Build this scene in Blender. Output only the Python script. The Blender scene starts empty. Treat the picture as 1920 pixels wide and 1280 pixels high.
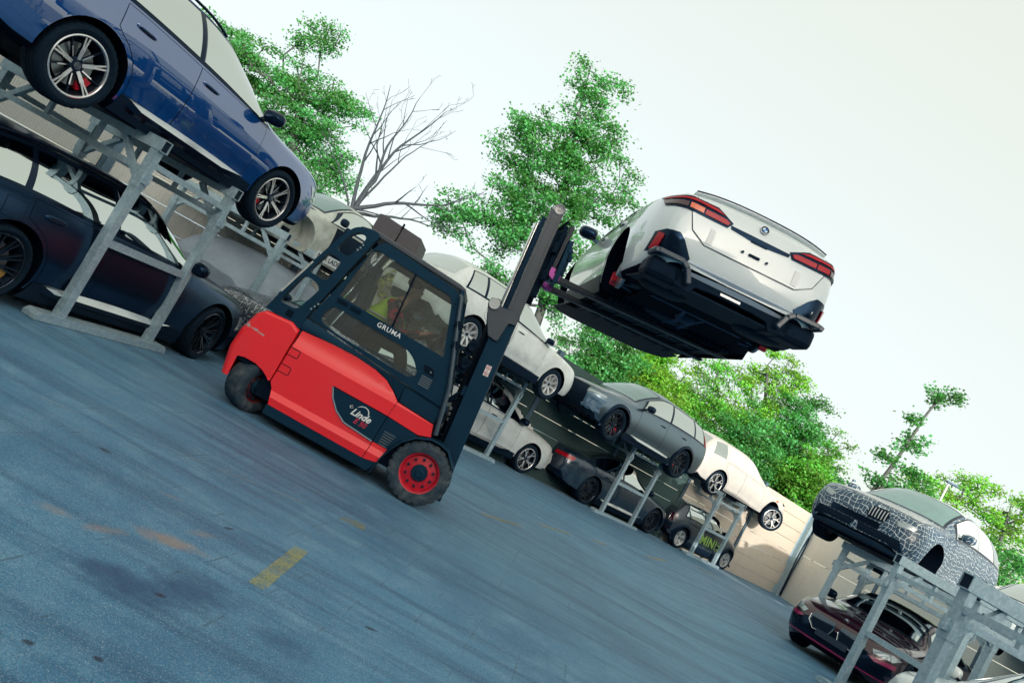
import bpy, bmesh, math, random
import numpy as np
from mathutils import Vector, Matrix, Euler
from mathutils.bvhtree import BVHTree

R = math.radians
PI = math.pi
rnd = random.Random(7)
scene = bpy.context.scene
COL = scene.collection

# ------------------------------------------------------------------ camera
cam_data = bpy.data.cameras.new('camera')
cam_data.sensor_width = 36.0
cam_data.lens = 26.847
cam_data.clip_start = 0.05
cam_data.clip_end = 2000.0
cam = bpy.data.objects.new('camera', cam_data)
COL.objects.link(cam)
_pitch, _roll = R(3.525), R(29.155)
_f = Vector((0, math.cos(_pitch), math.sin(_pitch)))
_u0 = Vector((0, -math.sin(_pitch), math.cos(_pitch)))
_r0 = Vector((1, 0, 0))
_up = _u0 * math.cos(_roll) - _r0 * math.sin(_roll)
_rt = _r0 * math.cos(_roll) + _u0 * math.sin(_roll)
cam.matrix_world = Matrix(((_rt.x, _up.x, -_f.x, 0.0), (_rt.y, _up.y, -_f.y, 0.0), (_rt.z, _up.z, -_f.z, 1.5422), (0, 0, 0, 1)))
scene.camera = cam

# ------------------------------------------------------------------ world, sun, exposure
SUN_DIR = Vector((0.15, -0.9887, 0.0))           # horizontal direction towards the sun
SUN_EL = R(12.0)
world = bpy.data.worlds.new('World')
scene.world = world
world.use_nodes = True
nt = world.node_tree
for n in list(nt.nodes):
    nt.nodes.remove(n)
w_out = nt.nodes.new('ShaderNodeOutputWorld')
sky = nt.nodes.new('ShaderNodeTexSky')
sky.sky_type = 'NISHITA'
sky.sun_disc = False
sky.sun_elevation = SUN_EL
sky.sun_rotation = math.atan2(SUN_DIR.x, SUN_DIR.y)
sky.air_density = 0.4
sky.dust_density = 6.0
bg1 = nt.nodes.new('ShaderNodeBackground')
bg1.inputs['Strength'].default_value = 0.15
bg2 = nt.nodes.new('ShaderNodeBackground')      # thin bright high cloud that whites the sky out
bg2.inputs['Color'].default_value = (0.575, 0.585, 0.45, 1)
bg2.inputs['Strength'].default_value = 1.0
add = nt.nodes.new('ShaderNodeAddShader')
nt.links.new(sky.outputs[0], bg1.inputs['Color'])
nt.links.new(bg1.outputs[0], add.inputs[0])
nt.links.new(bg2.outputs[0], add.inputs[1])
nt.links.new(add.outputs[0], w_out.inputs['Surface'])

sun_data = bpy.data.lights.new('sun', 'SUN')
sun_data.energy = 3.6
sun_data.angle = R(0.6)
sun_data.color = (1.0, 0.92, 0.82)
sun = bpy.data.objects.new('sun', sun_data)
COL.objects.link(sun)
_s = Vector((SUN_DIR.x * math.cos(SUN_EL), SUN_DIR.y * math.cos(SUN_EL), math.sin(SUN_EL)))
sun.rotation_euler = (-_s).to_track_quat('-Z', 'Y').to_euler()
sun.location = _s * 60

scene.view_settings.view_transform = 'Standard'
scene.view_settings.look = 'None'
scene.view_settings.exposure = 0.36
scene.view_settings.gamma = 1.0
scene.view_settings.use_curve_mapping = False
try:
    scene.cycles.max_bounces = 8
    scene.cycles.transparent_max_bounces = 16
    scene.cycles.caustics_reflective = False
    scene.cycles.caustics_refractive = False
except Exception:
    pass

# ------------------------------------------------------------------ materials
MATS = {}


def mat(name, col, rough=0.5, metal=0.0, spec=0.5, coat=0.0, coat_rough=0.03, var=0.0, vscale=8.0, bump=0.0,
        bscale=60.0, col2=None, emit=0.0, ior=None, c2scale=None, c2thr=(0.45, 0.62), rvar=0.0):
    if name in MATS:
        return MATS[name]
    m = bpy.data.materials.new(name)
    m.use_nodes = True
    t = m.node_tree
    b = t.nodes['Principled BSDF']
    b.inputs['Base Color'].default_value = (*col, 1)
    b.inputs['Roughness'].default_value = rough
    b.inputs['Metallic'].default_value = metal
    b.inputs['Specular IOR Level'].default_value = spec
    b.inputs['Coat Weight'].default_value = coat
    b.inputs['Coat Roughness'].default_value = coat_rough
    if ior:
        b.inputs['IOR'].default_value = ior
    if emit:
        b.inputs['Emission Color'].default_value = (*col, 1)
        b.inputs['Emission Strength'].default_value = emit
    tc = None
    if var or bump or col2 or rvar:
        tc = t.nodes.new('ShaderNodeTexCoord')
    if var or col2 or rvar:
        nz = t.nodes.new('ShaderNodeTexNoise')
        nz.inputs['Scale'].default_value = vscale
        nz.inputs['Detail'].default_value = 6.0
        nz.inputs['Roughness'].default_value = 0.65
        t.links.new(tc.outputs['Object'], nz.inputs['Vector'])
        mr = t.nodes.new('ShaderNodeMapRange')
        mr.inputs['From Min'].default_value = 0.3
        mr.inputs['From Max'].default_value = 0.7
        mr.inputs['To Min'].default_value = 1.0 - var
        mr.inputs['To Max'].default_value = 1.0 + var
        t.links.new(nz.outputs['Fac'], mr.inputs['Value'])
        mul = t.nodes.new('ShaderNodeVectorMath')
        mul.operation = 'MULTIPLY'
        mul.inputs[0].default_value = col
        src = None
        if col2:
            nz2 = t.nodes.new('ShaderNodeTexNoise')
            nz2.inputs['Scale'].default_value = c2scale or vscale * 0.4
            nz2.inputs['Detail'].default_value = 8.0
            nz2.inputs['Roughness'].default_value = 0.7
            t.links.new(tc.outputs['Object'], nz2.inputs['Vector'])
            mr2 = t.nodes.new('ShaderNodeMapRange')
            mr2.inputs['From Min'].default_value = c2thr[0]
            mr2.inputs['From Max'].default_value = c2thr[1]
            t.links.new(nz2.outputs['Fac'], mr2.inputs['Value'])
            mx = t.nodes.new('ShaderNodeMix')
            mx.data_type = 'RGBA'
            mx.inputs['A'].default_value = (*col, 1)
            mx.inputs['B'].default_value = (*col2, 1)
            t.links.new(mr2.outputs[0], mx.inputs['Factor'])
            t.links.new(mx.outputs['Result'], mul.inputs[0])
        t.links.new(mr.outputs[0], mul.inputs[1])
        t.links.new(mul.outputs[0], b.inputs['Base Color'])
        if rvar:
            mr3 = t.nodes.new('ShaderNodeMapRange')
            mr3.inputs['From Min'].default_value = 0.3
            mr3.inputs['From Max'].default_value = 0.7
            mr3.inputs['To Min'].default_value = max(0.0, rough - rvar)
            mr3.inputs['To Max'].default_value = rough + rvar
            t.links.new(nz.outputs['Fac'], mr3.inputs['Value'])
            t.links.new(mr3.outputs[0], b.inputs['Roughness'])
    if bump:
        nb = t.nodes.new('ShaderNodeTexNoise')
        nb.inputs['Scale'].default_value = bscale
        nb.inputs['Detail'].default_value = 4.0
        t.links.new(tc.outputs['Object'], nb.inputs['Vector'])
        bp = t.nodes.new('ShaderNodeBump')
        bp.inputs['Strength'].default_value = bump
        bp.inputs['Distance'].default_value = 0.02
        t.links.new(nb.outputs['Fac'], bp.inputs['Height'])
        t.links.new(bp.outputs[0], b.inputs['Normal'])
    MATS[name] = m
    return m


def glass_mat(name, tint, refl=1.0, rough=0.0, ior=1.5, haze=0.0):
    """thin pane: looks through with a tint and mirrors by fresnel"""
    if name in MATS:
        return MATS[name]
    m = bpy.data.materials.new(name)
    m.use_nodes = True
    t = m.node_tree
    for n in list(t.nodes):
        t.nodes.remove(n)
    o = t.nodes.new('ShaderNodeOutputMaterial')
    tr = t.nodes.new('ShaderNodeBsdfTransparent')
    tr.inputs['Color'].default_value = (*tint, 1)
    gl = t.nodes.new('ShaderNodeBsdfGlossy')
    gl.inputs['Roughness'].default_value = rough
    gl.inputs['Color'].default_value = (refl, refl, refl, 1)
    fr = t.nodes.new('ShaderNodeFresnel')
    fr.inputs['IOR'].default_value = ior
    mx = t.nodes.new('ShaderNodeMixShader')
    t.links.new(fr.outputs[0], mx.inputs[0])
    last = tr
    if haze:
        df = t.nodes.new('ShaderNodeBsdfDiffuse')
        df.inputs['Color'].default_value = (0.80, 0.80, 0.73, 1)
        mh = t.nodes.new('ShaderNodeMixShader')
        mh.inputs[0].default_value = haze
        t.links.new(tr.outputs[0], mh.inputs[1])
        t.links.new(df.outputs[0], mh.inputs[2])
        last = mh
    t.links.new(last.outputs[0], mx.inputs[1])
    t.links.new(gl.outputs[0], mx.inputs[2])
    t.links.new(mx.outputs[0], o.inputs['Surface'])
    MATS[name] = m
    return m


def camo_mat(name, base, line, scale, thr=0.035, coat=0.0, worn=0.0, line_rough=0.5):
    """dark foil printed with a warped net of pale lines (flat print on the wrap)"""
    if name in MATS:
        return MATS[name]
    m = mat(name, base, 0.45, coat=coat)
    t = m.node_tree
    b = t.nodes['Principled BSDF']
    tc = t.nodes.new('ShaderNodeTexCoord')
    nz = t.nodes.new('ShaderNodeTexNoise')
    nz.inputs['Scale'].default_value = 2.2
    nz.inputs['Detail'].default_value = 2.0
    t.links.new(tc.outputs['Object'], nz.inputs['Vector'])
    sc = t.nodes.new('ShaderNodeVectorMath')
    sc.operation = 'SCALE'
    sc.inputs['Scale'].default_value = 0.35
    t.links.new(nz.outputs['Color'], sc.inputs[0])
    ad = t.nodes.new('ShaderNodeVectorMath')
    ad.operation = 'ADD'
    t.links.new(tc.outputs['Object'], ad.inputs[0])
    t.links.new(sc.outputs[0], ad.inputs[1])
    sx = t.nodes.new('ShaderNodeSeparateXYZ')
    t.links.new(ad.outputs[0], sx.inputs[0])
    geo = t.nodes.new('ShaderNodeNewGeometry')
    vt = t.nodes.new('ShaderNodeVectorTransform')
    vt.vector_type = 'NORMAL'
    vt.convert_from = 'WORLD'
    vt.convert_to = 'OBJECT'
    t.links.new(geo.outputs['Normal'], vt.inputs[0])
    sn = t.nodes.new('ShaderNodeSeparateXYZ')
    t.links.new(vt.outputs[0], sn.inputs[0])

    def mth(op, a, bb=None, c=None):
        n = t.nodes.new('ShaderNodeMath')
        n.operation = op
        for i, x in enumerate((a, bb, c)):
            if x is None:
                continue
            if isinstance(x, (int, float)):
                n.inputs[i].default_value = x
            else:
                t.links.new(x, n.inputs[i])
        return n.outputs[0]
    tot = None
    for ax in 'XYZ':
        fr = mth('FRACT', mth('MULTIPLY', sx.outputs[ax], scale))
        ln = mth('LESS_THAN', mth('ABSOLUTE', mth('SUBTRACT', fr, 0.5)), thr * scale * 0.5)
        keep = mth('LESS_THAN', mth('ABSOLUTE', sn.outputs[ax]), 0.72)
        v = mth('MULTIPLY', ln, keep)
        tot = v if tot is None else mth('MAXIMUM', tot, v)
    brk = t.nodes.new('ShaderNodeTexNoise')
    brk.inputs['Scale'].default_value = 14.0
    t.links.new(tc.outputs['Object'], brk.inputs['Vector'])
    tot = mth('MULTIPLY', tot, mth('GREATER_THAN', brk.outputs['Fac'], 0.40 + worn))
    mx = t.nodes.new('ShaderNodeMix')
    mx.data_type = 'RGBA'
    mx.inputs['A'].default_value = (*base, 1)
    mx.inputs['B'].default_value = (*line, 1)
    t.links.new(tot, mx.inputs['Factor'])
    t.links.new(mx.outputs['Result'], b.inputs['Base Color'])
    return m


# ------------------------------------------------------------------ mesh builder
class MB:
    def __init__(s):
        s.v, s.f, s.m = [], [], []

    def add(s, verts, faces, m=0):
        o = len(s.v)
        s.v.extend([tuple(p) for p in verts])
        s.f.extend([tuple(i + o for i in f) for f in faces])
        s.m.extend([m] * len(faces))

    def box(s, c, d, rot=None, m=0, taper=None):
        hx, hy, hz = d[0] / 2, d[1] / 2, d[2] / 2
        pts = []
        for z in (-1, 1):
            k = 1.0 if (taper is None or z < 0) else taper
            for x, y in ((-1, -1), (1, -1), (1, 1), (-1, 1)):
                p = Vector((x * hx * k, y * hy * k, z * hz))
                if rot is not None:
                    p = rot @ p
                pts.append(Vector(c) + p)
        s.add(pts, [(3, 2, 1, 0), (4, 5, 6, 7), (0, 1, 5, 4), (1, 2, 6, 5), (2, 3, 7, 6), (3, 0, 4, 7)], m)

    def beam(s, a, b, w, h, up=(0, 0, 1), m=0, caps=True):
        a, b = Vector(a), Vector(b)
        d = (b - a).normalized()
        u = Vector(up)
        sd = d.cross(u)
        if sd.length < 1e-5:
            u = Vector((1, 0, 0))
            sd = d.cross(u)
        sd.normalize()
        u = sd.cross(d).normalized()
        pts = []
        for p in (a, b):
            for i, j in ((-1, -1), (1, -1), (1, 1), (-1, 1)):
                pts.append(p + sd * (i * w / 2) + u * (j * h / 2))
        fs = [(0, 1, 5, 4), (1, 2, 6, 5), (2, 3, 7, 6), (3, 0, 4, 7)]
        if caps:
            fs += [(3, 2, 1, 0), (4, 5, 6, 7)]
        s.add(pts, fs, m)

    def prism(s, poly, o, u, v, w, m=0, mside=None):
        """polygon in the u,v plane at o extruded along vector w"""
        o, u, v, w = Vector(o), Vector(u), Vector(v), Vector(w)
        n = len(poly)
        a = [o + u * p[0] + v * p[1] for p in poly]
        b = [p + w for p in a]
        flip = u.cross(v).dot(w) > 0
        f0 = tuple(range(n))
        f1 = tuple(range(n, 2 * n))
        if flip:
            f0 = f0[::-1]
        else:
            f1 = f1[::-1]
        s.add(a + b, [f0, f1], m)
        k = len(s.v) - 2 * n
        for i in range(n):
            j = (i + 1) % n
            q = (k + i, k + j, k + n + j, k + n + i)
            s.f.append(q if flip else q[::-1])
            s.m.append(m if mside is None else mside)

    def tube(s, path, r, n=8, m=0, cap=True, closed=False):
        P = [Vector(p) for p in path]
        k = len(P)
        rs = r if isinstance(r, (list, tuple)) else [r] * k
        ref = None
        rings = []
        for i in range(k):
            if closed:
                d = P[(i + 1) % k] - P[i - 1]
            else:
                d = P[min(i + 1, k - 1)] - P[max(i - 1, 0)]
            if d.length < 1e-9:
                d = Vector((0, 0, 1))
            d.normalize()
            if ref is None:
                ref = Vector((0, 0, 1)) if abs(d.z) < 0.9 else Vector((1, 0, 0))
            x = ref - d * ref.dot(d)
            if x.length < 1e-6:
                x = d.orthogonal()
            x.normalize()
            ref = x
            y = d.cross(x)
            rings.append([P[i] + x * (rs[i] * math.cos(2 * PI * j / n)) + y * (rs[i] * math.sin(2 * PI * j / n)) for j in range(n)])
        vs = [p for rg in rings for p in rg]
        fs = []
        for i in range(k if closed else k - 1):
            a, b = i * n, ((i + 1) % k) * n
            for j in range(n):
                fs.append((a + j, a + (j + 1) % n, b + (j + 1) % n, b + j))
        if cap and not closed:
            fs.append(tuple(range(n))[::-1])
            fs.append(tuple(range((k - 1) * n, k * n)))
        s.add(vs, fs, m)

    def lathe(s, prof, n=32, o=(0, 0, 0), ax=(0, 0, 1), m=0, mf=None, cap=(False, False), rmod=None):
        """profile [(radius, height along axis)]"""
        o, ax = Vector(o), Vector(ax).normalized()
        x = ax.orthogonal().normalized()
        y = ax.cross(x)
        vs = []
        for k, (r, h) in enumerate(prof):
            for j in range(n):
                t = 2 * PI * j / n
                rr = r + (rmod(k, j) if rmod else 0.0)
                vs.append(o + ax * h + x * (rr * math.cos(t)) + y * (rr * math.sin(t)))
        base = len(s.v)
        s.v.extend([tuple(p) for p in vs])
        for k in range(len(prof) - 1):
            for j in range(n):
                a = base + k * n
                s.f.append((a + j, a + (j + 1) % n, a + n + (j + 1) % n, a + n + j))
                s.m.append(mf(k) if mf else m)
        if cap[0]:
            s.f.append(tuple(base + j for j in range(n))[::-1])
            s.m.append(mf(0) if mf else m)
        if cap[1]:
            s.f.append(tuple(base + (len(prof) - 1) * n + j for j in range(n)))
            s.m.append(mf(len(prof) - 2) if mf else m)

    def grid(s, P, m=0, flip=False, closed_u=False):
        nu, nv = len(P), len(P[0])
        vs = [p for row in P for p in row]
        fs = []
        for i in range(nu if closed_u else nu - 1):
            for j in range(nv - 1):
                a, b = i * nv + j, ((i + 1) % nu) * nv + j
                q = (a, b, b + 1, a + 1)
                fs.append(q[::-1] if flip else q)
        s.add(vs, fs, m)

    def ellipsoid(s, c, r, rot=None, n=10, k=16, m=0, e=1.0):
        rows = []
        for i in range(n + 1):
            ph = -PI / 2 + PI * i / n
            row = []
            for j in range(k):
                th = 2 * PI * j / k

                def pw(x):
                    return math.copysign(abs(x) ** e, x)
                p = Vector((r[0] * pw(math.cos(ph)) * pw(math.cos(th)), r[1] * pw(math.cos(ph)) * pw(math.sin(th)), r[2] * pw(math.sin(ph))))
                if rot is not None:
                    p = rot @ p
                row.append(Vector(c) + p)
            rows.append(row)
        vs = [p for row in rows for p in row]
        fs = []
        for i in range(n):
            for j in range(k):
                a = i * k
                fs.append((a + j, a + (j + 1) % k, a + k + (j + 1) % k, a + k + j))
        s.add(vs, fs, m)

    def mesh(s, name, mats, smooth=None):
        me = bpy.data.meshes.new(name)
        me.from_pydata(s.v, [], s.f)
        for q in (mats if isinstance(mats, (list, tuple)) else [mats]):
            me.materials.append(q)
        if any(s.m):
            me.polygons.foreach_set('material_index', s.m)
        me.update()
        if smooth is not None:
            me.shade_smooth()
            me.set_sharp_from_angle(angle=R(smooth))
        return me

    def build(s, name, mats, parent=None, smooth=None, bevel=0.0, seg=2):
        o = bpy.data.objects.new(name, s.mesh(name, mats, smooth))
        COL.objects.link(o)
        if parent is not None:
            o.parent = parent
        if bevel:
            b = o.modifiers.new('bevel', 'BEVEL')
            b.width = bevel
            b.segments = seg
            b.limit_method = 'ANGLE'
            b.angle_limit = R(35)
            b.harden_normals = False
        return o


def link(name, me, parent=None):
    o = bpy.data.objects.new(name, me)
    COL.objects.link(o)
    if parent is not None:
        o.parent = parent
    return o


def thing(name, label, cat, loc=(0, 0, 0), rot=(0, 0, 0), group=None):
    o = bpy.data.objects.new(name, None)
    COL.objects.link(o)
    o.location = loc
    o.rotation_euler = rot
    o.empty_display_size = 0.2
    o['label'] = label
    o['category'] = cat
    if group:
        o['group'] = group
    return o


def tag(o, label, cat, group=None):
    o['label'] = label
    o['category'] = cat
    if group:
        o['group'] = group
    return o


def kind(o, k):
    o['kind'] = k
    return o


def sub(name, parent, loc=(0, 0, 0), rot=(0, 0, 0)):
    o = bpy.data.objects.new(name, None)
    COL.objects.link(o)
    o.parent = parent
    o.location = loc
    o.rotation_euler = rot
    o.empty_display_size = 0.1
    return o


def copy_tree(o, parent=None):
    c = o.copy()
    COL.objects.link(c)
    c.parent = parent
    for ch in list(o.children):
        copy_tree(ch, c)
    return c


def text_mesh(name, txt, size, mats, shear=0.0, offset=0.0, extrude=0.001, sx=1.0, spacing=1.0, width=None):
    cu = bpy.data.curves.new(name, 'FONT')
    cu.body = txt
    cu.size = size
    cu.shear = shear
    cu.offset = offset
    cu.extrude = extrude
    cu.space_character = spacing
    cu.align_x = 'CENTER'
    cu.align_y = 'CENTER'
    cu.resolution_u = 3
    ob = bpy.data.objects.new(name, cu)
    COL.objects.link(ob)
    dg = bpy.context.evaluated_depsgraph_get()
    me = bpy.data.meshes.new_from_object(ob.evaluated_get(dg))
    bpy.data.objects.remove(ob)
    bpy.data.curves.remove(cu)
    me.materials.clear()
    me.materials.append(mats)
    if width:
        xs_ = [v.co.x for v in me.vertices]
        k = width / (max(xs_) - min(xs_))
        me.transform(Matrix.Diagonal((k, k, 1, 1)))
    if sx != 1.0:
        me.transform(Matrix.Diagonal((sx, 1, 1, 1)))
    me.name = name
    return me


def pchip(xs, ys):
    xs = np.asarray(xs, float)
    ys = np.asarray(ys, float)
    h = np.diff(xs)
    d = np.diff(ys) / h
    m = np.zeros_like(ys)
    for i in range(1, len(xs) - 1):
        if d[i - 1] * d[i] > 0:
            w1, w2 = 2 * h[i] + h[i - 1], h[i] + 2 * h[i - 1]
            m[i] = (w1 + w2) / (w1 / d[i - 1] + w2 / d[i])
    m[0], m[-1] = d[0], d[-1]

    def f(x):
        x = min(max(x, xs[0]), xs[-1])
        i = min(max(int(np.searchsorted(xs, x)) - 1, 0), len(xs) - 2)
        t = (x - xs[i]) / h[i]
        return float((2 * t**3 - 3 * t**2 + 1) * ys[i] + (t**3 - 2 * t**2 + t) * h[i] * m[i]
                     + (-2 * t**3 + 3 * t**2) * ys[i + 1] + (t**3 - t**2) * h[i] * m[i + 1])
    return f


def smooth01(t):
    t = min(max(t, 0.0), 1.0)
    return t * t * (3 - 2 * t)


def ground_z(x, y):
    """the yard rises a little towards its right-hand corner"""
    return 0.19 * smooth01((x - 3.6) / 2.6) * (1 - smooth01((y - 17.0) / 4.5)) * smooth01((y - 5.0) / 7.0)
# ------------------------------------------------------------------ shared materials
M = {}
M['galv'] = mat('galvanised_steel', (0.33, 0.47, 0.55), 0.48, 0.35, var=0.14, vscale=16, col2=(0.46, 0.58, 0.63), c2scale=30, bump=0.05, bscale=90, rvar=0.12)
M['galv_dark'] = mat('weathered_steel', (0.09, 0.14, 0.18), 0.5, 0.3, var=0.3, vscale=6)
M['hollow'] = mat('black_cap', (0.006, 0.010, 0.018), 0.6)
M['blue'] = mat('blue_paint', (0.001, 0.055, 0.24), 0.34, 0.2, coat=1.0, coat_rough=0.012)
M['blue'].node_tree.nodes['Principled BSDF'].inputs['Coat IOR'].default_value = 2.5
M['blue'].node_tree.nodes['Principled BSDF'].inputs['Specular Tint'].default_value = (0.1, 0.4, 1.0, 1)
M['satin_black'] = mat('satin_black_paint', (0.003, 0.008, 0.018), 0.24, 0.0, spec=0.5, ior=1.85)
M['gloss_black'] = mat('gloss_black', (0.003, 0.007, 0.016), 0.12, spec=0.35)
M['blade'] = mat('sky_glint_sill', (0.62, 0.67, 0.68), 0.22, 0.6)  # sky reflection on the black sill, painted as a silver upper facet
M['trim'] = mat('black_trim', (0.005, 0.012, 0.024), 0.5, spec=0.3, var=0.15, vscale=30)
M['well'] = mat('wheel_well', (0.002, 0.004, 0.009), 0.9, spec=0.1)
M['white'] = mat('white_paint', (0.63, 0.70, 0.715), 0.30, coat=1.0)
M['dusty_white'] = mat('dusty_white_paint', (0.60, 0.655, 0.655), 0.42, coat=0.35, coat_rough=0.2, var=0.10, vscale=5, col2=(0.52, 0.56, 0.55), c2scale=3)
M['wrinkled_white'] = mat('crumpled_white_foil', (0.46, 0.45, 0.43), 0.38, coat=0.4, coat_rough=0.25, var=0.08, vscale=4, bump=0.8, bscale=6)
M['grey_satin'] = mat('satin_grey_paint', (0.17, 0.225, 0.27), 0.28, 0.95)
M['dark_paint'] = mat('dark_blue_grey_paint', (0.012, 0.030, 0.060), 0.25, 0.3, coat=0.9, coat_rough=0.06, col2=(0.035, 0.065, 0.095), c2scale=4, var=0.2, vscale=9)
M['mini_paint'] = mat('charcoal_paint', (0.045, 0.062, 0.080), 0.35, 0.5, coat=0.7, coat_rough=0.1, var=0.1, vscale=6)
M['bonnet_reflect'] = mat('bonnet_tree_reflection', (0.006, 0.014, 0.024), 0.12, 0.0, spec=0.5, ior=1.9)  # dark tone paints in the trees mirrored by the grey car's bonnet
M['maroon'] = mat('maroon_paint', (0.028, 0.002, 0.015), 0.25, 0.35, coat=1.0)
M['primer'] = mat('bare_primer', (0.42, 0.46, 0.43), 0.62, var=0.16, vscale=6, col2=(0.32, 0.36, 0.32), c2scale=5)
M['rubber'] = mat('tyre_rubber', (0.007, 0.014, 0.023), 0.75, spec=0.2, var=0.25, vscale=25, bump=0.1, bscale=120)
M['rubber_dusty'] = mat('dusty_tyre_rubber', (0.034, 0.050, 0.062), 0.85, var=0.35, vscale=12, col2=(0.085, 0.095, 0.095), c2scale=7, bump=0.25, bscale=70)
M['rim_bright'] = mat('machined_rim', (0.72, 0.72, 0.73), 0.25, 0.75)
M['rim_black'] = mat('black_rim', (0.010, 0.014, 0.020), 0.18, 0.2, coat=0.5)
M['rim_dark'] = mat('rim_inside', (0.006, 0.009, 0.014), 0.5)
M['rim_silver'] = mat('silver_rim', (0.55, 0.57, 0.58), 0.3, 0.6)
M['disc'] = mat('brake_disc', (0.25, 0.28, 0.30), 0.35, 0.9)
M['cal_red'] = mat('red_caliper', (0.55, 0.01, 0.03), 0.35)
M['cal_gold'] = mat('gold_caliper', (0.45, 0.25, 0.06), 0.4)
def spec_tint(keys, col):
    for k in keys:
        M[k].node_tree.nodes['Principled BSDF'].inputs['Specular Tint'].default_value = (*col, 1)


M['glass'] = mat('car_glass', (0.60, 0.645, 0.635), 0.012, 1.0)         # tinted, mirror-like side glass
M['glass_light'] = mat('dusty_windscreen', (0.10, 0.20, 0.20), 0.06, spec=0.8, ior=1.7, var=0.1, vscale=3)
M['lamp_red'] = mat('red_lamp', (0.42, 0.004, 0.016), 0.18, spec=0.3, coat=0.15)
M['lamp_dark'] = mat('dark_lamp', (0.05, 0.006, 0.015), 0.1, coat=0.8)
M['lamp_amber'] = mat('amber_lamp', (0.75, 0.14, 0.05), 0.2, coat=0.6)
M['lamp_clear'] = mat('clear_lamp', (0.30, 0.36, 0.38), 0.08, 0.3, coat=1.0)
M['chrome'] = mat('chrome', (0.75, 0.77, 0.78), 0.12, 1.0)
M['gap'] = mat('shut_gap', (0.002, 0.004, 0.008), 0.8)
M['under'] = mat('underbody', (0.003, 0.007, 0.014), 0.6, spec=0.2, var=0.5, vscale=7, bump=0.2, bscale=20)
M['under_pipe'] = mat('exhaust_steel', (0.012, 0.022, 0.032), 0.42, 0.5, var=0.4, vscale=9)
M['pink'] = mat('magenta_paint', (0.62, 0.10, 0.48), 0.5, var=0.15, vscale=20)

spec_tint(('hollow', 'satin_black', 'gloss_black', 'trim', 'well', 'rubber', 'rubber_dusty', 'under', 'under_pipe', 'rim_black', 'rim_dark', 'gap', 'galv_dark'), (0.22, 0.52, 1.0))

# ------------------------------------------------------------------ little node helper
class NG:
    def __init__(s, m):
        s.t = m.node_tree

    def n(s, typ, **kw):
        n = s.t.nodes.new(typ)
        for k, v in kw.items():
            setattr(n, k, v)
        return n

    def put(s, inp, x):
        if isinstance(x, (int, float, tuple)):
            inp.default_value = x
        else:
            s.t.links.new(x, inp)

    def math(s, op, a, b=0.0, clamp=False):
        n = s.n('ShaderNodeMath', operation=op, use_clamp=clamp)
        s.put(n.inputs[0], a)
        s.put(n.inputs[1], b)
        return n.outputs[0]

    def vec(s, op, a, b):
        n = s.n('ShaderNodeVectorMath', operation=op)
        s.put(n.inputs[0], a)
        s.put(n.inputs[1], b)
        return n.outputs[0]

    def noise(s, co, scale, detail=4.0, rough=0.6, col=False):
        n = s.n('ShaderNodeTexNoise')
        s.put(n.inputs['Vector'], co)
        n.inputs['Scale'].default_value = scale
        n.inputs['Detail'].default_value = detail
        n.inputs['Roughness'].default_value = rough
        return n.outputs['Color' if col else 'Fac']

    def ramp(s, x, a, b, lo=0.0, hi=1.0):
        n = s.n('ShaderNodeMapRange')
        s.put(n.inputs['Value'], x)
        n.inputs['From Min'].default_value = a
        n.inputs['From Max'].default_value = b
        n.inputs['To Min'].default_value = lo
        n.inputs['To Max'].default_value = hi
        return n.outputs[0]

    def mix(s, f, a, b):
        n = s.n('ShaderNodeMix', data_type='RGBA')
        s.put(n.inputs['Factor'], f)
        s.put(n.inputs['A'], a if not (isinstance(a, tuple) and len(a) == 3) else (*a, 1))
        s.put(n.inputs['B'], b if not (isinstance(b, tuple) and len(b) == 3) else (*b, 1))
        return n.outputs['Result']

    def mapping(s, co, loc=(0, 0, 0), rot=(0, 0, 0), sc=(1, 1, 1)):
        n = s.n('ShaderNodeMapping')
        s.put(n.inputs['Vector'], co)
        n.inputs['Location'].default_value = loc
        n.inputs['Rotation'].default_value = rot
        n.inputs['Scale'].default_value = sc
        return n.outputs[0]

    def blob(s, co, c, r, rot=0.0, edge=0.8, ns=6.0, amt=0.9):
        """ragged elliptic patch mask (a stain's own outline)"""
        mp = s.n('ShaderNodeMapping', vector_type='TEXTURE')
        s.put(mp.inputs['Vector'], co)
        mp.inputs['Location'].default_value = (c[0], c[1], 0)
        mp.inputs['Rotation'].default_value = (0, 0, rot)
        mp.inputs['Scale'].default_value = (r[0], r[1], 1)
        ln = s.n('ShaderNodeVectorMath', operation='LENGTH')
        s.t.links.new(mp.outputs[0], ln.inputs[0])
        nz = s.noise(co, ns, 6.0, 0.7)
        d = s.math('ADD', ln.outputs['Value'], s.math('MULTIPLY', s.math('SUBTRACT', nz, 0.5), amt * 2.0))
        return s.ramp(d, 1.0, 1.0 - edge, 0.0, 1.0)


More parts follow.
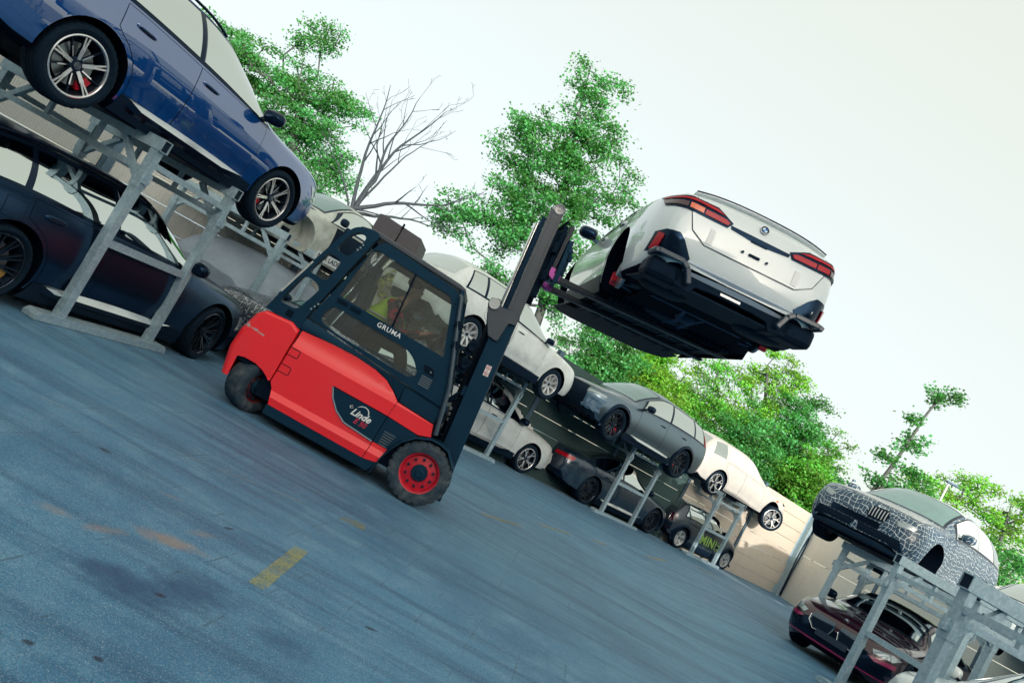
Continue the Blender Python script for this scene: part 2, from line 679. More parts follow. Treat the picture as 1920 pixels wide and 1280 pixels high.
def asphalt_mat():
    m = mat('worn_asphalt', (0.1, 0.1, 0.1), 0.62)
    g = NG(m)
    b = g.t.nodes['Principled BSDF']
    tc = g.n('ShaderNodeTexCoord').outputs['Object']
    big = g.noise(tc, 0.35, 5.0, 0.6)
    mid = g.noise(tc, 2.3, 6.0, 0.7)
    fine = g.noise(tc, 95.0, 4.0, 0.8)
    vor = g.n('ShaderNodeTexVoronoi')
    vor.inputs['Scale'].default_value = 230.0
    g.put(vor.inputs['Vector'], tc)
    sep = g.n('ShaderNodeSeparateColor')
    g.put(sep.inputs[0], vor.outputs['Color'])
    chips = g.ramp(sep.outputs[0], 0.80, 0.96)
    chips2 = g.ramp(sep.outputs[1], 0.78, 0.95)
    # wheel tracks: noise drawn out along the driving directions
    tr1 = g.noise(g.mapping(tc, rot=(0, 0, R(-20)), sc=(0.22, 2.6, 1)), 1.3, 6.0, 0.65)
    tr2 = g.noise(g.mapping(tc, rot=(0, 0, R(-62)), sc=(0.25, 3.4, 1)), 1.6, 6.0, 0.65)
    c = g.mix(g.ramp(big, 0.38, 0.62), (0.034, 0.160, 0.300), (0.074, 0.250, 0.415))
    c = g.mix(g.math('MULTIPLY', g.ramp(mid, 0.46, 0.70), 0.80), c, (0.165, 0.345, 0.49))
    c = g.mix(g.math('MULTIPLY', g.ramp(tr1, 0.48, 0.66), 0.80), c, (0.010, 0.080, 0.180))
    c = g.mix(g.math('MULTIPLY', g.ramp(tr2, 0.52, 0.68), 0.75), c, (0.010, 0.080, 0.180))
    c = g.mix(g.ramp(fine, 0.42, 0.68, 0.0, 0.60), c, (0.012, 0.080, 0.175))
    c = g.mix(g.math('MULTIPLY', chips, 0.34), c, (0.44, 0.54, 0.60))
    c = g.mix(g.math('MULTIPLY', chips2, 0.55), c, (0.008, 0.036, 0.085))
    # oil and rubber marks
    for cx, cy, rx, ry, ro, amt, k in ((-0.93, 3.46, 0.30, 0.22, 0.4, 0.9, 0.85), (-0.74, 3.72, 0.24, 0.30, 0.2, 1.0, 0.75), (-1.12, 3.44, 0.16, 0.12, 0, 1.0, 0.6),
                                       (-0.25, 3.72, 0.22, 0.16, 0, 1.0, 0.55)):
        c = g.mix(g.math('MULTIPLY', g.blob(tc, (cx, cy), (rx, ry), ro, 0.8, 7.0, amt), k), c, (0.004, 0.050, 0.14))
    for cx, cy, rx, ry, ro in ((-0.82, 3.515, 0.035, 0.022, 0.5), (-0.946, 2.717, 0.028, 0.02, 0.2), (-0.739, 2.835, 0.026, 0.02, 0), (0.093, 4.435, 0.05, 0.02, 0.4), (-1.9, 4.9, 0.06, 0.03, 0), (-0.95, 4.75, 0.05, 0.02, 1)):
        c = g.mix(g.math('MULTIPLY', g.blob(tc, (cx, cy), (rx, ry), ro, 0.5, 26.0, 0.5), 0.9), c, (0.003, 0.014, 0.040))
    # rust where steel has stood
    for cx, cy, rx, ry, ro, k in ((-1.06, 4.12, 0.22, 0.11, 0.5, 0.70), (-1.30, 3.84, 0.15, 0.06, 0.9, 0.40), (-1.53, 3.76, 0.10, 0.06, 0.3, 0.35), (-1.0, 4.45, 0.12, 0.06, 1.0, 0.35), (-1.35, 4.75, 0.10, 0.05, 0.4, 0.25)):
        msk = g.math('MULTIPLY', g.blob(tc, (cx, cy), (rx, ry), ro, 0.7, 11.0, 0.8), g.ramp(fine, 0.30, 0.62, 0.25, 1.0))
        c = g.mix(g.math('MULTIPLY', msk, k), c, (0.36, 0.19, 0.07))
    # thin scraped tracks of trucks: a few lines
    wv = g.n('ShaderNodeTexWave', wave_type='BANDS', bands_direction='X', wave_profile='SAW')
    g.put(wv.inputs['Vector'], g.mapping(tc, rot=(0, 0, R(8)), sc=(1, 1, 1)))
    wv.inputs['Scale'].default_value = 0.9
    wv.inputs['Distortion'].default_value = 0.8
    wv.inputs['Detail Scale'].default_value = 0.4
    ln = g.math('MULTIPLY', g.math('GREATER_THAN', wv.outputs['Fac'], 0.965), g.ramp(mid, 0.5, 0.62))
    c = g.mix(g.math('MULTIPLY', ln, 0.55), c, (0.020, 0.046, 0.078))
    g.put(b.inputs['Base Color'], c)
    g.put(b.inputs['Roughness'], g.ramp(mid, 0.3, 0.7, 0.50, 0.72))
    b.inputs['Sheen Weight'].default_value = 0.16
    b.inputs['Sheen Roughness'].default_value = 0.28
    b.inputs['Sheen Tint'].default_value = (0.75, 0.88, 0.95, 1)
    bp = g.n('ShaderNodeBump')
    bp.inputs['Strength'].default_value = 0.55
    bp.inputs['Distance'].default_value = 0.004
    h = g.math('ADD', g.noise(tc, 150.0, 3.0, 0.7), g.math('MULTIPLY', vor.outputs['Distance'], 0.6))
    g.put(bp.inputs['Height'], h)
    g.put(b.inputs['Normal'], bp.outputs[0])
    return m


def paint_mark_mat(name, col, wear=0.46):
    m = mat(name, col, 0.6)
    g = NG(m)
    b = g.t.nodes['Principled BSDF']
    tc = g.n('ShaderNodeTexCoord').outputs['Object']
    fine = g.noise(tc, 70.0, 4.0, 0.8)
    mid = g.noise(tc, 7.0, 5.0, 0.7)
    a = g.math('ADD', g.math('MULTIPLY', fine, 0.6), g.math('MULTIPLY', mid, 0.4))
    g.put(b.inputs['Alpha'], g.ramp(a, wear - 0.06, wear + 0.10, 0.05, 0.62))
    return m


def build_ground():
    xs = sorted(set([-400, -200, -100, -60, -40, -25, -18] + [x for x in range(-14, 32)] + [40, 60, 100, 200, 400]))
    ys = sorted(set([-400, -200, -100, -50, -25, -15] + [y for y in range(-10, 42)] + [50, 70, 120, 200, 400]))
    b = MB()
    b.grid([[Vector((x, y, ground_z(x, y))) for y in ys] for x in xs], flip=True)
    o = b.build('ground', asphalt_mat(), smooth=60)
    kind(o, 'structure')
    if o.data.polygons[0].normal.z < 0:
        o.data.flip_normals()
    # yellow bay marks: sheets 4 mm above the asphalt
    ym = paint_mark_mat('worn_yellow_paint', (0.40, 0.39, 0.15), 0.46)
    ym2 = paint_mark_mat('old_yellow_paint', (0.42, 0.36, 0.10), 0.50)

    def mark(pts, m):
        b = MB()
        b.add([(x, y, ground_z(x, y) + 0.004) for x, y in pts], [(0, 1, 2, 3)])
        o = b.build('yellow_road_marking', m)
        kind(o, 'structure')
        if o.data.polygons[0].normal.z < 0:
            o.data.flip_normals()
    mark([(-0.600, 4.15), (-0.505, 4.15), (-0.490, 5.10), (-0.587, 5.08)], ym)
    d = Vector((0.62, 0.78))
    for (x, y, l) in ((0.766, 10.1, 0.95), (1.75, 12.0, 1.0), (3.0, 13.7, 0.8), (4.25, 15.05, 1.3), (6.2, 17.4, 1.2)):
        n = Vector((d.y, -d.x)) * 0.07
        p = Vector((x, y))
        q = p + d * l
        mark([tuple(p - n), tuple(p + n), tuple(q + n), tuple(q - n)], ym2)
    pl = paint_mark_mat('faded_white_paint', (0.42, 0.46, 0.48), 0.50)
    for k in range(5):
        a = Vector((-2.64, 5.155)).lerp(Vector((-0.75, 6.18)), k / 5 + 0.02)
        q = Vector((-2.64, 5.155)).lerp(Vector((-0.75, 6.18)), k / 5 + 0.17)
        nn = Vector((-0.48, 0.88)) * 0.010
        mark([tuple(a - nn), tuple(q - nn), tuple(q + nn), tuple(a + nn)], pl)
    mark([(-0.52, 6.25), (-0.30, 6.30), (-0.32, 6.48), (-0.50, 6.44)], ym2)


build_ground()

# ------------------------------------------------------------------ barrier walls
def plank_mat(name, col, ribs=True):
    m = mat(name, col, 0.8, var=0.13, vscale=1.4, col2=tuple(c * 0.72 for c in col), c2scale=0.7, c2thr=(0.48, 0.75))
    g = NG(m)
    b = g.t.nodes['Principled BSDF']
    tc = g.n('ShaderNodeTexCoord').outputs['Object']
    bp = g.n('ShaderNodeBump')
    bp.inputs['Strength'].default_value = 0.5
    bp.inputs['Distance'].default_value = 0.01
    if ribs:
        w = g.n('ShaderNodeTexWave', wave_type='BANDS', bands_direction='X')
        g.put(w.inputs['Vector'], tc)
        w.inputs['Scale'].default_value = 7.0
        g.put(bp.inputs['Height'], w.outputs['Fac'])
    else:
        g.put(bp.inputs['Height'], g.noise(tc, 9.0, 5.0, 0.7))
    g.put(b.inputs['Normal'], bp.outputs[0])
    return m


M['plank'] = plank_mat('ribbed_beige_board', (0.52, 0.47, 0.40))
M['plank_shaded'] = plank_mat('shaded_green_board', (0.035, 0.075, 0.075))  # dark green with the deep shade behind the row painted in
M['plank_grey'] = plank_mat('ribbed_grey_board', (0.54, 0.55, 0.51))
M['concrete'] = plank_mat('pale_concrete', (0.66, 0.66, 0.61), ribs=False)


def barrier(a, b, zbase, height, nrow, bay, pm, label, board='board', gap=0.012, post=True, mskip=()):
    a, b = Vector(a), Vector(b)
    d = (b - a)
    L = d.length
    d.normalize()
    yaw = math.atan2(d.y, d.x)
    t = thing('barrier_wall', label, 'wall', (a.x, a.y, zbase), (0, 0, yaw))
    nb = max(1, round(L / bay))
    bl = L / nb
    ph = height / nrow
    mb = MB()
    mb.box((0, 0, 0), (bl - 0.13, 0.11, ph - gap))
    me = mb.mesh(board, pm)
    pb = MB()
    for y in (-0.075, 0.075):
        pb.box((0, y, height / 2 + 0.05), (0.13, 0.016, height + 0.1))
    pb.box((0, 0, height / 2 + 0.05), (0.014, 0.135, height + 0.1))
    pmesh = pb.mesh('post', M['galv_dark'])
    r = random.Random(int(L * 100))
    for i in range(nb):
        for k in range(nrow):
            o = link(board, me, t)
            o.location = ((i + 0.5) * bl, r.uniform(-0.006, 0.006), (k + 0.5) * ph)
            o.rotation_euler = (0, 0, r.choice((0, PI)))
    if post:
        for i in range(nb + 1):
            o = link('post', pmesh, t)
            o.location = (i * bl, 0, 0)
    return t


CORNER = Vector((12.15, 26.45))
WD = (CORNER - Vector((-7.35, 12.8))).normalized()
W1 = Vector((-7.35, 12.8)) + WD * 7.2
W2 = Vector((-7.35, 12.8)) + WD * 16.9
barrier((-7.35, 12.8), W1, -0.05, 3.05, 8, 3.6, M['plank_grey'], 'grey boarded barrier wall behind the covered car and the forklift')
barrier(W1, W2, -0.05, 3.05, 8, 3.25, M['plank_shaded'], 'boarded barrier wall in painted dark green shade behind the middle of the diagonal row')
barrier(W2, CORNER, -0.05, 3.05, 8, 3.4, M['plank'], 'long beige boarded barrier wall behind the small charcoal hatchback')
barrier((-13.3, -8.5), (-7.45, 12.7), -0.05, 3.1, 8, 4.0, M['plank_grey'], 'grey boarded barrier wall behind the black estate car')
barrier(CORNER + Vector((0.05, -0.15)), (17.0, -6.0), 0.02, 3.2, 2, 4.2, M['concrete'], 'pale concrete panel wall behind the maroon car', board='concrete_panel', gap=0.02)

t = thing('corner_post', 'tall galvanised steel post with cables at the corner of the walls', 'post', (12.0, 26.15, -0.02), (0, 0, R(35)))
b = MB()
b.box((0, -0.11, 1.6), (0.22, 0.02, 3.2))
b.box((0, 0.11, 1.6), (0.22, 0.02, 3.2))
b.box((0, 0, 1.6), (0.02, 0.20, 3.2))
b.build('column', M['galv'], t)
b = MB()
b.tube([(0.12, -0.13, 3.0), (0.10, -0.15, 2.5), (-0.02, -0.16, 2.2), (-0.06, -0.15, 1.6), (-0.02, -0.15, 0.9), (0.02, -0.15, 0.1)], 0.018, 6)
b.tube([(0.02, -0.13, 2.8), (0.08, -0.16, 1.9), (0.06, -0.15, 1.0), (0.09, -0.15, 0.05)], 0.016, 6)
b.build('cable', M['trim'], t, smooth=60)
b = MB()
b.box((-0.0, 0.3, 0.4), (0.1, 0.06, 0.8))
b.build('stay', M['galv_dark'], t)

# the hall behind the photographer that keeps the yard in shade
def hall():
    t = thing('warehouse_hall', 'long grey warehouse hall on the near side of the yard', 'building', (8, -24.0, 0))
    b = MB()
    b.box((52.5, -10, 4.9), (95, 20, 9.8))
    b.box((-37.5, -10, 6.7), (84.98, 20, 13.4))
    b.build('wall', mat('hall_cladding', (0.34, 0.32, 0.28), 0.6, var=0.1, vscale=0.5), t)
    b = MB()
    b.box((52.8, -10, 9.92), (95, 20.6, 0.24))
    b.box((-37.5, -10, 13.52), (85.4, 20.6, 0.24))
    b.build('roof', mat('hall_roof', (0.10, 0.11, 0.12), 0.7), t)
    gb = MB()
    gb.box((0, 0, 0), (4.2, 0.08, 4.6))
    gm = gb.mesh('gate', mat('hall_gate', (0.30, 0.32, 0.33), 0.5))
    wb = MB()
    wb.box((0, 0, 0), (3.0, 0.08, 1.1))
    wm = wb.mesh('window', M['glass'])
    for i in range(-6, 7):
        o = link('gate', gm, t)
        o.location = (i * 8.2, 0.06, 2.3)
        o = link('window', wm, t)
        o.location = (i * 8.2 + 4.1, 0.06, 6.0)


hall()

# ------------------------------------------------------------------ steel car racks
RACK_H = 2.07


def rack_master():
    t = thing('car_rack', 'rack', 'rack')
    H = RACK_H
    X, Y = 0.63, 1.10
    pw = 0.092
    pb = MB()
    pb.box((0, 0, (H - 0.125) / 2 + 0.015), (pw, pw, H - 0.155))
    pm = pb.mesh('post', M['galv'])
    cb = MB()
    cb.box((0, 0, 0), (pw + 0.018, pw + 0.018, 0.18))
    cb.box((0.0, -(pw / 2 + 0.03), 0.02), (0.05, 0.05, 0.10))
    cm = cb.mesh('sleeve', M['galv'])
    for sx in (-1, 1):
        for sy in (-1, 1):
            o = link('post', pm, t)
            o.location = (sx * X, sy * Y, 0)
            c = link('sleeve', cm, o)
            c.location = (0, 0, 1.62)
            if sy > 0:
                c.rotation_euler = (0, 0, PI)
    for sx in (-1, 1):
        b = MB()                                # hollow cross beam, open ends
        w, h, wl = 0.11, 0.125, 0.008
        L = 2 * Y + 0.16
        z = H - h / 2
        b.box((sx * X, 0, z + h / 2 - wl / 2), (w, L, wl))
        b.box((sx * X, 0, z - h / 2 + wl / 2), (w, L, wl))
        for k in (-1, 1):
            b.box((sx * X + k * (w / 2 - wl / 2), 0, z), (wl, L, h - 2 * wl))
        o = b.build('cross_beam', M['galv'], t)
        for k in (-1, 1):
            e = MB()
            e.box((sx * X, k * (L / 2 - 0.02), z), (w - 2 * wl - 0.001, 0.006, h - 2 * wl - 0.001))
            e.build('end_cap', M['hollow'], o)
        b = MB()
        b.box((sx * X, 0, H - 0.36), (0.06, 2 * Y - pw, 0.06))
        for k in (-0.35, 0.35):
            b.box((sx * X, k, H - 0.2275), (0.045, 0.05, 0.203))
        b.build('cross_rail', M['galv'], t)
        for sy in (-1, 1):
            b = MB()
            b.beam((sx * X, sy * (Y - pw / 2), 1.60), (sx * X, sy * (Y - 0.44), H - 0.125), 0.06, 0.05, up=(1, 0, 0))
            b.build('brace', M['galv'], t)
    for sy in (-1, 1):
        b = MB()
        b.box((0, sy * Y, 1.80), (2 * X - pw, 0.06, 0.06))
        b.build('top_rail', M['galv'], t)
        b = MB()
        b.box((0, sy * Y, 0.92), (2 * X - pw, 0.06, 0.075))
        b.build('middle_rail', M['galv'], t)
        b = MB()
        b.prism([(-0.95, 0.006), (0.90, 0.006), (0.90, 0.04), (0.86, 0.085), (-0.90, 0.085), (-0.95, 0.05)], (0, sy * Y - 0.085, 0), (1, 0, 0), (0, 0, 1), (0, 0.17, 0))
        b.build('base_plate', M['galv'], t)
    return t


_rack0 = rack_master()
_rack_used = []


def rack(near_a, near_b, label, side=-1, z=0.0, yaw=None):
    """near_a/near_b: ground points of the two posts of one long side; side tells on which side (local y sign) they stand"""
    a, b = Vector(near_a[:2]), Vector(near_b[:2])
    d = (b - a).normalized()
    if yaw is None:
        yaw = math.atan2(d.y, d.x)
    left = Vector((-math.sin(yaw), math.cos(yaw)))
    c = (a + b) / 2 - left * (side * 1.10)
    o = _rack0 if not _rack_used else copy_tree(_rack0)
    _rack_used.append(o)
    o.location = (c.x, c.y, z)
    o.rotation_euler = (0, 0, yaw)
    o['label'] = label
    o['group'] = 'galvanised car racks'
    return o


rack((-3.948, 7.48), (-3.596, 8.692), 'galvanised rack carrying the blue car beside the black estate car')
rack((-4.05, 12.42), (-3.70, 13.60), 'galvanised rack carrying the bare car shell, rising from the tarpaulin-covered car', yaw=R(74))
rack((0.73 - 0.99, 17.30 - 0.78), (0.73, 17.30), 'galvanised rack under the raised white car behind the forklift mast')
rack((4.08, 19.54), (5.06, 20.29), 'galvanised rack carrying the satin grey car above the dark saloon')
rack((7.49, 22.18), (8.45, 22.92), 'galvanised rack carrying the battered white car above the small charcoal car')
# ------------------------------------------------------------------ car bodies
PROFILES = {
    'suv': dict(
        wb=2.865, W=1.92, H=1.66,
        ztop=[(-2.43, .70), (-2.425, .95), (-2.40, 1.08), (-2.33, 1.17), (-2.15, 1.39), (-1.95, 1.56), (-1.8, 1.615), (-1.2, 1.655), (-.4, 1.66), (-.05, 1.63), (.3, 1.51), (.7, 1.31), (1.02, 1.135), (1.15, 1.10), (1.6, 1.045), (2.0, .975), (2.18, .92), (2.27, .85), (2.31, .76), (2.3225, .60)],
        zr=[(-2.43, .68), (-2.40, .98), (-2.33, 1.10), (-2.15, 1.33), (-1.95, 1.48), (-1.2, 1.56), (-.4, 1.57), (-.05, 1.53), (.3, 1.40), (.7, 1.20), (.95, 1.075), (1.2, 1.03), (1.6, .985), (2.0, .92), (2.18, .855), (2.27, .78), (2.31, .69), (2.3225, .56)],
        yr=[(-2.43, .66), (-2.33, .74), (-2.15, .70), (-1.95, .66), (-1.2, .63), (-.4, .63), (.3, .655), (.7, .70), (.95, .76), (1.2, .80), (1.6, .815), (2.0, .80), (2.18, .765), (2.27, .70), (2.3225, .60)],
        zs=[(-2.43, .64), (-2.40, .93), (-2.3, 1.02), (-2, 1.08), (-1.3, 1.10), (.2, 1.055), (.9, 1.005), (1.2, .95), (1.7, .88), (2.1, .80), (2.25, .70), (2.3225, .50)],
        w=[(-2.43, .74), (-2.38, .83), (-2.2, .92), (-1.8, .955), (-1.3, .96), (0, .94), (1.2, .96), (1.7, .95), (2.0, .925), (2.18, .865), (2.27, .775), (2.31, .69), (2.3225, .63)],
        zb=[(-2.43, .50), (-2.3, .36), (-2, .27), (-1, .25), (1, .24), (1.9, .23), (2.2, .27), (2.3225, .36)],
        win=[(-2.0, -1.86, -1.53, -1.50), (-1.46, -1.42, -.42, -.52), (-.34, -.44, .80, .45)],
        doors=[(-.345, .78), (-1.34, -.355)], glass=(-2.05, .86), ws=(.06, 1.04), rw=(-2.30, -1.98), hood=(1.12, 2.16), zroof=(-1.9, -.05)),
    'wagon': dict(
        wb=3.006, W=1.97, H=1.515,
        ztop=[(-2.67, .75), (-2.665, .95), (-2.62, 1.05), (-2.5, 1.14), (-2.25, 1.31), (-2.05, 1.42), (-1.9, 1.455), (-1.2, 1.505), (-.3, 1.515), (.1, 1.49), (.45, 1.37), (.75, 1.21), (1.02, 1.065), (1.15, 1.035), (1.6, .98), (2.0, .90), (2.25, .81), (2.37, .72), (2.41, .6), (2.42, .48)],
        zr=[(-2.67, .72), (-2.62, .97), (-2.5, 1.07), (-2.25, 1.25), (-2.05, 1.34), (-1.2, 1.43), (-.3, 1.44), (.1, 1.40), (.45, 1.27), (.75, 1.12), (.98, 1.005), (1.2, .965), (1.6, .925), (2.0, .85), (2.25, .75), (2.37, .64), (2.42, .45)],
        yr=[(-2.67, .64), (-2.5, .72), (-2.25, .68), (-1.95, .64), (-1.2, .62), (-.3, .615), (.4, .65), (.75, .70), (.98, .75), (1.2, .79), (1.6, .80), (2.0, .76), (2.25, .66), (2.42, .50)],
        zs=[(-2.67, .68), (-2.6, .9), (-2.4, .98), (-1.6, 1.03), (-.6, .99), (.2, .965), (.95, .935), (1.3, .88), (1.8, .8), (2.2, .7), (2.37, .58), (2.42, .42)],
        w=[(-2.67, .72), (-2.62, .80), (-2.45, .90), (-2.0, .965), (-1.4, .985), (0, .955), (1.3, .98), (1.75, .97), (2.1, .90), (2.3, .76), (2.39, .62), (2.42, .50)],
        zb=[(-2.67, .42), (-2.5, .28), (-2, .19), (-1, .165), (1, .16), (1.9, .15), (2.25, .18), (2.42, .27)],
        win=[(-2.30, -2.02, -1.62, -1.52), (-1.54, -1.46, -.50, -.58), (-.42, -.50, .86, .42)],
        doors=[(-.42, .80), (-1.46, -.43)], glass=(-2.34, .90), ws=(.16, 1.03), rw=(-2.47, -2.08), hood=(1.12, 2.26), zroof=(-2.0, .05)),
    'sedan': dict(
        wb=2.995, W=1.90, H=1.515,
        ztop=[(-2.66, .70), (-2.655, .88), (-2.635, 1.00), (-2.58, 1.085), (-2.45, 1.125), (-2.2, 1.145), (-1.78, 1.18), (-1.4, 1.31), (-.95, 1.445), (-.5, 1.50), (-.2, 1.51), (.12, 1.49), (.45, 1.37), (.75, 1.21), (1.0, 1.06), (1.15, 1.02), (1.6, .965), (2.0, .885), (2.23, .80), (2.34, .71), (2.385, .6), (2.40, .47)],
        zr=[(-2.66, .68), (-2.63, .94), (-2.55, 1.03), (-2.2, 1.09), (-1.78, 1.12), (-1.4, 1.23), (-1.0, 1.36), (-.5, 1.43), (-.2, 1.44), (.12, 1.41), (.45, 1.28), (.75, 1.12), (.98, 1.0), (1.2, .955), (1.6, .91), (2.0, .835), (2.23, .74), (2.34, .63), (2.40, .44)],
        yr=[(-2.66, .60), (-2.55, .74), (-2.2, .74), (-1.78, .68), (-1.4, .63), (-1, .60), (-.2, .595), (.4, .63), (.75, .69), (.98, .74), (1.2, .775), (1.6, .785), (2.0, .74), (2.23, .64), (2.40, .48)],
        zs=[(-2.66, .64), (-2.62, .86), (-2.45, .96), (-2.0, 1.0), (-1.4, 1.0), (-.5, .975), (.2, .955), (.95, .925), (1.3, .87), (1.8, .79), (2.2, .68), (2.35, .56), (2.40, .41)],
        w=[(-2.66, .70), (-2.62, .775), (-2.5, .85), (-2.3, .91), (-1.9, .95), (-1.4, .955), (0, .935), (1.3, .95), (1.75, .94), (2.1, .87), (2.28, .74), (2.37, .60), (2.40, .50)],
        zb=[(-2.66, .40), (-2.5, .31), (-2.2, .24), (-1, .17), (1, .165), (1.9, .16), (2.25, .19), (2.40, .28)],
        win=[(-1.62, -1.34, -1.45, -1.28), (-1.40, -1.12, -.46, -.54), (-.38, -.46, .86, .42)],
        doors=[(-.38, .80), (-1.38, -.39)], glass=(-1.72, .90), ws=(.18, 1.02), rw=(-1.74, -1.0), hood=(1.10, 2.26), zroof=(-.95, .08)),
    'mini': dict(
        wb=2.467, W=1.68, H=1.41,
        ztop=[(-1.79, .58), (-1.785, .80), (-1.76, .90), (-1.70, .98), (-1.5, 1.25), (-1.42, 1.33), (-1.3, 1.37), (-.6, 1.405), (.1, 1.40), (.32, 1.36), (.6, 1.20), (.85, 1.03), (.95, 1.0), (1.3, .95), (1.6, .87), (1.8, .74), (1.88, .62), (1.91, .45)],
        zr=[(-1.79, .56), (-1.76, .86), (-1.70, .94), (-1.5, 1.20), (-1.42, 1.27), (-1.3, 1.31), (-.6, 1.34), (.1, 1.33), (.32, 1.29), (.6, 1.13), (.83, .98), (.95, .95), (1.3, .89), (1.6, .80), (1.8, .66), (1.91, .42)],
        yr=[(-1.79, .58), (-1.70, .66), (-1.42, .60), (-.6, .585), (.1, .58), (.6, .62), (.85, .66), (1.3, .67), (1.6, .62), (1.8, .54), (1.91, .42)],
        zs=[(-1.79, .54), (-1.74, .80), (-1.6, .90), (-1.2, .93), (0, .90), (.8, .87), (1.3, .80), (1.6, .72), (1.8, .58), (1.91, .38)],
        w=[(-1.79, .64), (-1.74, .72), (-1.5, .81), (-1.2, .84), (0, .83), (1.2, .84), (1.5, .80), (1.75, .66), (1.91, .46)],
        zb=[(-1.79, .40), (-1.6, .26), (-1, .19), (1, .18), (1.6, .2), (1.91, .30)],
        win=[(-1.40, -1.26, -.50, -.50), (-.44, -.44, .68, .42)],
        doors=[(-.47, .72)], glass=(-1.44, .74), ws=(.36, .86), rw=(-1.66, -1.46), hood=(.92, 1.76), zroof=(-1.38, .3)),
}


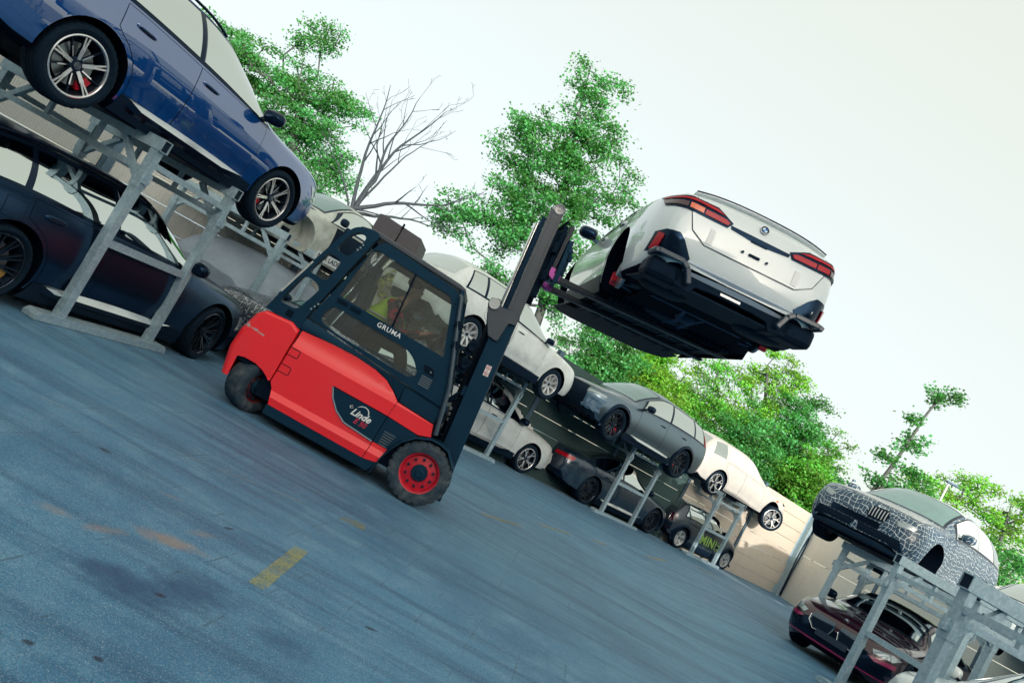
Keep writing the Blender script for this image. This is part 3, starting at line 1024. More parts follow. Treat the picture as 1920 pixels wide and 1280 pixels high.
class CarShape:
    def __init__(s, typ, wb=None, W=None, H=None):
        p = PROFILES[typ]
        s.p = p
        s.kx = (wb or p['wb']) / p['wb']
        s.ky = (W or p['W']) / p['W']
        s.kz = (H or p['H']) / p['H']
        s.wb = wb or p['wb']
        for k in ('ztop', 'zr', 'zs', 'zb'):
            setattr(s, k, pchip([x * s.kx for x, _ in p[k]], [v * s.kz for _, v in p[k]]))
        for k in ('yr', 'w'):
            setattr(s, k, pchip([x * s.kx for x, _ in p[k]], [v * s.ky for _, v in p[k]]))
        s.x0 = p['ztop'][0][0] * s.kx
        s.x1 = p['ztop'][-1][0] * s.kx

    def side(s, x, v):
        """v 0..1 sill to shoulder"""
        w, zb, zs = s.w(x), s.zb(x) + 0.05, s.zs(x)
        z = zb + (zs - zb) * v
        ysh = w - 0.05
        if v < 0.5:
            y = w - 0.055 * ((0.5 - v) / 0.5) ** 2
        else:
            y = w - (w - ysh) * ((v - 0.5) / 0.5) ** 2.2
        # soft crease under the belt line and a hollow along the lower door
        y -= 0.012 * math.exp(-((v - 0.22) / 0.10) ** 2) * smooth01((x - s.x0 - 0.7) / 0.5) * smooth01((s.x1 - 0.7 - x) / 0.5)
        return Vector((x, y, z))

    def green(s, x, g):
        """g 0..1 shoulder to roof rail"""
        a = Vector((x, s.w(x) - 0.05, s.zs(x)))
        b = Vector((x, s.yr(x), s.zr(x)))
        c = Vector((x, a.y - (a.y - b.y) * 0.28, a.z + (b.z - a.z) * 0.62))
        return a * (1 - g) ** 2 + c * (2 * g * (1 - g)) + b * g * g

    def top(s, x, u):
        """u -1..1 across the car, rail to rail"""
        yr, zr, zt = s.yr(x), s.zr(x), s.ztop(x)
        return Vector((x, yr * u, zr + (zt - zr) * (1 - abs(u) ** 2.4)))

    def ev(s, seg, x, t):
        return getattr(s, seg)(x, t)

    def norm(s, seg, x, t):
        e = 0.004
        dx = s.ev(seg, x + e, t) - s.ev(seg, x - e, t)
        a, b = t - e, t + e
        dt = s.ev(seg, x, b) - s.ev(seg, x, a)
        n = dx.cross(dt)
        if n.length < 1e-9:
            return Vector((0, 1, 0))
        n.normalize()
        if seg == 'top':
            return n if n.z > 0 or abs(n.x) > 0.9 else -n
        return n if n.y > 0 else -n

    def pt(s, seg, x, t, off, sgn=1):
        q = s.ev(seg, x, t) + s.norm(seg, x, t) * off
        return Vector((q.x, q.y * sgn, q.z))

    def stations(s):
        xs = set()
        n = 66
        for i in range(n + 1):
            t = i / n
            xs.add(round(s.x0 + (s.x1 - s.x0) * (0.5 - 0.5 * math.cos(PI * t)) * 0.55 + (s.x1 - s.x0) * t * 0.45, 4))
        for k in ('ztop', 'w'):
            for x, _ in s.p[k]:
                xs.add(round(x * s.kx, 4))
        xs = sorted(xs)
        out = [xs[0]]
        for x in xs[1:]:
            if x - out[-1] > 0.004:
                out.append(x)
        return out

    def body_mesh(s, name, mats):
        NS, NGR, NT = 12, 7, 7
        rows = []
        for x in s.stations():
            half = [Vector((x, 0, s.zb(x))), Vector((x, (s.w(x) - 0.055) * 0.5, s.zb(x))), Vector((x, s.w(x) - 0.10, s.zb(x)))]
            half += [s.side(x, i / NS) for i in range(NS + 1)]
            half += [s.green(x, i / NGR) for i in range(1, NGR + 1)]
            half += [s.top(x, 1 - i / NT) for i in range(1, NT + 1)]
            full = half + [Vector((q.x, -q.y, q.z)) for q in half[-2:0:-1]]
            rows.append(full)
        nr = len(rows[0])
        vs = [q for r in rows for q in r]
        fs = []
        for i in range(len(rows) - 1):
            for j in range(nr):
                a, b = i * nr, (i + 1) * nr
                fs.append((a + j, a + (j + 1) % nr, b + (j + 1) % nr, b + j))
        fs.append(tuple(range(nr))[::-1])
        fs.append(tuple(range((len(rows) - 1) * nr, len(rows) * nr)))
        me = bpy.data.meshes.new(name)
        me.from_pydata(vs, [], fs)
        bm = bmesh.new()
        bm.from_mesh(me)
        bmesh.ops.recalc_face_normals(bm, faces=bm.faces)
        bm.to_mesh(me)
        s.bvh = BVHTree.FromBMesh(bm)
        bm.free()
        for q in mats:
            me.materials.append(q)
        if len(mats) > 1:
            for f in me.polygons:
                if f.normal.z < -0.55 and f.center.z < s.zb(f.center.x) + 0.06:
                    f.material_index = 1
        return me

    # ---- a patch lying on the body (window, door, cladding ...)
    def patch(s, mb, seg, xa, xb, t0, t1, nx, nt_, off, sgn=1, m=0, rim=0.0, mrim=1, skirt=0.006):
        rows = []

        def P(x, t, o):
            return s.pt(seg, x, t, o, sgn)
        for i in range(nt_ + 1):
            t = t0 + (t1 - t0) * i / nt_
            a, b = xa(t), xb(t)
            rows.append([P(a + (b - a) * j / nx, t, off) for j in range(nx + 1)])
        flip = (sgn > 0) if seg != 'top' else False
        if seg == 'top':
            flip = True
        mb.grid(rows, m, flip=flip)
        # skirt down to the body so that the panel has thickness
        ring = rows[0][:] + [r[-1] for r in rows[1:]] + rows[-1][-2::-1] + [r[0] for r in rows[-2:0:-1]]
        ctr = sum(ring, Vector()) / len(ring)
        low = []
        for i in range(nt_ + 1):
            t = t0 + (t1 - t0) * i / nt_
            a, b = xa(t), xb(t)
            low.append([P(a + (b - a) * j / nx, t, off - skirt) for j in range(nx + 1)])
        lring = low[0][:] + [r[-1] for r in low[1:]] + low[-1][-2::-1] + [r[0] for r in low[-2:0:-1]]
        n = len(ring)
        vs = ring + lring
        fs = [(i, (i + 1) % n, n + (i + 1) % n, n + i) for i in range(n)]
        mb.add(vs, fs, mrim if rim else m)
        if rim:
            # dark shut line round the panel
            out = []
            for i in range(n):
                d = ring[i] - ctr
                e = (ring[(i + 1) % n] - ring[i - 1])
                if e.length < 1e-8:
                    out.append(lring[i])
                    continue
                e.normalize()
                d = d - e * d.dot(e)
                if d.length > 1e-8:
                    d.normalize()
                out.append(ring[i] + d * rim)
            # hug the surface: 1 mm above it
            nn = []
            for i in range(n):
                nrm = (ring[i] - lring[i])
                nrm = nrm.normalized() if nrm.length > 1e-9 else Vector((0, sgn, 0))
                nn.append(out[i] - nrm * (off - 0.0012))
            inner = []
            for i in range(n):
                nrm = (ring[i] - lring[i])
                nrm = nrm.normalized() if nrm.length > 1e-9 else Vector((0, sgn, 0))
                inner.append(ring[i] - nrm * (off - 0.0012))
            vs = inner + nn
            fs = [(i, (i + 1) % n, n + (i + 1) % n, n + i) for i in range(n)]
            mb.add(vs, fs, mrim)

    # ---- a panel cast onto the nose or the tail: polygon in (y, z)
    def cast(s, mb, poly, front, off, m=0, res=0.05, thick=0.012):
        bm = bmesh.new()
        vs = [bm.verts.new((y, z, 0)) for y, z in poly]
        bm.faces.new(vs)
        ys = [q[0] for q in poly]
        zs = [q[1] for q in poly]
        for axis, lo, hi in ((0, min(ys), max(ys)), (1, min(zs), max(zs))):
            k = int((hi - lo) / res)
            for i in range(1, k + 1):
                co = [0, 0, 0]
                co[axis] = lo + (hi - lo) * i / (k + 1)
                no = [0, 0, 0]
                no[axis] = 1
                bmesh.ops.bisect_plane(bm, geom=bm.verts[:] + bm.edges[:] + bm.faces[:], plane_co=co, plane_no=no, dist=1e-5)
        d = Vector((-1 if front else 1, 0, 0))
        x_far = (s.x1 + 1) if front else (s.x0 - 1)
        bm.verts.ensure_lookup_table()
        pos = {}
        for v in bm.verts:
            y, z = v.co.x, v.co.y
            hit = None
            for k in range(12):
                hit, nrm, _, _ = s.bvh.ray_cast(Vector((x_far, y, z)), d)
                if hit is not None:
                    break
                y *= 0.985
                z = z + (0.6 - z) * 0.02
            if hit is None:
                hit = Vector(((s.x1 if front else s.x0), y, z))
                nrm = -d
            if nrm.dot(d) > 0:
                nrm = -nrm
            nrm = (nrm - d * 0.6).normalized()
            pos[v.index] = (hit, nrm)
        base = [pos[v.index][0] + pos[v.index][1] * off for v in bm.verts]
        low = [pos[v.index][0] + pos[v.index][1] * (off - thick) for v in bm.verts]
        n = len(base)
        fs = []
        for f in bm.faces:
            ids = [v.index for v in f.verts]
            nn = (base[ids[1]] - base[ids[0]]).cross(base[ids[2]] - base[ids[0]])
            if nn.dot(d) > 0:
                ids = ids[::-1]
            fs.append(tuple(ids))
        for e in bm.edges:
            if len(e.link_faces) == 1:
                a, b = e.verts[0].index, e.verts[1].index
                fs.append((a, b, n + b, n + a))
        mb.add(base + low, fs, m)
        bm.free()


# ------------------------------------------------------------------ wheels
WHEEL_CACHE = {}


def wheel_meshes(style, rw, tw, rr, rub):
    key = (style, rw, tw, rr, rub)
    if key in WHEEL_CACHE:
        return WHEEL_CACHE[key]
    ax = (0, 1, 0)
    h = tw / 2
    t = MB()
    prof = [(rr - 0.005, h * 0.62), (rr + 0.006, h * 0.80), (rr + 0.022, h * 0.90), ((rr + rw) / 2, h * 1.0), (rw - 0.030, h * 0.97), (rw - 0.012, h * 0.90), (rw - 0.003, h * 0.80), (rw, h * 0.62), (rw, h * 0.56), (rw - 0.009, h * 0.545), (rw - 0.009, h * 0.49), (rw, h * 0.475),
            (rw + 0.001, h * 0.2), (rw - 0.009, h * 0.19), (rw - 0.009, h * 0.11), (rw + 0.001, h * 0.1), (rw + 0.001, -h * 0.1), (rw - 0.009, -h * 0.11), (rw - 0.009, -h * 0.19), (rw + 0.001, -h * 0.2), (rw, -h * 0.62), (rw - 0.012, -h * 0.9), (rw - 0.03, -h * 0.97), ((rr + rw) / 2, -h), (rr, -h * 0.8)]
    tread = {5, 6, 7, 8}

    def rmod(k, j):
        return -0.007 if (k in tread and j % 3 == 0) else 0.0
    t.lathe(prof[::-1], 108, ax=ax, rmod=lambda k, j: rmod(len(prof) - 1 - k, j))
    tyre = t.mesh('tyre', rub, smooth=32)
    # rim: slots 0 face colour, 1 dark, 2 disc
    if style in ('y5', 'x3'):
        face = M['rim_bright'] if style == 'y5' else M['rim_silver']
    elif style == 'mini':
        face = M['rim_silver']
    elif style == 'two':
        face = M['rim_bright']
    else:
        face = M['rim_black']
    dark = M['rim_dark'] if style in ('y5', 'black', 'two') else M['rim_silver']
    r = MB()
    yl = h * 0.86
    r.lathe([(rr + 0.004, yl - 0.03), (rr + 0.008, yl), (rr - 0.002, yl + 0.004), (rr - 0.010, yl - 0.002), (rr - 0.014, yl - 0.02)], 64, ax=ax, m=0)
    r.lathe([(rr - 0.014, yl - 0.02), (rr - 0.03, yl - 0.06), (rr - 0.035, -h * 0.7), (rr * 0.55, -h * 0.75), (0.02, -h * 0.75)], 48, ax=ax, m=1)
    ys = yl - 0.012

    def spoke(a0, a1, r0, r1, w0, w1, y0, y1, th=0.03, m=0, mb=r):
        """a bar from radius r0 (angle a0) to r1 (angle a1)"""
        p0 = Vector((math.cos(a0) * r0, y0, math.sin(a0) * r0))
        p1 = Vector((math.cos(a1) * r1, y1, math.sin(a1) * r1))
        d = (p1 - p0)
        sd = Vector((-d.z, 0, d.x)).normalized()
        b0, b1 = Vector((0, th, 0)), Vector((0, th, 0))
        f = [p0 - sd * w0 / 2, p0 + sd * w0 / 2, p1 + sd * w1 / 2, p1 - sd * w1 / 2]
        k = 1.25
        g = [p0 - sd * w0 / 2 * k - b0, p0 + sd * w0 / 2 * k - b0, p1 + sd * w1 / 2 * k - b1, p1 - sd * w1 / 2 * k - b1]
        mb.add(f + g, [(0, 1, 2, 3)], m)
        mb.add(f + g, [(0, 4, 5, 1), (1, 5, 6, 2), (2, 6, 7, 3), (3, 7, 4, 0)], 1 if style in ('y5', 'two') else m)
    n = {'y5': 5, 'black': 10, 'x3': 8, 'mini': 5, 'two': 5}[style]
    for i in range(n):
        a = 2 * PI * i / n + PI / 2
        if style == 'y5':
            spoke(a, a, 0.040, rr * 0.56, 0.030, 0.040, ys - 0.03, ys - 0.012)
            spoke(a - 0.045, a - 0.070, rr * 0.54, rr - 0.008, 0.0165, 0.016, ys - 0.012, ys)
            spoke(a + 0.045, a + 0.070, rr * 0.54, rr - 0.008, 0.0165, 0.016, ys - 0.012, ys)
            b = a + PI / 5
            spoke(b, b + 0.05, 0.075, rr * 0.66, 0.012, 0.013, ys - 0.045, ys - 0.02)
            spoke(b + 0.05, b + 0.06, rr * 0.64, rr - 0.010, 0.009, 0.008, ys - 0.02, ys - 0.004, m=1)
        elif style == 'black':
            spoke(a - 0.03, a - 0.07, 0.05, rr - 0.008, 0.016, 0.014, ys - 0.04, ys)
            spoke(a + 0.03, a + 0.12, 0.05, rr - 0.008, 0.016, 0.014, ys - 0.04, ys)
        elif style == 'two':
            spoke(a, a, 0.035, rr * 0.6, 0.05, 0.05, ys - 0.03, ys - 0.012)
            spoke(a, a + 0.22, rr * 0.55, rr - 0.008, 0.036, 0.024, ys - 0.014, ys)
            spoke(a, a - 0.22, rr * 0.55, rr - 0.008, 0.036, 0.024, ys - 0.014, ys)
        elif style == 'x3':
            spoke(a, a + 0.03, 0.035, rr - 0.008, 0.042, 0.062, ys - 0.03, ys, th=0.04)
        else:
            spoke(a, a, 0.03, rr - 0.008, 0.060, 0.085, ys - 0.03, ys, th=0.05)
    r.lathe([(0.075, ys - 0.05), (0.07, ys - 0.03), (0.036, ys - 0.026)], 24, ax=ax, m=1 if style != 'mini' else 0)
    r.lathe([(0.037, ys - 0.03), (0.035, ys - 0.014), (0.001, ys - 0.013)], 20, ax=ax, m=1 if style in ('black',) else 2)
    for i in range(5):
        a = 2 * PI * i / 5 + PI / 2 + PI / 5
        r.lathe([(0.012, 0), (0.010, 0.014), (0.001, 0.015)], 8, o=(math.cos(a) * 0.056, ys - 0.034, math.sin(a) * 0.056), ax=ax, m=1)
    rim = r.mesh('rim', [face, dark, M['dark_paint']], smooth=35)
    d = MB()
    d.lathe([(0.08, 0.02), (rr * 0.70, 0.02), (rr * 0.70, -0.01), (0.08, -0.01)], 40, ax=ax)
    disc = d.mesh('brake_disc', M['disc'], smooth=30)
    WHEEL_CACHE[key] = (tyre, rim, disc)
    return WHEEL_CACHE[key]


CAL_CACHE = {}


def caliper_mesh(rr, m):
    if (rr, m.name) in CAL_CACHE:
        return CAL_CACHE[(rr, m.name)]
    b = MB()
    pts = []
    for a in np.linspace(-0.36, 0.36, 7):
        pts.append((math.cos(a) * rr * 0.82, math.sin(a) * rr * 0.82))
    for a in np.linspace(0.34, -0.34, 6):
        pts.append((math.cos(a) * rr * 0.56, math.sin(a) * rr * 0.56))
    b.prism(pts, (0, 0.05, 0), (1, 0, 0), (0, 0, 1), (0, -0.08, 0))
    me = b.mesh('caliper', m)
    CAL_CACHE[(rr, m.name)] = me
    return me


def add_wheel(car, x, y, z, sgn, style, rw, tw, rr, rub=None, cal=None, cal_a=0.0, steer=0.0, spin=0.0, camber=0.0):
    rub = rub or M['rubber']
    tyre, rim, disc = wheel_meshes(style, rw, tw, rr, rub)
    w = sub('wheel', car, (x, y, z), (0, 0, (0 if sgn > 0 else PI) + steer))
    o = link('tyre', tyre, w)
    o.rotation_euler = (0, spin, 0)
    o = link('rim', rim, w)
    o.rotation_euler = (0, spin, 0)
    link('brake_disc', disc, w)
    if cal is not None:
        o = link('caliper', caliper_mesh(rr, cal), w)
        o.rotation_euler = (0, cal_a, 0)
    return w


def apply_bool(me, cutters, name):
    """cut wheel arches out of a body mesh"""
    o = bpy.data.objects.new('tmp', me)
    COL.objects.link(o)
    cos = []
    for c in cutters:
        co = bpy.data.objects.new('tmpc', c)
        COL.objects.link(co)
        cos.append(co)
        md = o.modifiers.new('b', 'BOOLEAN')
        md.operation = 'DIFFERENCE'
        md.object = co
        md.solver = 'EXACT'
        md.material_mode = 'TRANSFER'
    dg = bpy.context.evaluated_depsgraph_get()
    out = bpy.data.meshes.new_from_object(o.evaluated_get(dg))
    for q in [o] + cos:
        bpy.data.objects.remove(q)
    out.name = name
    return out


ROUNDEL = None


def roundel(parent, loc, rot, size, name='badge'):
    global ROUNDEL
    if ROUNDEL is None:
        b = MB()
        b.lathe([(0.0, 0.004), (0.62, 0.004)], 32, m=1)
        b.lathe([(0.62, 0.004), (0.64, 0.05), (0.92, 0.05)], 32, m=0)
        b.lathe([(0.92, 0.05), (0.94, 0.07), (1.0, 0.06), (1.0, -0.1)], 32, m=2)
        for q in (0, 2):
            a = [q * PI / 2 + PI / 2 * i / 8 for i in range(9)]
            pts = [Vector((0, 0, 0.012))] + [Vector((0.61 * math.cos(t), 0.61 * math.sin(t), 0.012)) for t in a]
            b.add(pts, [tuple(range(10))], 3)
        ROUNDEL = b.mesh('badge', [M['gloss_black'], M['white'], M['chrome'], mat('badge_blue', (0.02, 0.16, 0.50), 0.3, coat=0.5)], smooth=35)
    o = link(name, ROUNDEL, parent)
    o.location = loc
    o.rotation_euler = rot
    o.scale = (size, size, size)
    return o


def car_parts(car, typ, paint, wb=None, W=None, H=None, rw=0.37, tw=0.26, rr=0.27, style='y5', rub=None, cal=None, wheels=(1, 1, 1, 1), steer=0.0,
              clad=True, glass=None, wscreen=None, sill=None, arch_trim=None, handles=True, mirrors=True, mirror_mat=None, lamps=True, roof_rails=False,
              grille=True, door_sides=(1, -1), detail=2, windows=True, wellmat=None, no_hood=False):
    S = CarShape(typ, wb, W, H)
    P = S.p
    kx, ky, kz = S.kx, S.ky, S.kz
    wbh = S.wb / 2
    Ra = rw + 0.055
    wm = wellmat or M['well']
    me = S.body_mesh('body', [paint, wm])
    cuts = []
    for x in (-wbh, wbh):
        for sg in (1, -1):
            c = MB()
            yw = S.w(x)
            c.lathe([(Ra, 0), (Ra, 0.62)], 44, o=(x, sg * (yw - 0.36), rw + 0.01), ax=(0, sg, 0), cap=(True, True))
            cm = c.mesh('c', [wm])
            bm = bmesh.new()
            bm.from_mesh(cm)
            bmesh.ops.recalc_face_normals(bm, faces=bm.faces)
            bm.to_mesh(cm)
            bm.free()
            cuts.append(cm)
    body = apply_bool(me, cuts, 'body')
    body.shade_smooth()
    body.set_sharp_from_angle(angle=R(48))
    ob = link('body', body, car)
    g = glass or M['glass']
    zw = rw + 0.01

    def arch_lim(x_edge, xw, side, pad):
        """door edge that keeps clear of the wheel arch"""
        def f(v):
            z = S.zb(xw) + 0.05 + (S.zs(xw) - S.zb(xw) - 0.05) * v
            d2 = (Ra + pad) ** 2 - (z - zw) ** 2
            if d2 <= 0:
                return x_edge
            e = math.sqrt(d2)
            return max(x_edge, xw + e) if side > 0 else min(x_edge, xw - e)
        return f
    # doors with handles
    for sg in door_sides:
        for i, (xa, xb) in enumerate(P['doors']):
            xa_, xb_ = xa * kx, xb * kx
            fa = arch_lim(xa_, -wbh, 1, 0.05)
            fb = arch_lim(xb_, wbh, -1, 0.05)
            b = MB()
            S.patch(b, 'side', (lambda v, fa=fa, k=xa_: fa(v)), (lambda v, fb=fb: fb(v)), 0.13 if clad else 0.06, 0.985, 14, 16, 0.0025, sg, 0, rim=0.006, mrim=1)
            d = b.build('door', [paint, M['gap']], car, smooth=50)
            if handles:
                xh = xa_ + 0.19 * kx if i == 0 or len(P['doors']) == 1 else xa_ + 0.26 * kx
                v = 0.86
                q = S.pt('side', xh, v, 0.004, sg)
                n_ = S.norm('side', xh, v)
                hb = MB()
                hb.ellipsoid(q, (0.125, 0.016, 0.030), n=8, k=16, m=0, e=0.55)
                hb.ellipsoid(q + Vector((0.0, 0.004 * sg, -0.012)), (0.105, 0.016, 0.014), n=6, k=14, m=1, e=0.6)
                hb.build('handle', [paint, M['gap']], d, smooth=50)
    # lower cladding and sill blade
    if clad:
        for sg in (1, -1):
            b = MB()
            fa = arch_lim(-wbh, -wbh, 1, 0.03)
            fb = arch_lim(wbh, wbh, -1, 0.03)
            S.patch(b, 'side', fa, fb, -0.12, 0.115, 20, 4, 0.010, sg, 0)
            b.build('sill', M['trim'], car, smooth=45)
    if sill:
        for sg in (1, -1):
            b = MB()
            xa_, xb_ = -wbh + Ra + 0.10, wbh - Ra - 0.06
            z0 = S.zb(0) + 0.02
            y0 = S.w(0) - 0.01
            pts = []
            for x, k in ((xa_, 0.15), (xa_ + 0.18, 1.0), (xb_ - 0.5, 1.0), (xb_, 0.05)):
                pts.append([Vector((x, sg * (y0 - 0.03), z0 + 0.150)), Vector((x, sg * (y0 - 0.03 + 0.065 * k), z0 + 0.150 - 0.072 * k)), Vector((x, sg * (y0 - 0.03 + 0.05 * k), z0 + 0.055 - 0.02 * k)), Vector((x, sg * (y0 - 0.06), z0 - 0.005))])
            b.grid([q[:2] for q in pts], 0, flip=sg < 0)
            b.grid([q[1:] for q in pts], 1, flip=sg < 0)
            b.build('sill_blade', [M['blade'], sill], car, smooth=20)
    if arch_trim:
        for x in (-wbh, wbh):
            for sg in (1, -1):
                b = MB()
                rows = []
                for a in np.linspace(R(-22), R(202), 30):
                    row = []
                    for r_, o_ in ((Ra - 0.006, -0.02), (Ra - 0.004, 0.016), (Ra + 0.055, 0.010), (Ra + 0.075, -0.004)):
                        px, pz = x + r_ * math.cos(a), zw + r_ * math.sin(a)
                        hit, nrm, _, _ = S.bvh.ray_cast(Vector((px, sg * 3, pz)), Vector((0, -sg, 0)))
                        yy = hit.y if hit is not None else sg * (S.w(x) - 0.05)
                        row.append(Vector((px, yy + sg * o_, pz)))
                    rows.append(row)
                b.grid(rows, flip=sg > 0)
                b.build('arch_trim', arch_trim, car, smooth=40)
    # glasshouse
    ga, gb_ = P['glass']
    for sg in (1, -1):
        b = MB()
        S.patch(b, 'green', lambda t: (ga + 0.16 * t) * kx, lambda t: (gb_ - 0.30 * t) * kx, 0.03, 0.96, 40, 6, 0.003, sg)
        b.build('window_frame', M['gloss_black'] if windows else paint, car, smooth=50)
        if windows:
            for (xab, xat, xbb, xbt) in P['win']:
                b = MB()
                S.patch(b, 'green', lambda t: (xab + (xat - xab) * t) * kx, lambda t: (xbb + (xbt - xbb) * t) * kx, 0.09, 0.90, 16, 6, 0.008, sg)
                b.build('window', g, car, smooth=60)
    a, bq = P['ws']
    if windows:
        b = MB()
        S.patch(b, 'top', lambda u: (a - 0.03 + 0.06 * (1 - u * u)) * kx, lambda u: (bq - 0.10 * u * u) * kx, -0.955, 0.955, 16, 20, 0.004)
        b.build('windscreen_frame', M['gloss_black'], car, smooth=60)
        b = MB()
        S.patch(b, 'top', lambda u: (a + 0.02 + 0.06 * (1 - u * u)) * kx, lambda u: (bq - 0.05 - 0.10 * u * u) * kx, -0.89, 0.89, 16, 20, 0.009)
        b.build('windscreen', wscreen or g, car, smooth=60)
        a, bq = P['rw']
        b = MB()
        S.patch(b, 'top', lambda u: (a + 0.05 * u * u) * kx, lambda u: (bq + 0.02 - 0.03 * u * u) * kx, -0.90, 0.90, 12, 18, 0.006)
        b.build('rear_window', g, car, smooth=60)
    # bonnet
    if not no_hood:
        a, bq = P['hood']
        b = MB()
        S.patch(b, 'top', lambda u: (a - 0.05 * u * u) * kx, lambda u: (bq - 0.12 * u * u) * kx, -0.97, 0.97, 18, 20, 0.003, 1, 0, rim=0.006, mrim=1)
        b.build('bonnet', [paint, M['gap']], car, smooth=50)
    # mirrors
    if mirrors:
        for sg in (1, -1):
            xm = P['ws'][1] * kx - 0.36 * kx
            q = S.pt('green', xm, 0.12, 0.0, sg)
            b = MB()
            c = q + Vector((0.0, sg * 0.15, 0.075))
            b.ellipsoid(c, (0.075, 0.125, 0.080), Matrix.Rotation(sg * R(-12), 3, 'Z'), n=9, k=16, m=0, e=0.72)
            b.ellipsoid(c + Vector((-0.045, sg * 0.004, -0.004)), (0.045, 0.108, 0.064), Matrix.Rotation(sg * R(-12), 3, 'Z'), n=8, k=14, m=1, e=0.6)
            b.beam(q + Vector((0.01, -sg * 0.02, 0.01)), q + Vector((0.0, sg * 0.10, 0.045)), 0.06, 0.035, m=1)
            b.build('mirror', [mirror_mat or M['gloss_black'], M['gloss_black']], car, smooth=45)
    if roof_rails:
        for sg in (1, -1):
            b = MB()
            xa_, xb_ = P['zroof']
            pts = []
            for i in range(15):
                t = i / 14
                x = (xa_ + (xb_ - xa_) * t) * kx
                q = S.pt('top', x, 0.95, 0.012 + 0.028 * math.sin(PI * t) ** 0.4, sg)
                pts.append(q)
            b.tube(pts, 0.016, 8)
            b.build('roof_rail', M['gloss_black'], car, smooth=60)
    # wheels
    k = 0
    for x in (wbh, -wbh):
        for sg in (1, -1):
            if wheels[k]:
                add_wheel(car, x, sg * (S.w(x) - 0.022 - tw / 2), rw, sg, style, rw, tw, rr, rub, cal, (R(150) if x > 0 else R(35)) if sg > 0 else (R(30) if x > 0 else R(145)), steer if x > 0 else 0.0, spin=0.3 * k + (0.25 if x > 0 else 0.55))
            k += 1
    # underbody pan
    b = MB()
    b.box((0, 0, S.zb(0) - 0.02), (S.wb - 2 * Ra - 0.1, 1.45 * ky, 0.06))
    for x in (-wbh, wbh):
        b.box((x, 0, zw), (0.14, 1.3 * ky, 0.12))
    b.build('underbody', M['under'], car)
    car['_shape'] = 0
    del car['_shape']
    return S


def mid_from_rear(rear, yaw, wb, lat, side=-1):
    """origin of a car (mid axle) from the hub of its rear wheel on one side"""
    f = Vector((math.cos(yaw), math.sin(yaw)))
    l = Vector((-f.y, f.x))
    c = Vector(rear[:2]) + f * wb / 2 - l * (side * lat)
    return c


def mid_from_front(front, yaw, wb, lat, side=-1):
    f = Vector((math.cos(yaw), math.sin(yaw)))
    l = Vector((-f.y, f.x))
    return Vector(front[:2]) - f * wb / 2 - l * (side * lat)
# ------------------------------------------------------------------ the cars
def car_thing(name, label, cat, loc, yaw, rot=None, group='cars parked in the yard'):
    return thing(name, label, cat, loc, rot or (0, 0, yaw), group)


def tail_details(S, car, typ):
    pass


# blue car on the rack, upper left
yaw = R(68.5)
c = mid_from_rear((-4.414, 6.57), yaw, 2.865, 0.925)
blue = car_thing('sport_utility_car', 'glossy dark blue car raised on a rack above the black estate car', 'car', (c.x, c.y, 2.194 - 0.37), yaw)
S = car_parts(blue, 'suv', M['blue'], rw=0.372, tw=0.27, rr=0.268, style='y5', cal=M['cal_red'], sill=M['gloss_black'], roof_rails=True)
b = MB()
S.cast(b, [(-0.92, 0.62), (-0.50, 0.66), (-0.52, 0.78), (-0.90, 0.80)], True, 0.008)
b.build('headlight', M['lamp_clear'], blue, smooth=50)
b = MB()
S.cast(b, [(-0.42, 0.45), (0.42, 0.45), (0.45, 0.80), (-0.45, 0.80)], True, 0.008)
b.build('grille', M['gloss_black'], blue, smooth=50)

# black estate car on the ground
yaw = R(72.8)
c = mid_from_rear((-4.258, 6.71), yaw, 3.006, 0.945)
blk = car_thing('estate_car', 'satin black estate car standing on the ground under the blue car', 'car', (c.x, c.y, 0), yaw)
S = car_parts(blk, 'wagon', M['satin_black'], rw=0.358, tw=0.27, rr=0.275, style='black', cal=M['cal_gold'], sill=M['trim'], steer=R(10), roof_rails=True)
b = MB()
S.cast(b, [(-0.93, 0.52), (-0.50, 0.56), (-0.52, 0.66), (-0.90, 0.70)], True, 0.008)
b.build('headlight', M['lamp_clear'], blk, smooth=50)
b = MB()
b.lathe([(0.085, 0), (0.080, 0.003), (0.079, 0.003)], 24, o=(0, 0, 0), ax=(0, 1, 0))
fx, fv = -1.62, 0.80
b = MB()
S.patch(b, 'side', lambda v: fx - 0.10, lambda v: fx + 0.10, 0.70, 0.90, 6, 6, 0.0025, -1, 0, rim=0.005, mrim=1)
b.build('fuel_flap', [M['satin_black'], M['gap']], blk, smooth=50)

# white car on a rack, half hidden by the forklift mast
yaw = R(45.5)
c = mid_from_rear((-0.807, 14.791), yaw, 2.864, 0.91)
x3 = car_thing('sport_utility_car', 'white car with silver eight spoke wheels raised on a rack behind the forklift mast', 'car', (c.x, c.y, 2.151 - 0.355), yaw)
S = car_parts(x3, 'suv', M['dusty_white'], wb=2.864, W=1.89, H=1.68, rw=0.355, tw=0.235, rr=0.235, style='x3', mirror_mat=M['dusty_white'], wscreen=M['glass_light'])

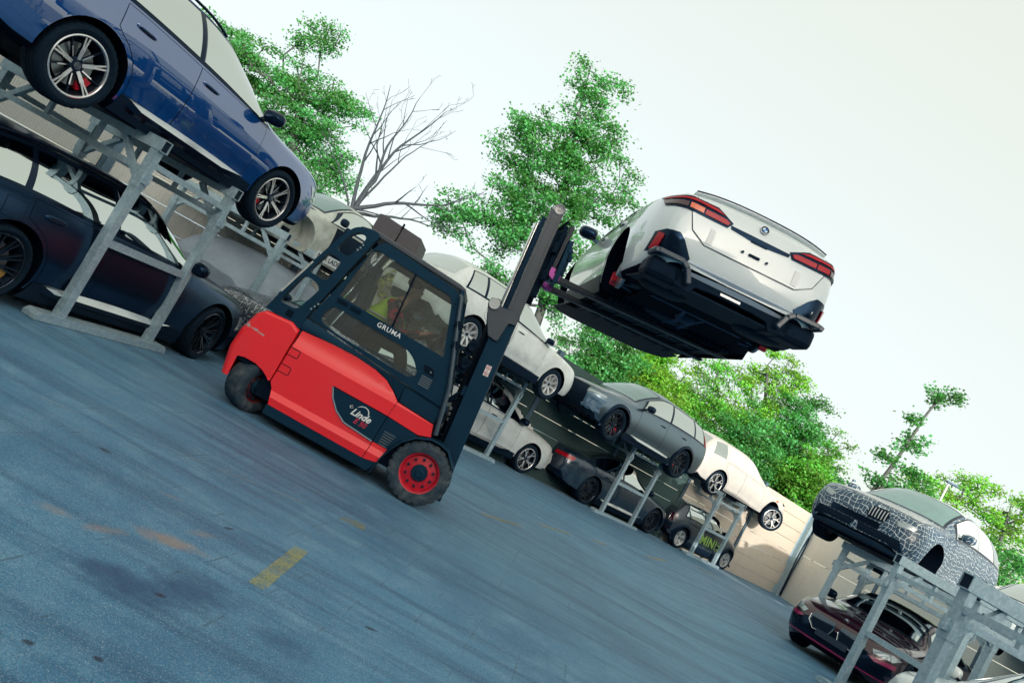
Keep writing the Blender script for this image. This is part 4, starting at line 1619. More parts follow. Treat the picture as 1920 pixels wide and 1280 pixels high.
# white car on the ground, below it
yaw = R(40)
c = mid_from_front((1.707, 18.536), yaw, 2.90, 0.96)
ix = car_thing('sport_utility_car', 'white car with crumpled plastic over its windscreen, on the ground behind the mast', 'car', (c.x, c.y, 0), yaw)
S = car_parts(ix, 'suv', M['dusty_white'], wb=2.90, W=1.96, H=1.68, rw=0.37, tw=0.26, rr=0.27, style='two', sill=M['gloss_black'])
pr = random.Random(5)
b = MB()
rows = []
for i in range(16):
    row = []
    for j in range(9):
        x = 1.25 - 1.25 * i / 15 * S.kx
        u = 0.74 + 0.26 * j / 8
        q = S.pt('top', x, u, 0.03 + 0.05 * pr.random() + 0.03 * math.sin(i * 1.9 + j), -1)
        if j == 8:
            q = q + Vector((0, -0.03 * pr.random(), -0.05 - 0.06 * pr.random()))
        row.append(q)
    rows.append(row)
b.grid(rows)
b.build('crumpled_foil', mat('white_plastic_foil', (0.66, 0.68, 0.66), 0.35, coat=0.4, coat_rough=0.2), ix, smooth=25)
b = MB()
rows = []
for i in range(8):
    row = []
    for j in range(6):
        z = 0.34 + 0.42 * i / 7
        y = -(0.70 + 0.22 * j / 5)
        h = S.bvh.ray_cast(Vector((S.x1 + 1, y, z)), Vector((-1, 0, 0)))[0]
        h = h if h is not None else Vector((S.x1 - 0.42, y, z))
        row.append(h + Vector((0.02 + 0.05 * pr.random(), -0.03 * pr.random(), 0.02 * pr.random())))
    rows.append(row)
b.grid(rows)
b.build('torn_foil', MATS['white_plastic_foil'], ix, smooth=20)

# satin grey car with its bumper off, on the rack
yaw = R(-139.0)
f = Vector((math.cos(yaw), math.sin(yaw)))
l = Vector((-f.y, f.x))
c = Vector((3.069, 18.033)) - f * 3.105 / 2 - l * 0.955
xm = car_thing('sport_utility_car', 'satin grey car without its front bumper raised on a rack above the dark saloon', 'car', (c.x, c.y, 2.109 - 0.40), yaw)
S = car_parts(xm, 'suv', M['grey_satin'], wb=3.105, W=2.0, H=1.74, rw=0.398, tw=0.29, rr=0.30, style='black', cal=M['cal_red'], sill=M['trim'], arch_trim=M['gloss_black'], wscreen=M['glass_light'], no_hood=True)
b = MB()
S.cast(b, [(-0.90, 0.26), (0.90, 0.26), (0.90, 0.66), (0.52, 0.78), (0.48, 0.92), (-0.48, 0.92), (-0.52, 0.78), (-0.90, 0.66)], True, 0.012, res=0.06)
b.build('bumper_core', M['under'], xm, smooth=30)
b = MB()
S.patch(b, 'top', lambda u: (1.12 - 0.05 * u * u) * S.kx, lambda u: (2.22 - 0.10 * u * u) * S.kx, -0.97, 0.97, 18, 20, 0.005, 1, 0, rim=0.006, mrim=1)
b.build('bonnet', [M['bonnet_reflect'], M['gap']], xm, smooth=50)
for sg in (1, -1):
    b = MB()
    S.cast(b, [(sg * 0.08, 0.72), (sg * 0.12, 0.64), (sg * 0.40, 0.64), (sg * 0.47, 0.74), (sg * 0.42, 0.88), (sg * 0.12, 0.88)], True, 0.014)
    k = b.build('grille', M['gap'], xm, smooth=50)
    if sg < 0:
        b = MB()
        ring = [(0.08, 0.72), (0.12, 0.64), (0.40, 0.64), (0.47, 0.74), (0.42, 0.88), (0.12, 0.88)]
        pts = []
        for y, z in ring:
            h = S.bvh.ray_cast(Vector((S.x1 + 1, sg * y, z)), Vector((-1, 0, 0)))[0]
            pts.append((h if h is not None else Vector((S.x1, sg * y, z))) + Vector((0.02, 0, 0)))
        b.tube(pts, 0.012, 6, closed=True)
        b.build('grille_surround', M['cal_red'], k, smooth=60)
for sg in (1, -1):
    b = MB()
    S.cast(b, [(sg * 0.52, 0.80), (sg * 0.56, 0.86), (sg * 0.90, 0.88), (sg * 0.92, 0.83)], True, 0.010)
    b.build('headlight', M['lamp_clear'], xm, smooth=50)
    # torn plastic foil over the open corner
    b = MB()
    pr = random.Random(3 + sg)
    rows = []
    for i in range(8):
        row = []
        for j in range(8):
            y = sg * (0.64 + 0.36 * j / 7)
            z = 0.42 + 0.34 * i / 7
            h = S.bvh.ray_cast(Vector((S.x1 + 1, y * 0.95, z)), Vector((-1, 0, 0)))[0]
            if h is None:
                h = Vector((S.x1 - 0.45, y, z))
            row.append(h + Vector((0.03 + pr.uniform(0, 0.05), sg * pr.uniform(0, 0.03), pr.uniform(-0.02, 0.02))))
        rows.append(row)
    b.grid(rows, flip=sg > 0)
    b.build('protective_foil', mat('grey_plastic_foil', (0.05, 0.11, 0.17), 0.4), xm, smooth=20)
    b = MB()
    S.patch(b, 'green', lambda t: (-2.16 + 0.20 * t) * S.kx, lambda t: (-2.08 + 0.16 * t) * S.kx, 0.05, 0.62, 4, 6, 0.010, sg)
    b.build('tail_lamp', M['lamp_red'], xm, smooth=50)

# dark saloon on the ground
yaw = R(39.4)
c = mid_from_rear((3.571, 19.649), yaw, 3.006, 0.935)
m5 = car_thing('saloon_car', 'dark blue grey saloon on the ground under the satin grey car', 'car', (c.x, c.y, 0), yaw)
S = car_parts(m5, 'sedan', M['dark_paint'], wb=3.006, W=1.95, H=1.51, rw=0.365, tw=0.28, rr=0.288, style='black', sill=M['trim'], roof_rails=False)
for sg in (1, -1):
    b = MB()
    S.cast(b, [(sg * 0.34, 0.84), (sg * 0.36, 0.93), (sg * 0.86, 0.96), (sg * 0.86, 0.86)], False, 0.010)
    b.build('tail_lamp', M['lamp_red'], m5, smooth=50)
b = MB()
S.cast(b, [(-0.84, 0.36), (0.84, 0.36), (0.80, 0.52), (0.5, 0.50), (-0.5, 0.50), (-0.80, 0.52)], False, 0.010, res=0.08)
b.build('diffuser', M['gloss_black'], m5, smooth=40)

# small charcoal hatchback
yaw = R(36.0)
c = mid_from_rear((6.993, 22.167), yaw, 2.467, 0.80)
mini = car_thing('small_hatchback', 'small charcoal hatchback with green lettering on its door, furthest along the row', 'car', (c.x, c.y, 0), yaw)
S = car_parts(mini, 'mini', M['mini_paint'], rw=0.305, tw=0.20, rr=0.215, style='mini', arch_trim=M['trim'], mirror_mat=mat('green_mirror_cap', (0.25, 0.36, 0.10), 0.3, coat=0.5), clad=True)
b = MB()
S.patch(b, 'top', lambda u: -1.38, lambda u: .28, -0.97, 0.97, 12, 14, 0.006)
b.build('roof', M['dusty_white'], mini, smooth=50)
for sg in (1, -1):
    b = MB()
    S.cast(b, [(sg * 0.56, 0.64), (sg * 0.72, 0.66), (sg * 0.72, 0.88), (sg * 0.56, 0.90)], False, 0.022)
    k = b.build('tail_lamp', M['lamp_dark'], mini, smooth=50)
    b = MB()
    ring = []
    for y, z in [(0.56, 0.64), (0.64, 0.65), (0.72, 0.66), (0.72, 0.77), (0.72, 0.88), (0.64, 0.89), (0.56, 0.90), (0.56, 0.77)]:
        h = S.bvh.ray_cast(Vector((S.x0 - 1, sg * y, z)), Vector((1, 0, 0)))[0]
        if h is not None:
            ring.append(h + Vector((-0.02, 0, 0)))
    b.tube(ring, 0.010, 6, closed=True)
    b.build('chrome_ring', M['chrome'], k, smooth=60)
    b = MB()
    S.cast(b, [(sg * 0.60, 0.42), (sg * 0.70, 0.42), (sg * 0.70, 0.46), (sg * 0.60, 0.46)], False, 0.012)
    b.build('reflector', M['lamp_red'], mini)
b = MB()
S.cast(b, [(-0.70, 0.40), (0.70, 0.40), (0.72, 0.60), (-0.72, 0.60)], False, 0.014, res=0.08)
b.build('bumper', M['trim'], mini, smooth=40)
green = mat('green_print', (0.30, 0.50, 0.10), 0.5)
# door print: the name and a plug badge, lying on the right-hand door
def on_side(S, obj, car, x, v, sgn, off, rz=0.0):
    q = S.pt('side', x, v, off, sgn)
    n = S.norm('side', x, v)
    n = Vector((n.x, n.y * sgn, n.z))
    zx = Vector((-sgn, 0, 0))            # reading direction: left to right seen from outside
    zx = (zx - n * zx.dot(n)).normalized()
    up = n.cross(zx)
    mt = Matrix((zx, up, n)).transposed()
    obj.parent = car
    obj.matrix_local = Matrix.Translation(q) @ mt.to_4x4() @ Matrix.Rotation(rz, 4, 'Z')


tm = text_mesh('lettering', 'MINI', 0.30, green, offset=0.008, spacing=1.1, shear=-0.18, width=0.86)
o = link('lettering', tm)
# text runs towards the nose on the right-hand side
q = S.pt('side', 0.04, 0.50, 0.010, -1)
n = S.norm('side', 0.04, 0.50)
n = Vector((n.x, -n.y, n.z))
zx = Vector((1, 0, 0))
up = n.cross(zx).normalized()
o.parent = mini
o.matrix_local = Matrix.Translation(q) @ Matrix((zx, up, n)).transposed().to_4x4()
b = MB()
b.lathe([(0.155, 0.0), (0.155, 0.004), (0.140, 0.004)], 36, ax=(0, 0, 1), m=0)
b.lathe([(0.140, 0.003), (0.0, 0.003)], 36, ax=(0, 0, 1), m=1)
arc = [(0.105 * math.cos(t), 0.105 * math.sin(t)) for t in np.linspace(R(-140), R(140), 22)] + [(0.0, 0.075), (-0.06, 0.075), (-0.06, 0.035), (0.03, 0.035), (0.03, -0.035), (-0.06, -0.035), (-0.06, -0.075), (0.0, -0.075)]
b.prism(arc, (0, 0, 0.003), (1, 0, 0), (0, 1, 0), (0, 0, 0.003), m=2)
o = b.build('plug_badge', [mat('pale_print', (0.45, 0.52, 0.50), 0.5), M['gloss_black'], green], mini)
q = S.pt('side', 0.55, 0.48, 0.012, -1)
o.matrix_local = Matrix.Translation(q) @ Matrix((zx, up, n)).transposed().to_4x4()

# battered white car on the furthest rack
yaw = R(33.5)
c = mid_from_rear((7.161, 22.124), yaw, 2.9, 0.95)
dmg = car_thing('sport_utility_car', 'battered white wrapped car with its nose torn off, raised above the small charcoal hatchback', 'car', (c.x, c.y, 2.195 - 0.375), yaw)
S = car_parts(dmg, 'suv', M['wrinkled_white'], wb=2.9, W=1.96, H=1.66, rw=0.375, tw=0.26, rr=0.285, style='two', clad=False, handles=False, mirrors=False, windows=False, no_hood=True, wheels=(1, 0, 1, 1))
add_wheel(dmg, 1.50, -1.02, 0.30, -1, 'two', 0.375, 0.26, 0.285, None, None, 0, steer=R(-24))
b = MB()
S.patch(b, 'top', lambda u: -2.30, lambda u: -2.02, -0.86, 0.86, 8, 12, 0.008)
b.build('rear_window', M['glass'], dmg, smooth=50)
b = MB()
S.patch(b, 'green', lambda t: -2.12 + 0.16 * t, lambda t: -1.50 + 0.05 * t, 0.06, 0.92, 8, 5, 0.006, -1)
b.build('quarter_window', M['glass'], dmg, smooth=50)
for xx in ((-1.35, -0.5), (-0.4, 0.35)):
    b = MB()
    S.patch(b, 'green', lambda t: xx[0] + 0.08 * t, lambda t: xx[1] - 0.15 * t, 0.14, 0.86, 8, 5, 0.006, -1)
    b.build('foiled_window', M['dusty_white'], dmg, smooth=50)
b = MB()
pr = random.Random(11)
for i in range(46):
    y = pr.uniform(-0.85, 0.85)
    z = pr.uniform(0.3, 0.85)
    x = S.x1 - 0.12 - 0.3 * (abs(y) / 0.85) ** 2 + pr.uniform(-0.1, 0.1)
    s_ = pr.uniform(0.05, 0.16)
    b.box((x, y, z), (s_ * 0.5, s_ * 1.4, s_ * 0.5), Euler((pr.uniform(-1, 1), pr.uniform(-1, 1), pr.uniform(-1, 1))).to_matrix(), m=i % 3)
kind(b.build('wrecked_front', [M['wrinkled_white'], M['under'], M['galv_dark']], dmg), 'stuff')
b = MB()
b.ellipsoid((1.55, -0.93, 0.86), (0.06, 0.05, 0.035))
b.build('indicator', M['lamp_amber'], dmg, smooth=60)
# ------------------------------------------------------------------ white saloon on the forks, seen from behind and below
wyaw, wroll = R(94.8), R(-4.4)
wm = Matrix.Translation((1.344, 9.235, 2.91)) @ (Matrix.Rotation(wyaw, 4, 'Z') @ Matrix.Rotation(wroll, 4, 'X')) @ Matrix.Translation((0.06, 0, 0))
wh = thing('saloon_car', 'white saloon without wheels lifted high on the forklift forks', 'car', group='cars parked in the yard')
wh.matrix_world = wm
S = car_parts(wh, 'sedan', M['white'], rw=0.36, tw=0.26, rr=0.27, clad=True, wheels=(0, 0, 0, 0), mirror_mat=M['gloss_black'])
wbh = S.wb / 2


def tail(name, poly, m, off=0.008, res=0.05, parent=None, thick=0.012, mirror=True, smooth=45):
    """one panel on each side of the tail: poly in (y, z) for the left side"""
    out = []
    for sg in ((1, -1) if mirror else (1,)):
        b = MB()
        S.cast(b, [(sg * y, z) for y, z in poly], False, off, res=res, thick=thick)
        out.append(b.build(name, m, parent or wh, smooth=smooth))
    return out


# boot lid
b = MB()
S.cast(b, [(-0.66, 0.86), (-0.60, 0.72), (-0.45, 0.64), (0.45, 0.64), (0.60, 0.72), (0.66, 0.86), (0.655, 1.02), (-0.655, 1.02)], False, 0.006, res=0.04, thick=0.008)
lid = b.build('boot_lid', M['white'], wh, smooth=50)
# shut line
b = MB()


def line_on_tail(mb, pts, r, off=0.004, n=14, front=False):
    path = []
    for i in range(len(pts) - 1):
        for k in range(n):
            t = k / n
            y = pts[i][0] + (pts[i + 1][0] - pts[i][0]) * t
            z = pts[i][1] + (pts[i + 1][1] - pts[i][1]) * t
            path.append((y, z))
    path.append(pts[-1])
    q = []
    for y, z in path:
        h = S.bvh.ray_cast(Vector(((S.x1 + 1) if front else (S.x0 - 1), y, z)), Vector((-1 if front else 1, 0, 0)))[0]
        if h is not None:
            q.append(h + Vector((off if front else -off, 0, 0)))
    mb.tube(q, r, 6)


line_on_tail(b, [(-0.655, 1.03), (-0.665, 0.86), (-0.605, 0.715), (-0.455, 0.633), (0.455, 0.633), (0.605, 0.715), (0.665, 0.86), (0.655, 1.03)], 0.0026)
b.build('shut_line', M['gap'], lid)
# spoiler lip
b = MB()
pts = []
for i in range(33):
    u = -0.92 + 1.84 * i / 32
    q = S.pt('top', -2.555 + 0.12 * abs(u) ** 3, u * 0.98, 0.006)
    pts.append(q)
rows = []
for q in pts:
    rows.append([q + Vector((0.10, 0, 0.0)), q + Vector((0.0, 0, 0.020)), q + Vector((-0.035, 0, 0.026)), q + Vector((-0.036, 0, 0.012)), q + Vector((-0.005, 0, -0.008))])
b.grid(rows)
b.build('spoiler', [M['white']], lid, smooth=40)
b = MB()
b.tube([q + Vector((-0.037, 0, 0.027)) for q in pts], 0.006, 6)
b.build('spoiler_edge', M['gloss_black'], lid, smooth=60)
# tail lamps: black housing, two red bands, amber corner
for sg in (1, -1):
    b = MB()
    S.cast(b, [(sg * 0.285, 0.925), (sg * 0.325, 0.868), (sg * 0.60, 0.872), (sg * 0.86, 0.885), (sg * 0.875, 0.985), (sg * 0.70, 1.010), (sg * 0.46, 1.004)], False, 0.014, res=0.04)
    lamp = b.build('tail_lamp', M['gloss_black'], wh, smooth=50)
    b = MB()
    S.cast(b, [(sg * 0.375, 0.958), (sg * 0.47, 0.987), (sg * 0.70, 0.992), (sg * 0.865, 0.968), (sg * 0.865, 0.954), (sg * 0.70, 0.972), (sg * 0.47, 0.962)], False, 0.022, res=0.04)
    b.build('light_band', M['lamp_red'], lamp, smooth=50)
    b = MB()
    S.cast(b, [(sg * 0.315, 0.912), (sg * 0.335, 0.886), (sg * 0.56, 0.892), (sg * 0.56, 0.938), (sg * 0.36, 0.932)], False, 0.022, res=0.04)
    b.build('light_band', M['lamp_red'], lamp, smooth=50)
    b = MB()
    S.cast(b, [(sg * 0.575, 0.893), (sg * 0.70, 0.896), (sg * 0.70, 0.944), (sg * 0.575, 0.939)], False, 0.022, res=0.04)
    b.build('indicator', M['lamp_amber'] if sg > 0 else M['lamp_red'], lamp, smooth=50)
    b = MB()
    S.cast(b, [(sg * 0.715, 0.896), (sg * 0.862, 0.897), (sg * 0.868, 0.938), (sg * 0.715, 0.944)], False, 0.022, res=0.04)
    b.build('light_band', M['lamp_dark'], lamp, smooth=50)
# dark grip strip between the lamps
b = MB()
S.cast(b, [(-0.30, 0.905), (0.30, 0.905), (0.29, 0.872), (0.10, 0.855), (-0.10, 0.855), (-0.29, 0.872)], False, 0.010, res=0.05)
b.build('handle_strip', M['gloss_black'], lid, smooth=50)
b = MB()
S.cast(b, [(-0.09, 0.868), (0.09, 0.868), (0.08, 0.848), (-0.08, 0.848)], False, 0.016, res=0.05)
b.build('camera_housing', M['trim'], lid, smooth=50)
h = S.bvh.ray_cast(Vector((S.x0 - 1, 0, 1.0)), Vector((1, 0, 0)))
n = h[1] if h[1].x < 0 else -h[1]
o = roundel(wh, h[0] + n * 0.014, (0, 0, 0), 0.042)
zz = n.normalized()
xx = Vector((0, -1, 0))
yy = zz.cross(xx).normalized()
o.matrix_local = Matrix.Translation(h[0] + n * 0.014) @ Matrix((xx, yy, zz)).transposed().to_4x4() @ Matrix.Scale(0.042, 4)
# plate mount: two screws and a slot
for y, z, r_ in ((0.115, 0.735, 0.012), (-0.125, 0.735, 0.012)):
    b = MB()
    b.lathe([(r_, 0), (r_, 0.012), (r_ * 0.6, 0.012), (r_ * 0.55, 0.006), (0.0, 0.006)], 16, o=(S.x0 - 0.008, y, z), ax=(-1, 0, 0))
    b.build('screw', M['under_pipe'], lid, smooth=40)
b = MB()
b.box((S.x0 - 0.012, 0.0, 0.737), (0.010, 0.11, 0.026))
b.build('plate_slot', M['under_pipe'], lid, bevel=0.006)
b = MB()
b.box((S.x0 - 0.018, 0.0, 0.737), (0.006, 0.085, 0.010))
b.build('slot_opening', M['gap'], lid)
# pale tape strips
for sg in (1, -1):
    b = MB()
    S.cast(b, [(sg * 0.40, 0.66), (sg * 0.455, 0.66), (sg * 0.455, 0.80), (sg * 0.40, 0.80)], False, 0.012, res=0.05, thick=0.003)
    b.build('tape_strip', mat('white_tape', (0.80, 0.82, 0.81), 0.5), lid)
# bumper corner recesses with reflector
for sg in (1, -1):
    b = MB()
    S.cast(b, [(sg * 0.865, 0.43), (sg * 0.860, 0.61), (sg * 0.80, 0.645), (sg * 0.69, 0.652), (sg * 0.625, 0.60), (sg * 0.520, 0.470), (sg * 0.53, 0.44)], False, 0.006, res=0.04)
    pc = b.build('bumper_vent', M['gloss_black'], wh, smooth=30)
    b = MB()
    S.cast(b, [(sg * 0.845, 0.45), (sg * 0.800, 0.45), (sg * 0.795, 0.59), (sg * 0.835, 0.605)], False, 0.022, res=0.04)
    b.build('reflector', M['lamp_red'], pc, smooth=40)
    b = MB()
    b.lathe([(0.022, 0), (0.020, 0.006), (0.0, 0.006)], 18, o=(S.x0 + 0.05, sg * 0.715, 0.585), ax=(-1, 0, 0))
    b.build('parking_sensor', M['under_pipe'], pc, smooth=40)
# lower lip: pale blade and dark diffuser
b = MB()
rows = []
for i in range(15):
    y = -0.53 + 1.06 * i / 14
    bow = 0.05 * (1 - (y / 0.53) ** 2)
    rows.append([Vector((-2.655 - bow * 0.3, y, 0.462)), Vector((-2.665 - bow * 0.3, y, 0.44)), Vector((-2.60 - bow * 0.3, y, 0.348)), Vector((-2.56, y, 0.345))])
b.grid(rows)
b.build('lower_lip', mat('pale_grey_paint', (0.36, 0.43, 0.50), 0.3, coat=0.8), wh, smooth=35)
b = MB()
b.prism([(-0.60, 0.352), (0.60, 0.352), (0.56, 0.22), (0.40, 0.20), (0.36, 0.27), (0.20, 0.285), (-0.20, 0.285), (-0.36, 0.27), (-0.40, 0.20), (-0.56, 0.22)], (-2.62, 0, 0), (0, 1, 0), (0, 0, 1), (0.24, 0, 0))
b.build('diffuser', M['under'], wh, bevel=0.01)
b = MB()
b.box((-2.626, 0.03, 0.318), (0.008, 0.20, 0.022))
b.build('fog_reflector', M['rim_silver'], wh)
# exhaust surround boxes, open below
for sg in (1, -1):
    b = MB()
    pth = [(sg * 0.845, 0.415), (sg * 0.80, 0.43), (sg * 0.56, 0.43), (sg * 0.50, 0.385), (sg * 0.445, 0.265)]
    for i in range(len(pth) - 1):
        (ya, za), (yb, zb_) = pth[i], pth[i + 1]
        a_, c_ = Vector((-2.66, ya, za)), Vector((-2.66, yb, zb_))
        b.beam(a_ + Vector((0.09, 0, 0)) - (c_ - a_) * 0.02, c_ + Vector((0.09, 0, 0)) + (c_ - a_) * 0.02, 0.24, 0.050, up=(c_ - a_).cross(Vector((1, 0, 0))))
    e = b.build('exhaust_surround', mat('dark_blue_grey_trim', (0.020, 0.040, 0.066), 0.35, coat=0.4), wh, bevel=0.012)
    b = MB()
    b.box((-2.47, sg * 0.66, 0.30), (0.30, 0.36, 0.19))
    b.build('tail_pipe', M['under'], e, bevel=0.05)
# underside
b = MB()
b.prism([(-1.05, -0.72), (1.05, -0.72), (1.05, 0.72), (-1.05, 0.72)], (0, 0, 0.165), (1, 0, 0), (0, 1, 0), (0, 0, -0.035))
b.build('floor_panel', M['under'], wh, bevel=0.01)
ub = MB()
ur = random.Random(21)
for y in (-0.62, -0.42, -0.16, 0.16, 0.42, 0.62):
    ub.beam((-1.02, y, 0.118), (1.02, y, 0.118), 0.07 if abs(y) > 0.5 else 0.05, 0.03)
for x in (-0.9, -0.45, 0.1, 0.6):
    ub.beam((x, -0.60, 0.116), (x, 0.60, 0.116), 0.035, 0.022)
o_ = ub.build('floor_rib', M['under'], wh, bevel=0.008)
kind(o_, 'stuff')
for c_, r_ in (((-1.05, 0.10, 0.20), (0.28, 0.30, 0.06)), ((-2.15, 0.50, 0.26), (0.20, 0.26, 0.08)), ((-2.15, -0.50, 0.26), (0.20, 0.26, 0.08))):
    ub = MB()
    ub.ellipsoid(c_, r_, e=0.7)
    ub.build('silencer', M['under'], wh, smooth=50)
ub = MB()
ub.tube([(-0.9, 0.10, 0.16), (-1.4, 0.05, 0.17), (-1.8, 0.12, 0.24), (-2.05, 0.35, 0.26)], 0.035, 10)
ub.tube([(-0.9, -0.10, 0.16), (-1.4, -0.05, 0.17), (-1.8, -0.12, 0.24), (-2.05, -0.35, 0.26)], 0.035, 10)
ub.build('exhaust_pipe', M['under_pipe'], wh, smooth=50)
for yb in (0.45, -0.45):
    ub = MB()
    for y in np.linspace(-0.18, 0.20, 8):
        ub.lathe([(0.075, -0.016), (0.095, 0.0), (0.075, 0.016)], 16, o=(-1.02, yb + y, 0.19), ax=(0, 1, 0))
    kind(ub.build('bellows', M['under'], wh, smooth=40), 'stuff')
# rear and front subframes, arms and hubs
for x, nm in ((-wbh, 'rear_subframe'), (wbh, 'front_subframe')):
    ub = MB()
    ub.beam((x - 0.28, -0.50, 0.24), (x - 0.28, 0.50, 0.24), 0.10, 0.08)
    ub.beam((x + 0.28, -0.50, 0.22), (x + 0.28, 0.50, 0.22), 0.10, 0.08)
    ub.ellipsoid((x, 0, 0.27), (0.20, 0.16, 0.13))
    for sg in (1, -1):
        ub.beam((x - 0.26, sg * 0.40, 0.26), (x - 0.04, sg * 0.76, 0.25), 0.06, 0.05)
        ub.beam((x + 0.28, sg * 0.40, 0.24), (x + 0.04, sg * 0.76, 0.24), 0.09, 0.04)
        ub.beam((x + 0.10, sg * 0.30, 0.30), (x + 0.05, sg * 0.76, 0.30), 0.05, 0.05)
        ub.tube([(x, sg * 0.15, 0.33), (x, sg * 0.72, 0.36)], 0.030, 10)
        ub.tube([(x + 0.05, sg * 0.62, 0.25), (x + 0.10, sg * 0.58, 0.66)], 0.045, 12)
        for k in range(7):
            ub.lathe([(0.065, -0.012), (0.078, 0), (0.065, 0.012)], 14, o=(x - 0.17, sg * 0.52, 0.30 + k * 0.04), ax=(0, 0, 1))
    ub.build(nm, M['under_pipe'], wh, smooth=40)
    for sg in (1, -1):
        hub = sub('hub', wh, (x, sg * 0.80, 0.36), (0, 0, 0 if sg > 0 else PI))
        hb = MB()
        hb.lathe([(0.0, 0.045), (0.075, 0.045), (0.08, 0.0), (0.19, 0.0), (0.19, -0.03), (0.05, -0.03)], 36, ax=(0, 1, 0))
        hb.build('brake_disc', M['disc'], hub, smooth=30)
        cl = link('caliper', caliper_mesh(0.27, M['cal_red']), hub)
        cl.rotation_euler = (0, R(150) if x > 0 else R(25), 0)
ub = MB()
ub.prism([(1.0, -0.66), (1.15, -0.86), (1.85, -0.90), (2.15, -0.78), (2.33, -0.55), (2.33, 0.55), (2.15, 0.78), (1.85, 0.90), (1.15, 0.86), (1.0, 0.66)], (0, 0, 0.155), (1, 0, 0), (0, 1, 0), (0, 0, -0.02))
ub.build('engine_tray', M['under'], wh)
ub = MB()
ub.prism([(-2.60, -0.60), (-2.45, -0.78), (-2.02, -0.86), (-2.02, 0.86), (-2.45, 0.78), (-2.60, 0.60)], (0, 0, 0.245), (1, 0, 0), (0, 1, 0), (0, 0, -0.02))
ub.build('boot_floor', M['under'], wh)
# ------------------------------------------------------------------ forklift truck
fk = thing('forklift_truck', 'red and dark grey cab forklift truck holding up the white saloon', 'forklift', (-0.19, 8.84, 0), (0, 0, R(0.8)))
F_GREY = mat('dark_blue_grey_metal', (0.008, 0.028, 0.050), 0.42, 0.0, spec=0.28, var=0.10, vscale=5, bump=0.03, bscale=200)
F_SKYLIT = mat('skylit_grey_metal', (0.050, 0.062, 0.078), 0.45, var=0.10, vscale=5, bump=0.03, bscale=200)  # lighter copy of the grey for upper parts, sky brightness painted in
F_RED = mat('red_enamel', (0.92, 0.020, 0.030), 0.36, spec=0.45, coat=0.25, coat_rough=0.2, var=0.10, vscale=3.0, col2=(0.74, 0.010, 0.020), c2scale=1.6)
for _m in (F_GREY,):
    _m.node_tree.nodes['Principled BSDF'].inputs['Specular Tint'].default_value = (0.22, 0.55, 1.0, 1)
F_LINE = mat('pale_edge_trim', (0.20, 0.28, 0.33), 0.4)
F_BLACK = mat('black_rubber', (0.003, 0.006, 0.012), 0.6, spec=0.2)
F_BLACK.node_tree.nodes['Principled BSDF'].inputs['Specular Tint'].default_value = (0.22, 0.55, 1.0, 1)


def chipped_red():
    m = mat('chipped_red_enamel', (0.92, 0.020, 0.030), 0.36, coat=0.25, coat_rough=0.2)
    g = NG(m)
    b = g.t.nodes['Principled BSDF']
    tc = g.n('ShaderNodeTexCoord').outputs['Object']
    sp = g.n('ShaderNodeSeparateXYZ')
    g.put(sp.inputs[0], tc)
    nz = g.noise(g.mapping(tc, sc=(1.0, 1.0, 2.2)), 16.0, 6.0, 0.75)
    # a scrape that runs along the flank at bumper height
    zc = g.math('ADD', sp.outputs['Z'], g.math('MULTIPLY', g.math('ADD', sp.outputs['X'], 2.1), 0.10))
    band = g.ramp(g.math('ABSOLUTE', g.math('SUBTRACT', zc, 0.815)), 0.055, 0.0, 0.0, 1.0)
    lft = g.ramp(sp.outputs['X'], -1.93, -2.20, 0.0, 1.0)
    k = g.math('GREATER_THAN', g.math('ADD', g.math('MULTIPLY', g.math('MULTIPLY', band, lft), 0.36), nz), 0.80)
    k2 = g.math('GREATER_THAN', g.noise(tc, 46.0, 3.0, 0.6), 0.72)
    scr = g.math('GREATER_THAN', g.noise(g.mapping(tc, rot=(0, R(28), 0), sc=(1.2, 1.0, 30.0)), 5.0, 3.0, 0.6), 0.74)
    fade = g.ramp(g.noise(tc, 1.7, 5.0, 0.7), 0.4, 0.7)
    c = g.mix(k, (0.92, 0.020, 0.030), (0.36, 0.40, 0.38))
    c = g.mix(g.math('MULTIPLY', fade, 0.35), c, (0.80, 0.055, 0.060))
    c = g.mix(g.math('MULTIPLY', k2, 0.5), c, (0.75, 0.25, 0.25))
    c = g.mix(g.math('MULTIPLY', scr, 0.35), c, (0.62, 0.16, 0.16))
    g.put(b.inputs['Base Color'], c)
    return m


F_CHIP = chipped_red()


def rounded(poly, r, n=4):
    """polygon with rounded corners; r a number or a list"""
    out = []
    k = len(poly)
    for i in range(k):
        p = Vector(poly[i])
        a = Vector(poly[i - 1]) - p
        c = Vector(poly[(i + 1) % k]) - p
        rr = r[i] if isinstance(r, (list, tuple)) else r
        rr = min(rr, a.length * 0.48, c.length * 0.48)
        if rr < 1e-4:
            out.append(tuple(p))
            continue
        A = p + a.normalized() * rr
        B = p + c.normalized() * rr
        for j in range(n + 1):
            t = j / n
            q = A * (1 - t) ** 2 + p * (2 * t * (1 - t)) + B * t * t
            out.append((q.x, q.y))
    return out


